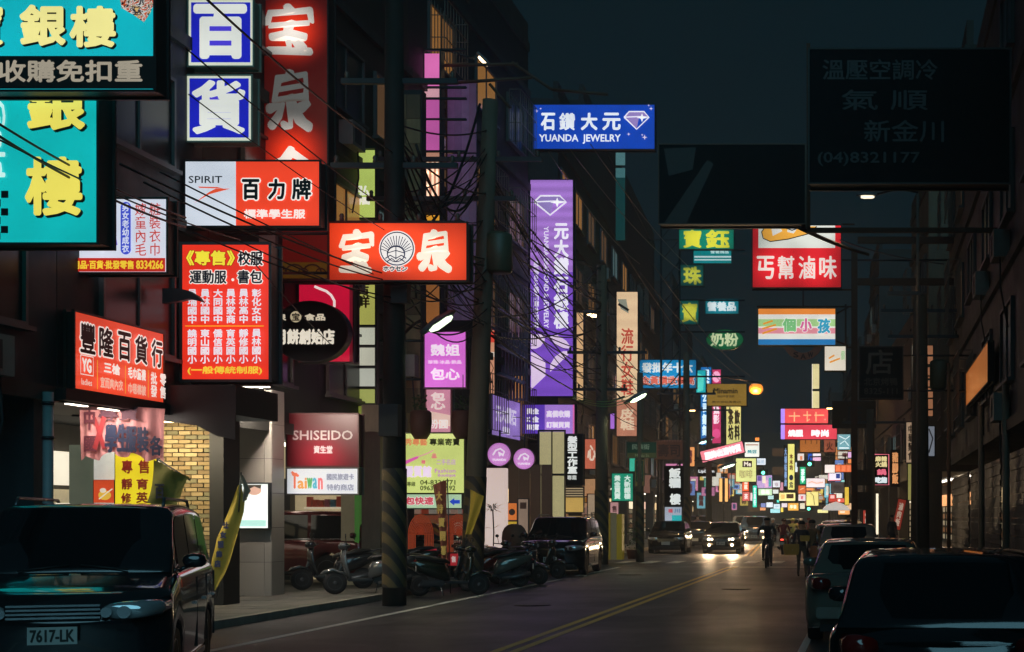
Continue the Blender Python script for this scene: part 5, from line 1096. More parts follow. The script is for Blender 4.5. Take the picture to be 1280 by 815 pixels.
# a few more small signs on both rows, each with its own place and colour
cols = ['#e8e0d0', '#e07050', '#60b8a0', '#7090d0', '#e8c860', '#d080a8', '#80c8d8', '#e89858']
names = ['cream', 'coral', 'sea green', 'soft blue', 'yellow', 'rose', 'pale cyan', 'apricot']
rnd = random.Random(21)
for i in range(56):
    t = 100 + i*2.6; side = -1 if i % 2 == 0 else 1
    w = rnd.uniform(0.6, 1.4); h = rnd.uniform(0.5, 1.7); z = rnd.uniform(3.0, 7.5); ci = rnd.randrange(8)
    x = (-12 + w/2 + rnd.uniform(0.1, 2.2)) if side < 0 else (2.6 - w/2 - rnd.uniform(0.1, 1.8))
    c = rnd.randrange(8)
    o = sign_core('box_sign', 'small ' + names[c] + ' lit sign hung ' + ('low', 'midway', 'high')[min(2, int((z-3)/1.5))] + ' on the ' + ('left' if side < 0 else 'right') + ' row at the far end', 'sign', bend(x, t, z), w, h, (0, 0, 10, 10), cols[c],
        [('t', rnd.choice(['茶行', '藥局', '鞋店', '眼鏡', '服飾', '早餐', '書局', '美髮']) if w > h else rnd.choice(['茶\n行', '藥\n局', '鞋\n店', '眼\n鏡']), (2, 1.5, 8, 8.5), rnd.choice(['#f6efe4', '#5a2a2c', '#28406a', '#f0e8d8']), B(b=0.5))], thick=0.25, yaw=BEND_A, e=rnd.uniform(0.5, 1.4), group='small lit signs at the far end of the street', frame='#1c1e20')

# ------------------------------------------------------------------ utility poles, lamps, wires
_ins = MB(); _ins.lathe([(0.03, 0), (0.05, 0.03), (0.035, 0.06), (0.05, 0.09), (0.03, 0.14)], 8, axis='z'); INS = _ins.mesh('insulator', mat('#5c5148', 0.3))
def pole(lb, base, h, r, lean=0.0, arms=(), trafo=(), stripe=True, colr='#6f6c60', kind='wall', boxes=()):
    q = thing('utility_pole', lb, 'utility pole', base)
    m = MB(); m.tube([(0, 0, 0), (lean*0.5, 0, h*0.5), (lean, 0, h)], [r, r*0.88, r*0.72], 16); m.build('shaft', mat(colr, 0.8, kind=kind), q)
    if stripe:
        m = MB(); m.tube([(0, 0, 0.35), (lean*2.3/h, 0, 2.6)], r+0.008, 16, cap=False); m.build('warning_sleeve', mat('#57492a', 0.7, kind='stripes', scale=1.6), q)
    for (z, x0, x1, n) in arms:
        m = MB(); m.box((x0, -0.05, z), (x1, 0.05, z+0.1)); m.build('cross_arm', STEEL, q)
        for k in range(n): link('insulator', INS, q, (x0+0.1+(x1-x0-0.2)*k/max(1, n-1), 0, z+0.1))
    for (z, x) in trafo:
        t_ = MB(); t_.lathe([(0.25, 0), (0.30, 0.05), (0.30, 0.85), (0.26, 0.9), (0.1, 0.95)], 18, axis='z', M=Matrix.Translation((x, 0, z))); t_.box((min(0, x), -0.04, z+0.3), (max(0, x), 0.04, z+0.36)); t_.box((min(0, x), -0.04, z+0.7), (max(0, x), 0.04, z+0.76))
        t_.build('transformer', mat('#4d5a48', 0.5, kind='wall'), q)
    for (z, x, s_) in boxes:
        m = MB(); m.box((x-0.15*s_, -0.35, z), (x+0.15*s_, -0.12, z+0.5*s_)); m.build('junction_box', DARK, q)
    return q
G0 = lambda px, d, z=0.0: Vector(((px-VX)*d/F, d, z))
pole('thick dark pole with black and yellow sleeve, nearest the camera', G0(493, 27.0), 13.5, 0.22, 0.0, [(7.2, -1.1, 1.3, 4), (8.3, -1.2, 1.2, 4), (9.9, -1.0, 1.2, 3)], [], True, '#1d1d1a', boxes=[(3.2, 0.0, 1.2), (5.7, 0.2, 1)])
pole('greenish concrete pole leaning right, with a transformer beside the orange brush sign', G0(590, 32.5), 11.2, 0.24, 0.42, [(9.8, -2.2, 1.6, 5), (8.9, -2.4, 1.0, 4)], [(7.25, 0.62)], True, '#5c584a')
pole('straight grey pole with striped sleeve right of the tall purple sign', G0(752, 50.0), 10.5, 0.24, 0.0, [(6.1, -0.9, 0.9, 3), (7.4, -1.2, 1.6, 4)], [], True, '#6a5c4a')
pole('short pole with striped sleeve carrying the street name boards', G0(800, 52.6), 7.0, 0.15, 0.0, [], [], True, '#6a5c4a')
pole('pole behind the sushi sign on the left pavement', G0(858, 68.0), 9.5, 0.2, 0.0, [(7.5, -1.4, 1.4, 4)], [], True, '#5f5548')
pole('distant pole beside the pink slanting banner on the left', G0(886, 88.0), 9.5, 0.2, 0.0, [(8.2, -1.4, 1.4, 4)], [], False, '#5f5548')
pole('dark pole carrying small parking plates on the right pavement', G0(1088, 60.0), 6.2, 0.22, 0.0, [(5.6, -1.2, 1.5, 3)], [], False, '#54483c', boxes=[])
pole('stout banded pole on the right pavement under the faint 店 sign', G0(1150, 44.0), 8.5, 0.3, 0.0, [(7.2, -1.0, 1.2, 3), (8.0, -1.2, 1.2, 4)], [(5.6, 0.6)], False, '#5a5042')
pole('thin pale pole with a curved lamp arm above the right facade', G0(1147, 38.0), 12.0, 0.05, 0.0, [(7.6, -0.8, 0.1, 2)], [], False, '#6b6660')
pole('slim rust brown pole with a bright edge near the dark right facade', G0(1186, 40.0), 6.0, 0.06, 0.0, [], [], False, '#7a5a44')
for i, (y0, y1, txt) in enumerate([(588, 606, '內'), (616, 636, '14')]):
    sign('parking_plate', ['upper brown plate with dark strokes on the right pole', 'lower brown plate reading 14 on the right pole'][i], (1070, y0, 1089, y1), 59.6, '#4c3f34', [('t', txt, (1075, y0+4, 1084, y1-4), '#241c18', B(b=0.4, dark=True))], plain=True, thick=0.04, cat='plate', frame='#3a3028')
# lamps
def lamp(lb, px, py, d, col, size, power, ax=None, az=None, e=8.0, tilt=0.0, lightcol=(1, .75, .45), spot=True):
    q = thing('street_lamp', lb, 'street lamp', P(px, py, d))
    m = MB(); m.blob([(-0.5*size, 0, 0.03, 0.02, 0.02), (-0.4*size, 0, 0.05, 0.14*size, 0.07*size), (0.0, 0, 0.06, 0.19*size, 0.10*size), (0.35*size, 0, 0.05, 0.13*size, 0.08*size), (0.55*size, 0, 0.04, 0.05, 0.05)], 'y', 12, M=Matrix.Rotation(tilt, 4, 'Y') @ Matrix.Rotation(R(90), 4, 'Z'))
    m.build('lamp_head', mat('#70757a', 0.5), q)
    m = MB(); m.blob([(-0.36*size, 0, -0.03*size, 0.03, 0.02), (-0.25*size, 0, -0.03*size, 0.13*size, 0.07*size), (0.15*size, 0, -0.03*size, 0.15*size, 0.08*size), (0.32*size, 0, -0.02*size, 0.05, 0.03)], 'y', 12, M=Matrix.Rotation(tilt, 4, 'Y') @ Matrix.Rotation(R(90), 4, 'Z'))
    m.build('lamp_glass', mat(col, 0.3, 0, e), q)
    if ax is not None:
        m = MB(); m.tube([(0.5*size*(1 if ax > 0 else -1), 0, 0.05), (ax*0.6, 0, az*0.5+0.15), (ax, 0, az)], 0.03, 6); m.build('lamp_arm', STEEL, q)
    if power:
        l = bpy.data.lights.new('lamp_light', 'SPOT' if spot else 'POINT'); l.energy = power; l.color = lightcol; l.shadow_soft_size = 0.15
        if spot: l.spot_size = R(150); l.spot_blend = 0.6
        o = bpy.data.objects.new('lamp_light', l); COL.objects.link(o); o.parent = q; o.location = (0, 0, -0.25)
    return q
WARM = (1.0, 0.62, 0.3)
lamp('warm lit street lamp between the tall purple and the warm white signs', 745, 393, 57, '#ffd9a0', 1.1, 420, -2.2, -0.2, 10, 0.1, WARM)
lamp('greenish white street lamp at the foot of the warm white sign', 797, 497, 50, '#e6ffd0', 0.9, 70, -1.4, -0.5, 5, -0.5, (.85, 1, .7))
lamp('tilted greenish white street lamp over the pink square sign', 550, 404, 27.5, '#dcf4cc', 0.75, 14, -0.85, -0.35, 2.2, -0.6, (.8, 1, .7))
lamp('warm floodlight on an arm above the pink tube sign', 604, 76, 40, '#ffe0b0', 0.5, 18, -1.6, 0.25, 7, 0.8, WARM)
lamp('small lit lamp on the dim right-hand facade', 1084, 245.5, 36, '#ffeecc', 0.5, 40, 1.3, 0.1, 1.6, 0.0, WARM)
lamp('greenish lamp by the pink slanting banner', 910, 582, 84, '#e0ffd8', 1.1, 60, -2.0, 0.3, 5, -0.3, (.85, 1, .8))
lamp('pale lamp low on the left row near the pink slanting banner', 881, 551, 90, '#c8fff0', 1.3, 60, -1.5, 0.3, 4, -0.3, (.7, 1, .95))
q = thing('street_lamp', 'glowing orange globe street lamp beside the gold board', 'street lamp', P(945, 486, 96))
m = MB(); m.lathe([(0.02, -0.36), (0.30, -0.34), (0.45, -0.14), (0.48, 0.0), (0.45, 0.14), (0.30, 0.34), (0.02, 0.36)], 16, axis='z'); m.build('globe', mat('#ff9a3c', 0.3, 0, 1.25, ecol='#ff9434'), q)
m = MB(); m.lathe([(0.05, 0.3), (0.40, 0.28), (0.44, 0.36), (0.1, 0.5)], 16, axis='z'); m.tube([(0, 0, 0.45), (-3.0, 0, 0.9), (-5.0, 0, 0.5)], 0.05, 6); m.build('arm', STEEL, q)
l = bpy.data.lights.new('lamp_light', 'POINT'); l.energy = 420; l.color = (1, .5, .2); l.shadow_soft_size = 0.3
o = bpy.data.objects.new('lamp_light', l); COL.objects.link(o); o.parent = q; o.location = (0, -0.6, -0.4)
for (x, t, nm) in ((-9.4, 72, 'left'), (0.9, 70, 'right'), (-9.2, 112, 'left far'), (0.5, 116, 'right far'), (-9.2, 160, 'left farthest')):
    b = bend(x, t, 0); lb = {'left': 'tall street lamp on the left pavement past the side street', 'right': 'tall street lamp on the right pavement past the side street', 'left far': 'distant street lamp on the left beyond the pink banner', 'right far': 'distant street lamp on the right near the orange lantern panel', 'left farthest': 'farthest street lamp on the left at the end of the street'}[nm]
    q = thing('street_lamp', lb, 'street lamp', b); sg = 1 if x < -4 else -1
    m = MB(); m.tube([(0, 0, 0.1), (0, 0, 6.4), (sg*0.5, 0, 7.0), (sg*1.6, 0, 7.1)], 0.06, 8); m.build('post', STEEL, q)
    m = MB(); m.box((sg*1.3, -0.12, 7.03), (sg*1.9, 0.12, 7.16)); m.build('lamp_head', METAL, q)
    m = MB(); m.box((sg*1.35, -0.1, 6.99), (sg*1.85, 0.1, 7.027)); m.build('lamp_glass', mat('#ffc27a', 0.3, 0, 12), q)
    l = bpy.data.lights.new('lamp_light', 'SPOT'); l.energy = 1100; l.color = WARM; l.shadow_soft_size = 0.2; l.spot_size = R(150); l.spot_blend = 0.6
    o = bpy.data.objects.new('lamp_light', l); COL.objects.link(o); o.parent = q; o.location = (sg*1.6, 0, 6.9)
# traffic lights
for px, py, d, lb in ((954, 591, 108, 'green traffic light over the left lane in the sign cluster'), (1012, 580, 100, 'green traffic light over the right lane under the pink white sign'), (1011, 636, 150, 'small distant green traffic light under the grid sign')):
    q = thing('traffic_light', lb, 'traffic light', P(px, py, d)); s_ = 1.0 if d < 140 else 1.3
    m = MB(); m.box((-0.9*s_, 0, -0.2), (0.35*s_, 0.2, 0.25)); m.build('housing', mat('#1e3a34', 0.5), q)
    m = MB(); m.ngon([(0.13*s_*math.cos(2*PI*k/16), -0.004, 0.13*s_*math.sin(2*PI*k/16)) for k in range(16)]); m.build('green_lens', mat('#60ffc0', 0.3, 0, 5.0), q)
    m = MB(); [m.ngon([(x+0.12*s_*math.cos(2*PI*k/16), -0.004, 0.12*s_*math.sin(2*PI*k/16)) for k in range(16)]) for x in (-0.35*s_, -0.7*s_)]; m.build('dark_lens', BLACK, q)
    m = MB(); xx = 2.5 if px > 980 else -3.0; m.tube([(0, 0.1, 0.25), (0, 0.1, 0.5), (xx, 0.1, 0.6), (xx, 0.1, 0.1-P(px, py, d).z)], 0.06, 6); m.build('post', STEEL, q)
# cables
def cable(a, b, sag, r=0.012, col=None, grp='cables strung over the left side of the street', lb='one of the black overhead cables crossing the left-hand signs'):
    A, Bv = P(*a), P(*b); n = 14; pts = []
    for i in range(n+1):
        u = i/n; p = A.lerp(Bv, u); p.z -= 4*sag*u*(1-u); pts.append(p)
    o0 = pts[0].copy(); q = MB(); q.tube([p-o0 for p in pts], r, 5)
    o = q.build('power_cable', col or CABLE, None, o0); tag(o, lb, 'cable', grp); return o
for a, b, s_, r in [((-20, 143, 16), (232, 272, 22), .1, .016), ((-20, 158, 16), (232, 284, 22), .12, .018), ((-20, 165, 16), (300, 300, 23), .1, .012),
        ((150, 205, 18), (490, 345, 26.8), .1, .016), ((180, 228, 18), (490, 352, 26.8), .14, .014), ((200, 215, 19), (590, 392, 32), .1, .012), ((232, 60, 16), (540, 300, 30), .1, .01), ((238, -20, 16), (490, 190, 26.8), .1, .016), ((236, 118, 17), (560, 330, 32), .15, .008),
        ((240, 290, 22), (490, 372, 26.8), .1, .014), ((300, 302, 23), (490, 380, 26.8), .05, .012), ((310, 320, 23), (430, 446, 30), .05, .01)]:
    cable(a, b, s_, r)
rr = random.Random(5)
for i in range(34):     # tangle between the first two poles
    ya, yb = rr.uniform(150, 400), rr.uniform(150, 420)
    cable((493+rr.uniform(-6, 10), ya, 27), (600+rr.uniform(-10, 10), yb, 32.4), rr.uniform(0.05, 0.7), rr.uniform(.009, .022), grp='cables tangled between the first two poles', lb='one of the black cables looping between the thick dark pole and the leaning pole')
for i in range(30):
    ya, yb = rr.uniform(170, 420), rr.uniform(330, 505)
    cable((604+rr.uniform(-8, 8), ya, 32.5), (752, yb, 50), rr.uniform(0.1, 1.0), rr.uniform(.010, .024), grp='cables hanging between the leaning pole and the straight grey pole', lb='one of the black cables hanging in front of the tall purple sign')
for i in range(10):
    cable((752, rr.uniform(390, 520), 50), (858, rr.uniform(470, 560), 68), rr.uniform(0.2, 1.0), .014, grp='cables beyond the straight grey pole', lb='one of the dark cables running on from the straight grey pole to the far poles')
WIRE = mat('#8a7a68', 0.4, 0.3)
for i, (x0, y0, x1, y1) in enumerate([(686, 190, 800, 330), (712, 186, 860, 345), (738, 180, 880, 350), (770, 300, 905, 480), (800, 340, 940, 482), (816, 330, 938, 470)]):
    cable((x0, y0, 46), (x1, y1, 80), .4, .016, WIRE, 'pale wires slanting down right of the blue jewellery sign', 'one of the pale brown wires slanting down toward the orange globe lamp')
for i, (y0, y1) in enumerate([(494, 500), (497, 503), (500, 506)]):
    cable((716, y0-i, 48), (792, y1-8+i, 50), .25, .014, mat('#8fae6a', 0.4), 'green lit cables left of the greenish lamp', 'one of the green tinted cables sagging toward the greenish street lamp')  # green light of the lamp put into the cable colour
cable((1000, 285, 30), (1085, 318, 40), .05, .05, None, None, 'thick black cable crossing the red food sign')
for i, (a, b) in enumerate([((960, 258, 30), (1012, 290, 34)), ((1050, 300, 44), (1180, 330, 40))]):
    cable((a), (b), .1, .02, None, 'thin cables on the right beside the steel gantry', 'one of the thin dark cables on the right beside the steel gantry')
# thick hoses on upper middle
for (a, b, s_) in (((497, 295, 27), (600, 130, 32.4), .9), ((520, 180, 30), (612, 190, 33), 1.4)):
    cable(a, b, s_, .03, None, 'thick sagging hoses above the orange brush sign', 'one of the thick black hoses looping in front of the lavender cladding')
# angled roof brackets above the pink tube sign
q = thing('roof_bracket', 'steel outrigger bars crossing above the pink tube sign', 'bracket', P(600, 100, 39))
m = MB()
for (x0, y0, x1, y1) in ((540, 82, 648, 80), (560, 104, 665, 97), (640, 78, 690, 112), (612, 105, 638, 135), (690, 112, 760, 118)): m.tube([((x0-600)*39/F, 0, (100-y0)*39/F), ((x1-600)*39/F, 0, (100-y1)*39/F)], 0.045, 6)
m.build('bar', mat('#5a4638', 0.6, 0.2), q)

# ------------------------------------------------------------------ planters, banners, woven screens, cabinet and small things
def hang_planter(px, py, d, lb):
    q = thing('hanging_planter', lb, 'planter', P(px, py, d))
    m = MB(); m.lathe([(0.14, -0.5), (0.22, -0.38), (0.25, -0.1), (0.24, 0.12), (0.2, 0.16)], 14, axis='z'); m.build('pot', mat('#4a2a22', 0.7), q)
    g = MB(); rn = random.Random(px)
    for i in range(90):
        a = rn.uniform(0, 2*PI); rad = rn.uniform(0.02, 0.2); h = rn.uniform(0.12, 0.5); b = Vector((math.cos(a)*rad, math.sin(a)*rad, h)); s_ = rn.uniform(0.04, 0.09); v = Vector((rn.uniform(-1, 1), rn.uniform(-1, 1), rn.uniform(-.6, 1))).normalized()*s_; w = v.cross(Vector((rn.uniform(-1, 1), rn.uniform(-1, 1), 0.3))).normalized()*s_*0.4
        g.ngon([b, b+v*0.5+w, b+v, b+v*0.5-w])
    o = g.build('foliage', mat('#2f4a2a', 0.7), q); o['kind'] = 'stuff'
    m = MB(); m.tube([(0, 0.05, 0.1), (0, 0.05, 1.0)], 0.01, 5); m.build('hook', STEEL, q)
hang_planter(526, 522, 33.0, 'dark hanging planter at the upper left corner of the lime green sign')
hang_planter(578, 522, 33.0, 'dark hanging planter at the upper right corner of the lime green sign')
for px, lb in ((526, 'arched orange red woven screen on the left under the lime green sign'), (573, 'arched orange red woven screen on the right under the lime green sign')):
    d = 36.0; q = thing('woven_screen', lb, 'screen', G0(px, d, 0.10)); m = MB(); n = 14
    zc, rx, rz = (645-668)*d/F+1.6, 0.31, 0.5
    for k in range(7):
        f = 1-k*0.12; m.tube([(-rx*f*math.cos(PI*i/n), -0.01*k, zc+rz*f*math.sin(PI*i/n)) for i in range(n+1)], 0.014, 5)
        if k < 6: m.tube([(-rx*f, -0.01*k, zc), (-rx*f, -0.01*k, 0.05)], 0.014, 5); m.tube([(rx*f, -0.01*k, zc), (rx*f, -0.01*k, 0.05)], 0.014, 5)
    for k in range(15): a = PI*k/14; m.tube([(0, 0.02, zc), (-rx*math.cos(a), 0.02, zc+rz*math.sin(a))], 0.01, 4)
    m.build('weave', mat('#b04a2c', 0.7, 0, 0.3), q)  # own glow put into the weave to brighten it
# leaning feather banners
def flag(lb, pts, d, col, txt, trc, tcol, polep, e=0.0, rot=90, dz=0.0, folds=0.05):
    c = pts[0]; q = thing('feather_banner', lb, 'banner', P(c[0], c[1], d)); s_ = d/F
    f = lambda p, y=0.0: ((p[0]-c[0])*s_, y, (c[1]-p[1])*s_)
    n = 10; L_ = pts[:len(pts)//2]; R_ = pts[len(pts)//2:][::-1]
    def along(pl, u):
        u *= len(pl)-1; i = min(int(u), len(pl)-2); w = u-i; return (pl[i][0]*(1-w)+pl[i+1][0]*w, pl[i][1]*(1-w)+pl[i+1][1]*w)
    rings = []
    for i in range(n+1):
        a, b = along(L_, i/n), along(R_, i/n); rings.append([f((a[0]+(b[0]-a[0])*k/6, a[1]+(b[1]-a[1])*k/6), folds*math.sin(k*1.3+i*0.4)) for k in range(7)])
    m = MB(); m.loft(rings, closed=False, cap=False); m.build('cloth', mat(col, 0.75, 0, e, scale=3, amt=0.25), q)
    if txt:
        for (t_, rc) in zip(txt, trc):
            text_mesh(t_, (rc[0]-c[0])*s_, (c[1]-rc[3])*s_, (rc[2]-c[0])*s_, (c[1]-rc[1])*s_, -folds-0.012, 0.008).build('lettering', mat(tcol, 0.7), q)
    m = MB(); m.tube([f(polep[0], folds+0.02), f(polep[1], folds+0.02)], 0.012, 6); m.build('pole', METAL, q)
flag('yellow feather banner with blue characters leaning against the tiled column', [(297, 608), (284, 640), (270, 672), (263, 705), (266, 738), (270, 738), (286, 712), (297, 670), (306, 632), (300, 606)], 24.3, '#a8943a',
     ['仕', '女', '服', '飾', '店'], [(280, 652, 288, 661), (277, 664, 285, 673), (274, 676, 282, 685), (272, 688, 280, 697), (270, 700, 278, 709)], '#2f3a66', [(300, 606), (268, 748)], 0.05)
flag('pale torn cloth flag tip hanging at the top of the yellow feather banner', [(299, 592), (303, 610), (304, 628), (310, 622), (314, 614), (302, 594)], 24.2, '#8c8470', None, None, '#333333', [(299, 590), (296, 640)], 0.03)
flag('dark and yellow cloth banner drooping over the brick pier', [(192, 575), (188, 595), (186, 618), (185, 632), (222, 634), (228, 622), (232, 600), (234, 596)], 22.6, '#6d6a2a', ['百'], [(197, 605, 209, 624)], '#1e2030', [(192, 573), (234, 600)], 0.03, folds=0.08)
flag('tall red and yellow sale banner standing beside the striped dark pole', [(541, 606), (546, 640), (550, 680), (553, 702), (560, 704), (560, 676), (558, 640), (557, 600)], 30.5, '#7c4430', ['大', '特', '賣', '開', '幕'], [(546, 614, 554, 626), (547, 630, 555, 642), (549, 647, 557, 659), (551, 664, 558, 676), (552, 682, 559, 694)], '#d8b85c', [(558, 598), (562, 742)], 0.06)
flag('yellow sign flag strapped to the leaning pole', [(588, 612), (586, 640), (582, 668), (590, 668), (600, 640), (604, 620)], 31.8, '#a8902c', None, None, '#333333', [(588, 610), (580, 690)], 0.05)
sign('plastic_crate_sign', 'red placard with white strokes propped behind the scooters', (531, 686, 546, 700), 34.5, '#c83440', [('t', '租', (534, 688, 542, 698), '#f0d0cc', B(b=0.3))], cat='placard', thick=0.05, e=0.55)
sign('plastic_crate_sign', 'red placard right of the tall sale banner', (561, 692, 574, 707), 34.5, '#c03038', [('t', '售', (564, 695, 570, 703), '#f0d0cc', B(b=0.3))], cat='placard', thick=0.05, e=0.5)
sign('poster', 'orange poster over a yellow one beside the white glowing pillar', (634, 629, 646, 650), 45.5, '#d8742c', [('c', 640, 640, 4, 4, '#2c2018', B(dark=True))], cat='poster', thick=0.03, e=0.7)
sign('poster', 'yellow notice board below the orange poster', (634, 652, 646, 676), 45.6, '#d8b430', [('t', '公\n告', (637, 656, 643, 672), '#8a6a18', B(b=0.1, dark=True))], cat='poster', thick=0.03, e=0.6)
sign('poster', 'pale framed menu stand right of the orange poster', (648, 624, 660, 668), 45.4, '#a8907c', [('r', (650, 628, 658, 636), '#5a4438', B(dark=True))], cat='menu stand', thick=0.05, e=0.45)
sign('poster', 'beige notice boards on the brown wall left of the striped grey pole', (735, 618, 747, 668), 52.0, '#c8ac90', [('t', '招\n租', (738, 640, 744, 652), '#4a3428', B(b=0.2, dark=True))], cat='notice board', thick=0.04, e=0.5)
sign('poster', 'pink paper notice on the yellow cabinet', (763, 628, 773, 646), 51.6, '#d8a0a0', [('t', '售', (765, 632, 771, 640), '#7a3438', B(b=0.2, dark=True))], cat='notice', thick=0.03, e=0.6)
q = thing('utility_cabinet', 'yellow and pale panelled roadside cabinet right of the striped grey pole', 'cabinet', G0(767, 51.5, 0.12))
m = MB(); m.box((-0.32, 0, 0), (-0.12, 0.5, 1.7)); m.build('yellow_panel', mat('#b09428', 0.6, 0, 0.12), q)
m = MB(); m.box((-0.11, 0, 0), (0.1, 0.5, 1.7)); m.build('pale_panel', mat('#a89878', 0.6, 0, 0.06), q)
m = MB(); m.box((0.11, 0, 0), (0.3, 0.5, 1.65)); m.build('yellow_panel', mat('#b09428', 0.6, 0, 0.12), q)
q = thing('potted_plant', 'leafy dark potted plant beside the yellow roadside cabinet', 'plant', G0(790, 52.5, 0.12))
m = MB(); m.lathe([(0.15, 0), (0.2, 0.3), (0.22, 0.34)], 12, axis='z'); m.build('pot', mat('#6a4030', 0.7), q)
g = MB(); rn = random.Random(3)
for i in range(160):
    b = Vector((rn.gauss(0, 0.16), rn.gauss(0, 0.16), rn.uniform(0.35, 1.4))); v = Vector((rn.uniform(-1, 1), rn.uniform(-1, 1), rn.uniform(-.5, 1))).normalized()*rn.uniform(.06, .13); w = v.cross(Vector((1, .3, .2))).normalized()*0.03
    g.ngon([b, b+v*.5+w, b+v, b+v*.5-w])
o = g.build('foliage', mat('#3c5a30', 0.7), q); o['kind'] = 'stuff'
q = thing('shirt', 'pale pink shirt hanging under the shop eave by the sushi sign', 'shirt', P(806, 600, 60))
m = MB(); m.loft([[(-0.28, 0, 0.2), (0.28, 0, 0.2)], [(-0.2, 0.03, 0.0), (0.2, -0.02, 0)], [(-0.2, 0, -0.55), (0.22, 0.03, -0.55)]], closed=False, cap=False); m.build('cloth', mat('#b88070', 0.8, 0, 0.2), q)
m = MB(); m.tube([(-0.25, 0, 0.2), (0, 0, 0.3), (0.25, 0, 0.2)], 0.01, 4); m.build('hanger', STEEL, q)
# curved dark awning silhouette poking over the red list sign
q = thing('curved_bracket', 'black curved bracket overlapping the left edge of the red list sign', 'bracket', P(212, 370, 23.8))
m = MB(); s_ = 23.8/F
m.loft([[((x-212)*s_, -0.06, (370-a)*s_), ((x-212)*s_, 0.06, (370-a)*s_), ((x-212)*s_, 0.06, (370-b)*s_), ((x-212)*s_, -0.06, (370-b)*s_)] for x, a, b in ((205, 361, 380), (225, 361, 377), (238, 364, 374), (248, 370, 376), (254, 377, 378))], smooth=False); m.build('plate', BLACK, q)
# ------------------------------------------------------------------ cars
def interp(tab, y):
    if y <= tab[0][0]: return tab[0][1]
    for (a, b), (c, d) in zip(tab[:-1], tab[1:]):
        if y <= c: return b + (d-b)*((y-a)/(c-a))
    return tab[-1][1]
def smooth(tab, y, w=0.06): return (interp(tab, y-w)+2*interp(tab, y)+interp(tab, y+w))/4
KINDS = {  # fractions of length: top line of lower body, glasshouse stations
 'sedan': dict(L=4.5, W=1.74, H=1.44, top=[(0, .60), (.03, .74), (.10, .84), (.28, .96), (.80, .98), (.92, .97), (.98, .88), (1, .78)], gh=(.25, .40, .70, .87), belt=.95, wr=.78, div=(.545,)),
 'van':   dict(L=4.5, W=1.76, H=1.72, top=[(0, .62), (.03, .80), (.08, .92), (.22, 1.05), (.90, 1.06), (.97, 1.02), (1, .90)], gh=(.19, .36, .92, .985), belt=1.03, wr=.84, div=(.53, .74)),
 'mpv':   dict(L=4.6, W=1.78, H=1.84, top=[(0, .78), (.03, .94), (.07, 1.02), (.22, 1.19), (.90, 1.20), (.97, 1.14), (1, 1.0)], gh=(.20, .36, .90, .985), belt=1.17, wr=.82, div=(.53, .74)),
 'onebox': dict(L=4.3, W=1.68, H=1.72, top=[(0, .72), (.015, .92), (.05, 1.02), (.12, 1.05), (.90, 1.06), (.97, 1.02), (1, .90)], gh=(.03, .13, .94, .985), belt=1.03, wr=.86, div=(.36, .62)),
 'suv':   dict(L=4.5, W=1.84, H=1.70, top=[(0, .72), (.03, .90), (.08, .99), (.26, 1.08), (.90, 1.10), (.97, 1.04), (1, .92)], gh=(.25, .39, .88, .975), belt=1.06, wr=.80, div=(.53, .74)),
 'hatch': dict(L=4.0, W=1.70, H=1.50, top=[(0, .62), (.03, .76), (.10, .88), (.26, .98), (.90, 1.0), (.97, .95), (1, .85)], gh=(.22, .38, .84, .96), belt=.96, wr=.80, div=(.56,)),
}
WHEELS = {}
def wheel_meshes(r, spokes, bright):
    k = (r, spokes, bright)
    if k not in WHEELS:
        t = MB(); t.lathe([(r*.66, -.09), (r*.93, -.105), (r, -.07), (r, .07), (r*.93, .105), (r*.66, .09)], 28)
        m = MB(); m.lathe([(r*.67, -.08), (r*.64, -.095), (r*.6, -.07), (r*.58, -.02), (0.01, -.02)], 24); m.lathe([(0.001, -.06), (r*.14, -.058), (r*.16, -.03)], 12)
        for i in range(spokes):
            M_ = Matrix.Rotation(2*PI*i/spokes, 4, 'X'); m.box((-.055, -r*.045, r*.1), (-.03, r*.045, r*.62), 0, M_)
        WHEELS[k] = (t.mesh('wheel', RUBBER), m.mesh('rim', mat('#8a8d90' if bright else '#4c4f52', 0.3, 0.8)))
    return WHEELS[k]
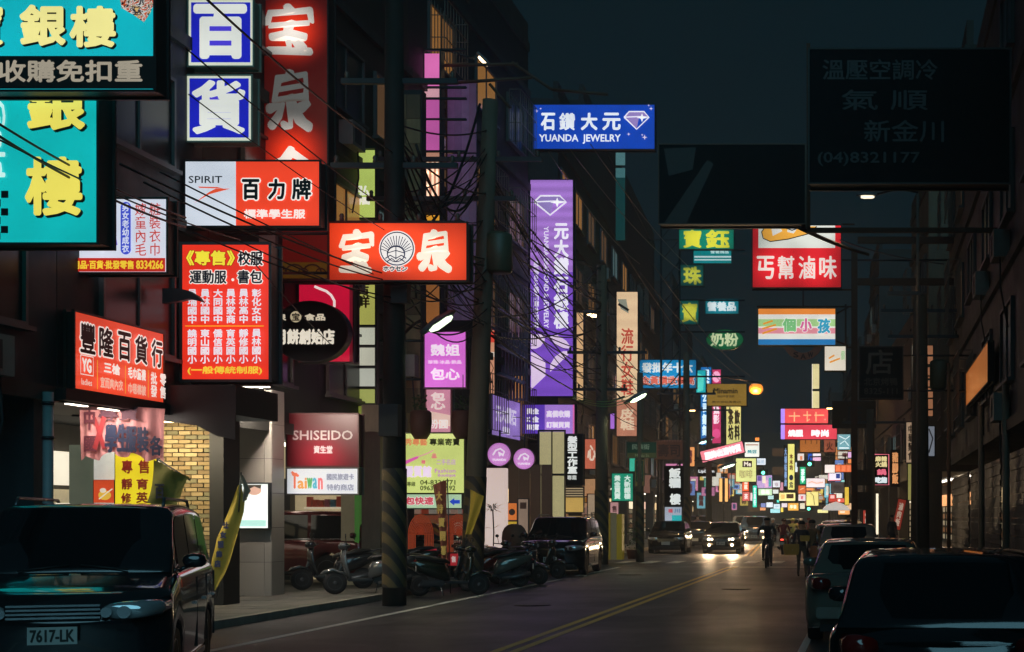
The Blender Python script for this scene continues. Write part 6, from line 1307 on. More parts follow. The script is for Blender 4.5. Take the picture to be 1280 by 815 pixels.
def car(lb, kind, loc, rz, paint, group=None, plate=None, lights=0.0, tails=0.0, rough=0.16, metal=0.3, rack=False, mets=True, trim=True, cat='car', name='parked_car', bright=True, glass=None, scale=1.0):
    K = KINDS[kind]; L, W, H = K['L'], K['W'], K['H']; q = thing(name, lb, cat, loc, rz, group)
    pm = mat(paint, rough, metal, coat=1.0, scale=1.0, amt=0.08); r = 0.31 if kind in ('sedan', 'hatch') else 0.335
    wy = ((0.26 if kind == 'onebox' else 0.185)*L-L/2, 0.80*L-L/2); gl = glass or GLASS
    Y = lambda f: f*L - L/2
    def hw(f): return W/2*(1-0.30*max(0, (0.10-f)/0.10)**2.2 - 0.22*max(0, (f-0.92)/0.08)**2.2)
    def zb(y):
        z = 0.20 + 0.10*max(0, (abs(y)-L*0.42)/(L*0.08))
        for c in wy:
            dd = abs(y-c)
            if dd < r+0.07: z = max(z, r+math.sqrt(max(0, (r+0.07)**2-dd**2)))
        return z
    N = 72; rings = []
    for i in range(N+1):
        f = i/N; y = Y(f); w = hw(f); t = smooth(K['top'], f, 0.02); b = zb(y); sh = t-0.10
        arch = b > 0.35
        low = w-0.005 if arch else w-0.05
        right = [(low, b), (w-0.012 if arch else w-0.012, b+(0.02 if arch else 0.12)), (w, max(b+0.04, 0.45*t+0.1)), (w+0.002, max(b+0.05, 0.62*t)), (w-0.008, max(b+0.06, sh)), (w-0.025, max(b+0.065, t-0.06)), (w-0.06, max(b+0.07, t-0.028)), (w-0.12, max(b+0.075, t-0.008)), (w*0.45, t+0.012)]
        yo = lambda x: y + (0.16*max(0, (0.10-f)/0.10) - 0.16*max(0, (f-0.92)/0.08))*(abs(x)/w)**2.2 - (0.05*max(0, (f-0.97)/0.03))*0
        rings.append([(0, y, b)] + [(x, yo(x), z) for x, z in right] + [(0, y, t+0.018)] + [(-x, yo(x), z) for x, z in reversed(right)])
    m = MB(); m.loft(rings); 
    body = m.build('body', pm, q)
    # glasshouse
    f0, f1, f2, f3 = K['gh']; wr = K['wr']; bz = K['belt']
    y0, y1, y2, y3 = Y(f0), Y(f1), Y(f2), Y(f3)
    def topz(y): 
        if y < y1: return bz + (H-0.05-bz)*((y-y0)/(y1-y0))
        if y > y2: return bz + (H-0.07-bz)*((y3-y)/(y3-y2))
        u = (y-y1)/(y2-y1); return H-0.05-0.02*u + 0.05*math.sin(PI*u)**0.8*0.9
    def sw(y, z): 
        base = W/2-0.07; return base - (base-W/2*wr)*((z-bz)/(H-bz))*1.0
    m = MB(); rings = []
    ys = [y0, y0+(y1-y0)*.5, y1-0.05, y1, y1+0.08] + [y1+(y2-y1)*k/8 for k in range(1, 8)] + [y2, y2+0.04, y2+(y3-y2)*.5, y3]
    for y in sorted(ys):
        t = max(topz(y), bz+0.005); rg = []
        q_ = min(0.08, (t-bz)*0.6); zs = [bz-0.06, bz+(t-bz)*.5, t-q_]
        right = [(sw(y, z), z) for z in zs] + [(sw(y, t)-0.012, t-q_*.55), (sw(y, t)-0.04, t-q_*.2), (sw(y, t)-0.10, t-q_*.02), (sw(y, t)*0.5, t+0.010)]
        rg = [(x, y, z) for x, z in right] + [(0, y, t+0.015)] + [(-x, y, z) for x, z in reversed(right)]
        rings.append(rg)
    m.loft(rings); m.build('cabin_shell', pm, q)
    def pane(nm, fn, us, vs, mt=gl):
        m = MB(); g = [[fn(u, v) for u in us] for v in vs]; m.loft(g, closed=False, cap=False); return m.build(nm, mt, q)
    lin_ = lambda a, b, n: [a+(b-a)*i/n for i in range(n+1)]
    def front(u, v):
        y = y0+(y1-y0)*v; z = topz(y); x = u*(sw(y, z)-0.09+0.02*(1-v)); return (x, y-0.012+0.05*u*u*0.6, z+0.016-0.01*abs(u))
    def back(u, v):
        y = y3+(y2-y3)*v; z = topz(y); x = u*(sw(y, z)-0.10); return (x, y+0.014-0.03*u*u, z+0.016-0.01*abs(u))
    pane('windscreen', front, lin_(-1, 1, 8), lin_(.06, .95, 4)); pane('rear_window', back, lin_(-1, 1, 8), lin_(.12, .93, 4))
    segs = [f1-0.055] + list(K['div']) + [f2+0.02]
    cuts = [Y(s_) for s_ in segs]
    for sd in (1, -1):
        for a, b in zip(cuts[:-1], cuts[1:]):
            def sidef(u, v, a=a+0.04, b=b-0.04):
                y = a+(b-a)*u; t = topz(y)-0.10; z = bz+0.03+(t-bz-0.03)*v; return (sd*(sw(y, z)+0.008), y, z)
            pane('side_window', sidef, lin_(0, 1, 6), lin_(0, 1, 3))
        fa = y0+0.25*(y1-y0)
        m = MB(); m.tube([(sd*(sw(y, bz)+0.006), y, bz+0.012) for y in (fa, cuts[0], (cuts[0]+cuts[-1])/2, cuts[-1])], 0.011, 6); m.build('belt_trim', CHROME, q)
        for a, b in zip(cuts[:-1], cuts[1:]):
            m = MB(); m.box((sd*(W/2-0.004), b-0.30, 0.80), (sd*(W/2+0.028), b-0.14, 0.83), bev=0.008); m.build('door_handle', CHROME if trim else pm, q)
            m = MB(); m.box((sd*(W/2-0.012), b-0.004, 0.34), (sd*(W/2+0.0035), b+0.004, bz-0.1)); m.build('door_gap', BLACK, q)
        m = MB(); m.box((sd*(W/2-0.012), Y(.34), 0.24), (sd*(W/2+0.006), Y(.68), 0.30)); m.build('sill_trim', CHROME if trim else DARK, q)
        m = MB(); M_ = Matrix.Translation((sd*(W/2+0.09), Y(f0)+0.34, bz+0.10))
        m.blob([(-0.06, 0, 0, .06, .04), (-0.04, 0, 0, .10, .065), (0.02, 0, 0, .11, .07), (0.04, 0, 0, .10, .065)], 'y', 12, M=M_); m.tube([(sd*(W/2-0.05), Y(f0)+0.34, bz), (sd*(W/2+0.03), Y(f0)+0.35, bz+0.05)], 0.02, 6)
        mi = m.build('mirror', pm, q)
        # lamps
        m = MB(); wf = hw(0.02)
        zl = {'suv': 0.78, 'mpv': 0.86}.get(kind, 0.66)
        m.blob([(Y(0.0)-0.005+0.03, sd*(wf-0.20), zl, .15, .055), (Y(0.0)+0.05, sd*(wf-0.17), zl+.01, .19, .075), (Y(.05), sd*(hw(.05)-0.12), zl+.02, .13, .08), (Y(.09), sd*(hw(.09)-0.05), zl+.04, .05, .05)], 'y', 14)
        hl = m.build('headlight', mat('#c4ccd0', 0.08, 0.6, coat=1.0), q)
        m = MB()
        for dx, rr_ in ((0.0, .055), (-sd*0.14, .045)):
            cx_ = sd*(wf-0.18)+dx; m.ngon([(cx_+rr_*math.cos(2*PI*k/14), Y(0)-0.012, zl+rr_*math.sin(2*PI*k/14)) for k in range(14)])
        m.build('reflector', mat('#ffd8a0', 0.1, 0, lights, ecol='#ffe2b8') if lights else CHROME, hl)
        if lights:
            m = MB(); cx_ = sd*(wf-0.20); m.ngon([(cx_+.06*math.cos(2*PI*k/14), Y(0)-0.02, 0.40+.06*math.sin(2*PI*k/14)) for k in range(14)]); m.build('fog_light', mat('#ffd8a0', 0.1, 0, lights, ecol='#ffd8a0'), q)
            l = bpy.data.lights.new('headlight_beam', 'SPOT'); l.energy = 420; l.color = (1, .70, .40); l.spot_size = R(70); l.spot_blend = 0.8; l.shadow_soft_size = 0.06
            o = bpy.data.objects.new('headlight_beam', l); COL.objects.link(o); o.parent = hl; o.location = (sd*(wf-0.18), Y(0)-0.08, zl); o.rotation_euler = (R(-90-9), 0, PI) if False else (R(81), 0, PI)
        m = MB(); wb_ = hw(.985)
        m.blob([(Y(1)-0.12, sd*(wb_-0.02), .84, .05, .09), (Y(1)-0.03, sd*(wb_-0.10), .84, .10, .09), (Y(1)+0.006, sd*(wb_-0.16), .84, .10, .075)], 'y', 12)
        m.build('tail_light', mat('#8c1410', 0.15, 0, tails, coat=1.0, ecol='#ff3020') if tails else mat('#6c1210', 0.15, coat=1.0), q)
    m = MB(); zg = {'suv': 0.66, 'mpv': 0.84}.get(kind, 0.58)
    for k in range(4): m.box((-0.36, Y(0)-0.006, zg-0.03+k*0.035), (0.36, Y(0)+0.06, zg-0.012+k*0.035))
    m.build('grille', CHROME if trim else DARK, q)
    m = MB(); m.box((-W*.36, Y(0)+0.012-0.03, 0.26), (W*.36, Y(0)+0.1, 0.34), bev=0.01); m.build('air_intake', BLACK, q)
    m = MB(); m.box((-W*.40, Y(1)-0.1, 0.36), (W*.40, Y(1)+0.03, 0.52), bev=0.02); m.build('rear_bumper', pm, q)
    for (yy, sgn) in ((Y(0)-0.035, -1), (Y(1)+0.035, 1)):
        if plate is None and sgn > 0 and lights: continue
        zp = (0.67 if kind == 'mpv' else 0.47) if sgn < 0 else 0.66
        m = MB(); m.box((-0.19, yy-0.006, zp-0.075), (0.19, yy+0.006, zp+0.075)); np_ = m.build('number_plate', mat('#b4b6b0', 0.5), q)
        if plate:
            tm = text_mesh(plate, -0.17, -0.055, 0.17, 0.055, 0, 0.004); M_ = Matrix.Translation((0, yy-0.0085, zp)) if sgn < 0 else Matrix.Translation((0, yy+0.0085, zp)) @ Matrix.Rotation(PI, 4, 'Z')
            tm.v = [tuple(M_ @ Vector(v)) for v in tm.v]; tm.build('plate_lettering', mat('#18201c', 0.6), np_)
    m = MB()
    for sx in (-1, 1): m.tube([(sx*0.45, y0-0.02, bz+0.03), (sx*0.05, y0+0.05, bz+0.075)], 0.008, 5)
    m.build('wiper', BLACK, q)
    if rack:
        for sd in (-1, 1):
            m = MB(); m.tube([(sd*W*.36, y1+0.15, H-0.04), (sd*W*.36, y1+0.25, H+0.035), (sd*W*.36, y2-0.3, H+0.03), (sd*W*.36, y2-0.15, H-0.04)], 0.016, 7); m.build('roof_rail', METAL, q)
    m = MB(); m.box((-W/2+0.22, Y(.04), 0.17), (W/2-0.22, Y(.96), 0.30)); m.build('underbody', BLACK, q)
    wt, wrm = wheel_meshes(r, 10 if bright else 7, bright)
    for c in wy:
        for sd in (-1, 1):
            w = link('wheel', wt, q, (sd*(W/2-0.12), c, r), (0, 0, 0 if sd < 0 else PI)); link('rim', wrm, w)
    if scale != 1.0: q.scale = (scale,)*3
    return q

van_c = G0(66, 12.4); ang = math.atan2(-637, F)           # heads for the camera, 20 degrees off the street
ax = Vector((math.sin(R(-19.7)), math.cos(R(-19.7)), 0))
van_c = Vector((-7.05, 12.3, 0)) + ax*2.25
car('black people carrier with roof rails and plate 7617-LK, nearest on the left', 'mpv', van_c, R(19.7), '#1c2024', plate='7617-LK', rack=True, rough=0.10, metal=0.15)
car('dark red minivan parked side-on behind the tiled column', 'onebox', (-13.62, 33.8, 0.12), R(90), '#6a1a1e', plate=None, rough=0.2, trim=False, scale=1.0)
car('black saloon parked side-on under the lime green sign', 'sedan', (-12.4, 38.4, 0.12), R(80), '#0e1012', rough=0.15)
car('dark grey SUV with pale highlights parked facing us under the black vertical sign', 'suv', G0(704, 42.4)+Vector((0, 0, 0.0)), R(3), '#14161c', plate='5728-QK', rack=True, rough=0.14, metal=0.5)
car('dark car parked facing us left of the car with lit headlights', 'hatch', G0(838, 66.0), R(2), '#101418', rough=0.2)
car('dark car with four lit front lamps driving toward us', 'sedan', G0(905, 66.0), R(2), '#17140f', name='car', lights=14.0, plate='MR-2915', rough=0.2)
car('pale SUV with headlights on behind the cyclist', 'suv', G0(944, 88.0), R(3), '#8a8d90', name='car', lights=9.0, plate='AB-301')
car('dark sedan tailing the lit car in the left lane', 'sedan', G0(872, 76.0), R(3), '#15171a')
car('silver hatchback seen from behind, nearer of the far right parked row', 'hatch', G0(1069, 40.5)+Vector((0.05, 0, 0)), R(182), '#70757a', plate='2K-8831', rough=0.25) if False else None
car('pale grey car parked on the right beyond the pedestrians, nearest of its row', 'hatch', G0(1062, 40.0), R(180), '#7b7a74', plate='6L-2178', rough=0.25)
car('white car parked on the right, second past the pedestrians', 'sedan', G0(1046, 48.6), R(181), '#a8a49a', plate='T3-9920', rough=0.25)
car('silver roofed car parked on the right, third past the pedestrians', 'hatch', G0(1047, 60.5), R(183), '#8c8a86', rough=0.3)
car('dark grey sedan seen from behind on the right, in front of the nearest black car', 'sedan', G0(1087, 20.9), R(179), '#7c766a', plate='9J-6350', rough=0.12, metal=0.3, scale=0.96)
car('black SUV filling the lower right corner, seen from behind', 'hatch', (0.62, 11.5, 0), R(177), '#202327', plate='3752-PG', rough=0.08, metal=0.3, scale=0.97)
for i, (x, t, c, lb) in enumerate([(-8.9, 78, '#3c4048', 'grey car parked on the left past the dark parked car'), (0.2, 74, '#c0bcb0', 'cream car parked on the right near the yellow strip sign'), (-8.8, 96, '#6a2a24', 'red car parked on the left in front of the LipDom sign'), (0.2, 92, '#2c3036', 'dark car parked on the right under the orange panel sign'), (-2.6, 104, '#b8b4a8', 'pale car driving away from us far down the right lane'), (-6.6, 118, '#9aa0a4', 'silver car with lights on far down the left lane')]):
    p = bend(x, t); car(lb, ['sedan', 'hatch', 'van'][i % 3], p, BEND_A + (0 if x < -4.6 else PI), c, name='car' if i > 3 else 'parked_car', lights=7.0 if i == 5 else 0, tails=4.0 if i == 4 else 0)

# ------------------------------------------------------------------ scooters
def scooter(lb, loc, rz, paint, group=None, tails=0.0, cat='scooter', plate='', stand=True):
    q = thing('motor_scooter', lb, cat, loc, rz, group); pm = mat(paint, 0.18, 0.3, coat=1.0, scale=2, amt=0.1); lean = 0
    r = 0.23
    t = MB(); t.lathe([(r*.62, -.045), (r*.95, -.05), (r, 0), (r*.95, .05), (r*.62, .045)], 22)
    rm = MB(); rm.lathe([(r*.64, -.04), (r*.60, -.05), (r*.56, 0), (r*.60, .05), (r*.64, .04)], 20, )
    for i in range(6): rm.box((-.015, -.012, 0.02), (.015, .012, r*.6), 0, Matrix.Rotation(2*PI*i/6, 4, 'X'))
    rm.lathe([(0.045, -.05), (0.045, .05)], 10)
    tm, rmm = t.mesh('wheel', RUBBER), rm.mesh('rim', METAL)
    for y in (-0.62, 0.62): w = link('wheel', tm, q, (0, y, r)); link('rim', rmm, w)
    m = MB(); m.blob([(-0.90, 0, .40, .02, .02), (-0.84, 0, .44, .06, .05), (-0.66, 0, .50, .08, .035), (-0.44, 0, .42, .06, .03), (-0.38, 0, .36, .03, .02)], 'y', 12); m.build('front_fender', pm, q)
    m = MB(); m.tube([(0, -0.62, r), (0, -0.50, 0.55), (0, -0.40, 0.92)], 0.03, 8); m.build('fork', METAL, q)
    m = MB(); rings = []
    for (y, z, w, th) in ((-0.36, .30, .16, .03), (-0.40, .45, .20, .05), (-0.45, .62, .19, .06), (-0.47, .78, .14, .06), (-0.45, .90, .09, .05)):
        rings.append([(w*math.cos(2*PI*k/12), y+th*math.sin(2*PI*k/12)-0.5*abs(math.cos(2*PI*k/12))**2*-0.1, z) for k in range(12)])
    m.loft(rings); m.build('leg_shield', pm, q)
    m = MB(); m.box((-0.15, -0.38, 0.26), (0.15, 0.10, 0.32), bev=0.015); m.build('floorboard', DARK, q)
    m = MB(); m.blob([(0.02, 0, .42, .10, .14), (0.12, 0, .50, .15, .19), (0.35, 0, .56, .17, .18), (0.6, 0, .62, .16, .15), (0.8, 0, .68, .11, .10), (0.92, 0, .72, .05, .05)], 'y', 14); m.build('rear_body', pm, q)
    m = MB(); m.blob([(0.0, 0, .70, .10, .03), (0.1, 0, .74, .14, .05), (0.35, 0, .77, .15, .055), (0.45, 0, .81, .14, .06), (0.75, 0, .83, .11, .045), (0.82, 0, .83, .07, .02)], 'y', 14); m.build('seat', mat('#141210', 0.45), q)
    m = MB(); m.tube([(-0.1, .72, .80), (-0.1, .95, .86), (0, 1.0, .87), (0.1, .95, .86), (0.1, .72, .80)], 0.012, 6); m.build('grab_rail', METAL, q)
    m = MB(); m.blob([(-0.56, 0, .96, .03, .03), (-0.52, 0, .97, .10, .07), (-0.42, 0, .98, .13, .07), (-0.34, 0, .97, .08, .04)], 'y', 12); m.build('handlebar_cover', pm, q)
    m = MB(); m.tube([(-0.33, -0.33, .99), (-0.16, -0.40, .97), (0.16, -0.40, .97), (0.33, -0.33, .99)], 0.014, 7); m.build('handlebar', BLACK, q)
    m = MB(); m.ngon([(0.055*math.cos(2*PI*k/14), -0.574, .965+0.045*math.sin(2*PI*k/14)) for k in range(14)]); m.build('headlight', mat('#b8bcc0', 0.1, 0.6), q)
    for sd in (-1, 1):
        m = MB(); m.tube([(sd*.2, -0.40, .99), (sd*.27, -0.42, 1.16)], 0.007, 5); m.blob([(-0.43, sd*.28, 1.18, .055, .04), (-0.41, sd*.28, 1.18, .055, .04)], 'y', 12); m.build('mirror', BLACK, q)
    m = MB(); m.blob([(0.90, 0, .66, .07, .03), (0.955, 0, .66, .05, .02)], 'y', 10); m.build('tail_light', mat('#8c1410', 0.2, 0, tails, ecol='#ff4030'), q)
    m = MB(); m.tube([(0.13, 0.2, .22), (0.15, 0.5, .26), (0.16, 0.85, .34)], [.03, .05, .055], 10); m.build('exhaust', METAL, q)
    m = MB(); m.box((-.12, .12, .2), (.08, .62, .34), bev=.03); m.build('engine', DARK, q)
    m = MB(); m.box((-.1, .93, .44), (.1, .94, .56)); m.build('number_plate', mat('#b4b6b0', 0.5), q)
    m = MB(); m.tube([(-.1, .2, .2), (-.2, .16, .01)], .012, 5); m.build('kickstand', METAL, q)
    return q
sc = [(-11.55, 30.6, -62, '#23262a', 'charcoal scooter with a pale front fender, leftmost in the parked row'), (-10.2, 28.9, -70, '#5d5f60', 'grey scooter beside the thick dark pole, its shield catching light'),
      (-8.95, 30.3, 118, '#20281c', 'olive black scooter just right of the thick dark pole'), (-8.9, 33.6, -68, '#5c5f58', 'silver grey scooter in front of the leaning pole'),
      (-9.1, 36.6, 60, '#26243a', 'blue black scooter behind the leaning pole'), (-9.0, 38.6, 70, '#3c3630', 'brown scooter nearest the parked SUV'), (-9.9, 37.4, 60, '#1c1e22', 'black scooter squeezed between the blue black and the brown one'),
      (-11.0, 33.2, -75, '#4a4238', 'tan grey scooter behind the thick dark pole'), (-9.6, 31.8, 100, '#2a2c30', 'dark scooter tucked between the thick dark pole and the leaning pole'), (-9.7, 35.0, -60, '#6a2420', 'dark red scooter under the lime green sign'), (-8.7, 35.2, 70, '#30343a', 'slate scooter on the kerb line beside the leaning pole')]
for x, t, a, c, lb in sc:
    scooter(lb, (x, t, 0.12 if x < -9.9 else 0.005), R(a), c, 'scooters parked along the left kerb')
cov = thing('covered_chair', 'tan rounded chair back beside the white glowing pillar', 'chair', G0(642, 42.5, 0.12))
m = MB(); m.blob([(0, 0, .9, .02, .02), (0.02, 0, .9, .36, .42), (0.08, 0, .9, .38, .45), (0.12, 0, .9, .1, .1)], 'y', 18); m.build('backrest', mat('#6a5240', 0.7), cov)
for x in (-.3, .3):
    m = MB(); m.tube([(x, 0.05, 0), (x*.8, 0.05, .7)], .02, 6); m.build('leg', METAL, cov)
m = MB(); m.box((-.3, -.4, .45), (.3, .06, .52), bev=.02); m.build('seat', mat('#5a4436', 0.7), cov)
k9 = thing('potted_plant', 'spiky potted plant in front of the white glowing pillar', 'plant', G0(616, 41.5, 0.12))
m = MB(); m.lathe([(0.15, 0), (0.2, 0.3), (0.22, 0.34)], 12, axis='z'); m.build('pot', mat('#5a3a2c', 0.7), k9)
m = MB(); m.tube([(0, 0, .3), (0.03, 0, 1.1), (0, 0, 1.75)], .02, 6); m.build('stem', mat('#3a3020', 0.8), k9)
g = MB(); rn = random.Random(9)
for i in range(26):
    a = rn.uniform(0, 2*PI); L_ = rn.uniform(.25, .5); b = Vector((0, 0, rn.choice([1.75, 1.7, 1.2]))); e_ = b+Vector((math.cos(a)*L_, math.sin(a)*L_, rn.uniform(-.1, .25))); w = Vector((-math.sin(a), math.cos(a), 0))*.02; mid = (b+e_)/2+Vector((0, 0, .06)); g.ngon([b, mid+w, e_, mid-w])
o = g.build('foliage', mat('#2c3a22', 0.7), k9); o['kind'] = 'stuff'

# ------------------------------------------------------------------ people
def person(lb, loc, rz, h, J, shirt, trousers, hair='#14100e', extra=None, shoes='#1a1a1c', group=None, helmet=None, sleeve=True):
    """J: joint positions as fractions of height; body grown over the skeleton as one surface"""
    q = thing('person', lb, 'person', loc, rz, group)
    D = dict(pel=(0, 0, .53), sp=(0, 0, .62), ch=(0, -.005, .74), nk=(0, 0, .83), hb=(0, -.005, .88), ht=(0, -.005, .955),
             ls=(-.105, 0, .80), le=(-.135, .01, .64), lw=(-.13, -.03, .50), lh=(-.13, -.04, .455), rs=(.105, 0, .80), re=(.135, .01, .64), rw=(.13, -.03, .50), rh=(.13, -.04, .455),
             lp=(-.05, 0, .51), lk=(-.055, -.01, .28), la=(-.055, .01, .05), lt=(-.055, -.09, .015), rp=(.05, 0, .51), rk=(.055, -.01, .28), ra=(.055, .01, .05), rt=(.055, -.09, .015))
    D.update(J); names = list(D); idx = {n: i for i, n in enumerate(names)}
    Rr = dict(pel=.075, sp=.068, ch=.08, nk=.032, hb=.05, ht=.052, ls=.036, le=.026, lw=.018, lh=.022, rs=.036, re=.026, rw=.018, rh=.022, lp=.052, lk=.034, la=.022, lt=.02, rp=.052, rk=.034, ra=.022, rt=.02)
    E = [('pel', 'sp'), ('sp', 'ch'), ('ch', 'nk'), ('nk', 'hb'), ('hb', 'ht'), ('ch', 'ls'), ('ls', 'le'), ('le', 'lw'), ('lw', 'lh'), ('ch', 'rs'), ('rs', 're'), ('re', 'rw'), ('rw', 'rh'), ('pel', 'lp'), ('lp', 'lk'), ('lk', 'la'), ('la', 'lt'), ('pel', 'rp'), ('rp', 'rk'), ('rk', 'ra'), ('ra', 'rt')]
    me = bpy.data.meshes.new('body'); me.from_pydata([tuple(c*h for c in D[n]) for n in names], [(idx[a], idx[b]) for a, b in E], [])
    o = bpy.data.objects.new('body_tmp', me); COL.objects.link(o)
    sk = o.modifiers.new('s', 'SKIN'); 
    for n in names:
        v = me.skin_vertices[0].data[idx[n]]; rr_ = Rr[n]*h; v.radius = (rr_, rr_*(0.72 if n in ('pel', 'sp', 'ch') else 1)); v.use_root = (n == 'pel')
    ss = o.modifiers.new('b', 'SUBSURF'); ss.levels = 1; ss.render_levels = 1
    dg = bpy.context.evaluated_depsgraph_get(); em = bpy.data.meshes.new_from_object(o.evaluated_get(dg)); bpy.data.objects.remove(o)
    vs = [v.co.copy() for v in em.vertices]; fs = [list(p.vertices) for p in em.polygons]
    mb = MB(); mb.add(vs, fs, 0, True)
    def near(c):
        best, bn = 9, None
        for a, b in E:
            A, Bq = Vector(D[a])*h, Vector(D[b])*h; ab = Bq-A; u = max(0, min(1, (c-A).dot(ab)/ab.length_squared)); dd = (c-(A+ab*u)).length
            if dd < best: best, bn = dd, (a, b, u)
        return bn
    for i, f in enumerate(fs):
        c = sum((vs[j] for j in f), Vector())/len(f); a, b, u = near(c)
        if a in ('nk', 'hb') or b in ('lh', 'rh') or (not sleeve and a in ('le', 're')): mi = 1
        elif a in ('pel',) and b in ('lp', 'rp') or a in ('lp', 'rp', 'lk', 'rk'): mi = 2
        elif a in ('la', 'ra'): mi = 3
        elif c.z < (D['pel'][2]+0.01)*h: mi = 2
        else: mi = 0
        mb.m[i] = mi
    for s_ in ('l', 'r'):       # fingers rooted in the hand
        W_, H_ = Vector(D[s_+'w'])*h, Vector(D[s_+'h'])*h; d_ = (H_-W_).normalized(); sd_ = d_.cross(Vector((1, 0, 0.2))).normalized(); up = d_.cross(sd_)
        for k in range(4):
            b0 = H_+sd_*(k-1.5)*0.011*h*1.1; L1 = (0.026, .03, .028, .022)[k]*h; mb.tube([b0, b0+d_*L1*.6+up*.004, b0+d_*L1+up*.012], [.006*h, .0055*h, .004*h], 6, 1)
        b0 = W_+(H_-W_)*.5+sd_*0.02*h; mb.tube([b0, b0+(d_*.6+sd_*.6)*.022*h, b0+(d_+sd_*.4)*.034*h], [.007*h, .006*h, .0045*h], 6, 1)
    # nose and ears
    hd = (Vector(D['hb'])+Vector(D['ht']))/2*h
    mb.loft([[hd+Vector((x, y, z))*h for x, y, z in ((-.008, -.047, -.012), (.008, -.047, -.012), (0, -.047, .012))], [hd+Vector((x, y, z))*h for x, y, z in ((-.003, -.062, -.010), (.003, -.062, -.010), (0, -.055, 0))]], 1)
    for sx in (-1, 1): mb.blob([(hd.y-.008*h, sx*.052*h, hd.z-.004*h, .005*h, .014*h), (hd.y+.008*h, sx*.053*h, hd.z-.004*h, .004*h, .012*h)], 'y', 8, 1)
    mb.build('body', [mat(shirt, 0.8, amt=.15), SKIN, mat(trousers, 0.8), mat(shoes, 0.6)], q)
    m = MB(); rg = []
    for sx in (-.02, .02): m.ngon([hd+Vector((sx+.006*math.cos(2*PI*k/8), -.0535, .008+.003*math.sin(2*PI*k/8)))*h for k in range(8)])
    m.ngon([hd+Vector((x, -.052, z))*h for x, z in ((-.014, -.026), (.014, -.026), (.009, -.031), (-.009, -.031))]); m.build('face_features', mat('#3a1c18', 0.6), q)
    m = MB(); n = 14
    if helmet: prof = [(.064, -.01), (.070, .01), (.066, .04), (.045, .062), (.005, .072)]
    else: prof = [(.056, .0), (.062, .012), (.060, .035), (.042, .056), (.005, .064)]
    m.lathe([(r_*h, z*h) for r_, z in prof], n, axis='z', M=Matrix.Translation(hd+Vector((0, .008*h, 0)))); 
    if not helmet: m.blob([(.0, 0, -.02*h, .05*h, .05*h), (.045*h, 0, -.03*h, .048*h, .06*h), (.06*h, 0, -.04*h, .03*h, .05*h)], 'y', 10, M=Matrix.Translation(hd))
    m.build('helmet' if helmet else 'hair', mat(helmet or hair, 0.25 if helmet else 0.5), q)
    return q
def bag(lb, loc, rz, w, h, col, e=0.0):
    q = thing('shopping_bag', lb, 'bag', loc, rz); m = MB()
    m.loft([[(x*w/2*s_, y*0.06*s_, z) for x, y in ((-1, -1), (1, -1), (1, 1), (-1, 1))] for z, s_ in ((0, .9), (h*.5, 1.04), (h, 1.0))], smooth=False); m.build('sack', mat(col, 0.6, 0, e, scale=6), q)
    for y in (-.05, .05):
        m = MB(); m.tube([(-w*.2, y, h), (-w*.12, y, h+.12), (w*.12, y, h+.12), (w*.2, y, h)], .006, 5); m.build('handle', DARK, q)
A0 = G0(1002, 39.4, 0.005); B0 = G0(1015, 39.8, 0.005)
person('woman in dark top on the road, left one of the pair with bags', A0, R(12), 1.60, dict(rk=(.06, -.05, .28), ra=(.07, -.02, .06), lk=(-.05, .02, .28), la=(-.05, .07, .07), lt=(-.05, 0, .02), lh=(-.17, -.05, .46), lw=(-.165, -.03, .5)), '#3d3a40', '#5a5248')
person('woman in brown jacket with long dark hair on the right of the pair', B0, R(-8), 1.63, dict(rk=(.06, .02, .28), ra=(.07, .06, .06), lk=(-.05, -.05, .28), la=(-.05, -.03, .06)), '#8e6a48', '#3a3c48')
bag('yellow shopping bag low in the hand of the left woman', A0+Vector((-.28, -.12, .62)), R(10), .42, .30, '#b08a3c', 0.0)
bag('orange brown shopping bag carried between the two women', B0+Vector((.12, -.25, .55)), R(-10), .34, .32, '#a8643c', 0.0)
bag('small golden bag held at chest height by the left woman', A0+Vector((.1, -.22, 1.0)), R(5), .26, .16, '#c09a48', 0.0)
# cyclist
def bicycle(lb, loc, rz):
    q = thing('bicycle', lb, 'bicycle', loc, rz); r = .33
    for y in (-.52, .52):
        m = MB(); m.tube([(0, r*math.cos(2*PI*k/28), r*math.sin(2*PI*k/28)) for k in range(29)], .02, 6, cap=False); w = m.build('wheel', RUBBER, q, (0, y, r))
        m = MB(); [m.tube([(0, 0, 0), (0, r*.95*math.cos(2*PI*k/14), r*.95*math.sin(2*PI*k/14))], .002, 3, cap=False) for k in range(14)]; m.build('spokes', METAL, w)
    m = MB()
    for a, b in (((0, -.52, r), (0, -.36, .85)), ((0, -.38, .78), (0, .05, .32)), ((0, -.37, .82), (0, .18, .75)), ((0, .05, .32), (0, .2, .8)), ((0, .05, .32), (0, .52, r)), ((0, .18, .72), (0, .52, r))): m.tube([a, b], .018, 6)
    m.build('frame', mat('#2a3a5a', .3, .3), q)
    m = MB(); m.tube([(-.28, -.28, 1.0), (-.2, -.36, 1.02), (0, -.36, .95), (.2, -.36, 1.02), (.28, -.28, 1.0)], .012, 6); m.build('handlebar', METAL, q)
    m = MB(); m.blob([(.05, 0, .83, .03, .02), (.2, 0, .84, .09, .03), (.3, 0, .84, .1, .03)], 'y', 10); m.build('saddle', BLACK, q)
    m = MB(); m.tube([(-.14, .05, .22), (.0, .05, .32), (.14, .05, .42)], .015, 5); m.build('pedals', METAL, q)
C0 = G0(959, 46.8, 0.008)
bicycle('bicycle ridden toward the camera in the middle of the street', C0, 0)
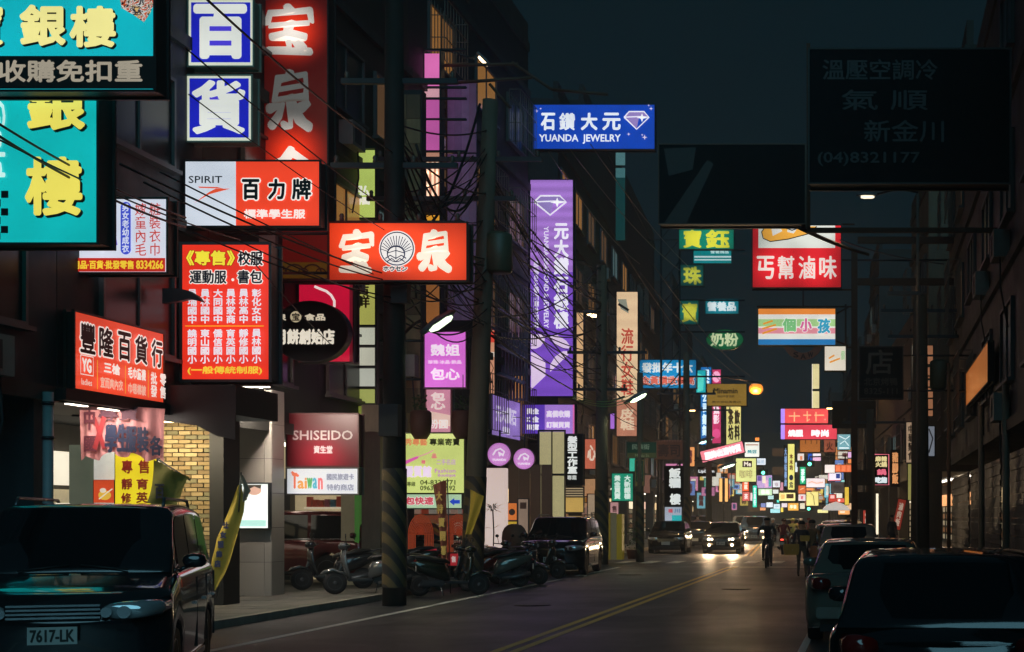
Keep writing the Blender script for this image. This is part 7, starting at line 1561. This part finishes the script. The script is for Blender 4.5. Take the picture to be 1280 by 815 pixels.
person('cyclist in dark clothes with a green yellow shoulder patch riding toward us', C0+Vector((0, 0, .02)), 0, 1.68, dict(pel=(0, .12, .53), sp=(0, .09, .62), ch=(0, .02, .74), nk=(0, -.02, .82), hb=(0, -.04, .87), ht=(0, -.045, .945), ls=(-.11, .01, .79), le=(-.17, -.08, .68), lw=(-.16, -.18, .61), lh=(-.155, -.205, .6), rs=(.11, .01, .79), re=(.17, -.08, .68), rw=(.16, -.18, .61), rh=(.155, -.205, .6),
       lp=(-.055, .11, .51), lk=(-.07, -.08, .40), la=(-.08, .02, .17), lt=(-.08, -.07, .14), rp=(.055, .11, .51), rk=(.07, -.03, .32), ra=(.08, .04, .05), rt=(.08, -.05, .03)), '#2a2e32', '#202428', helmet=None)
ride = dict(pel=(0, .16, .50), sp=(0, .14, .60), ch=(0, .1, .72), nk=(0, .08, .80), hb=(0, .07, .85), ht=(0, .065, .925), ls=(-.11, .1, .77), le=(-.15, -.02, .66), lw=(-.14, -.16, .60), lh=(-.135, -.19, .6), rs=(.11, .1, .77), re=(.15, -.02, .66), rw=(.14, -.16, .60), rh=(.135, -.19, .6),
       lp=(-.06, .14, .49), lk=(-.1, -.08, .44), la=(-.1, -.06, .21), lt=(-.1, -.15, .185), rp=(.06, .14, .49), rk=(.1, -.08, .44), ra=(.1, -.06, .21), rt=(.1, -.15, .185))
riders = [(980, 63, R(178), '#1e1a1c', '#6a2028', '#8a1c28', 'scooter with a lit tail lamp ridden away from us', 'rider in a maroon jacket seen from behind on the lit tail lamp scooter', '#501c20', 5.0),
          (991, 70, R(184), '#2a2c30', '#b8b060', '#30343a', 'scooter ahead of the maroon rider on its right', 'rider in a pale yellow jacket ahead of the maroon rider', '#c8c470', 0.0),
          (1001, 76, R(181), '#34302c', '#a07860', '#2a2c30', 'scooter right of the pale yellow rider', 'rider in a tan jacket right of the pale yellow rider', '#d8d4cc', 3.0),
          (966, 80, R(2), '#26303a', '#3c4450', '#1a1c20', 'scooter coming toward us left of the maroon rider', 'rider in a blue grey jacket coming toward us', '#e0e0dc', 0.0),
          (1011, 84, R(183), '#3a2a26', '#8c3c34', '#1e2024', 'scooter farthest right in the group of riders', 'rider in a brick red jacket farthest right in the group', '#a03028', 3.0)]
for px, d, rz, pc, sh, tr, l1, l2, hm, tl in riders:
    g0 = G0(px, d, 0.006); scooter(l1, g0, rz, pc, tails=tl); person(l2, g0+Vector((0, 0, 0)), rz, 1.66, ride, sh, tr, helmet=hm)
for i, (px, d, sh, tr, lb) in enumerate([(872, 86, '#8a5a48', '#20242a', 'pedestrian in a rust top on the left pavement by the LipDom sign'), (1061, 58, '#3c3430', '#24262a', 'pedestrian in dark brown on the right pavement by the parking plates'), (1115, 55, '#4c4a48', '#24262a', 'standing person in grey at the right-hand shop corner')]):
    person(lb, G0(px, d, 0.12), R(20*i), 1.66, {}, sh, tr)
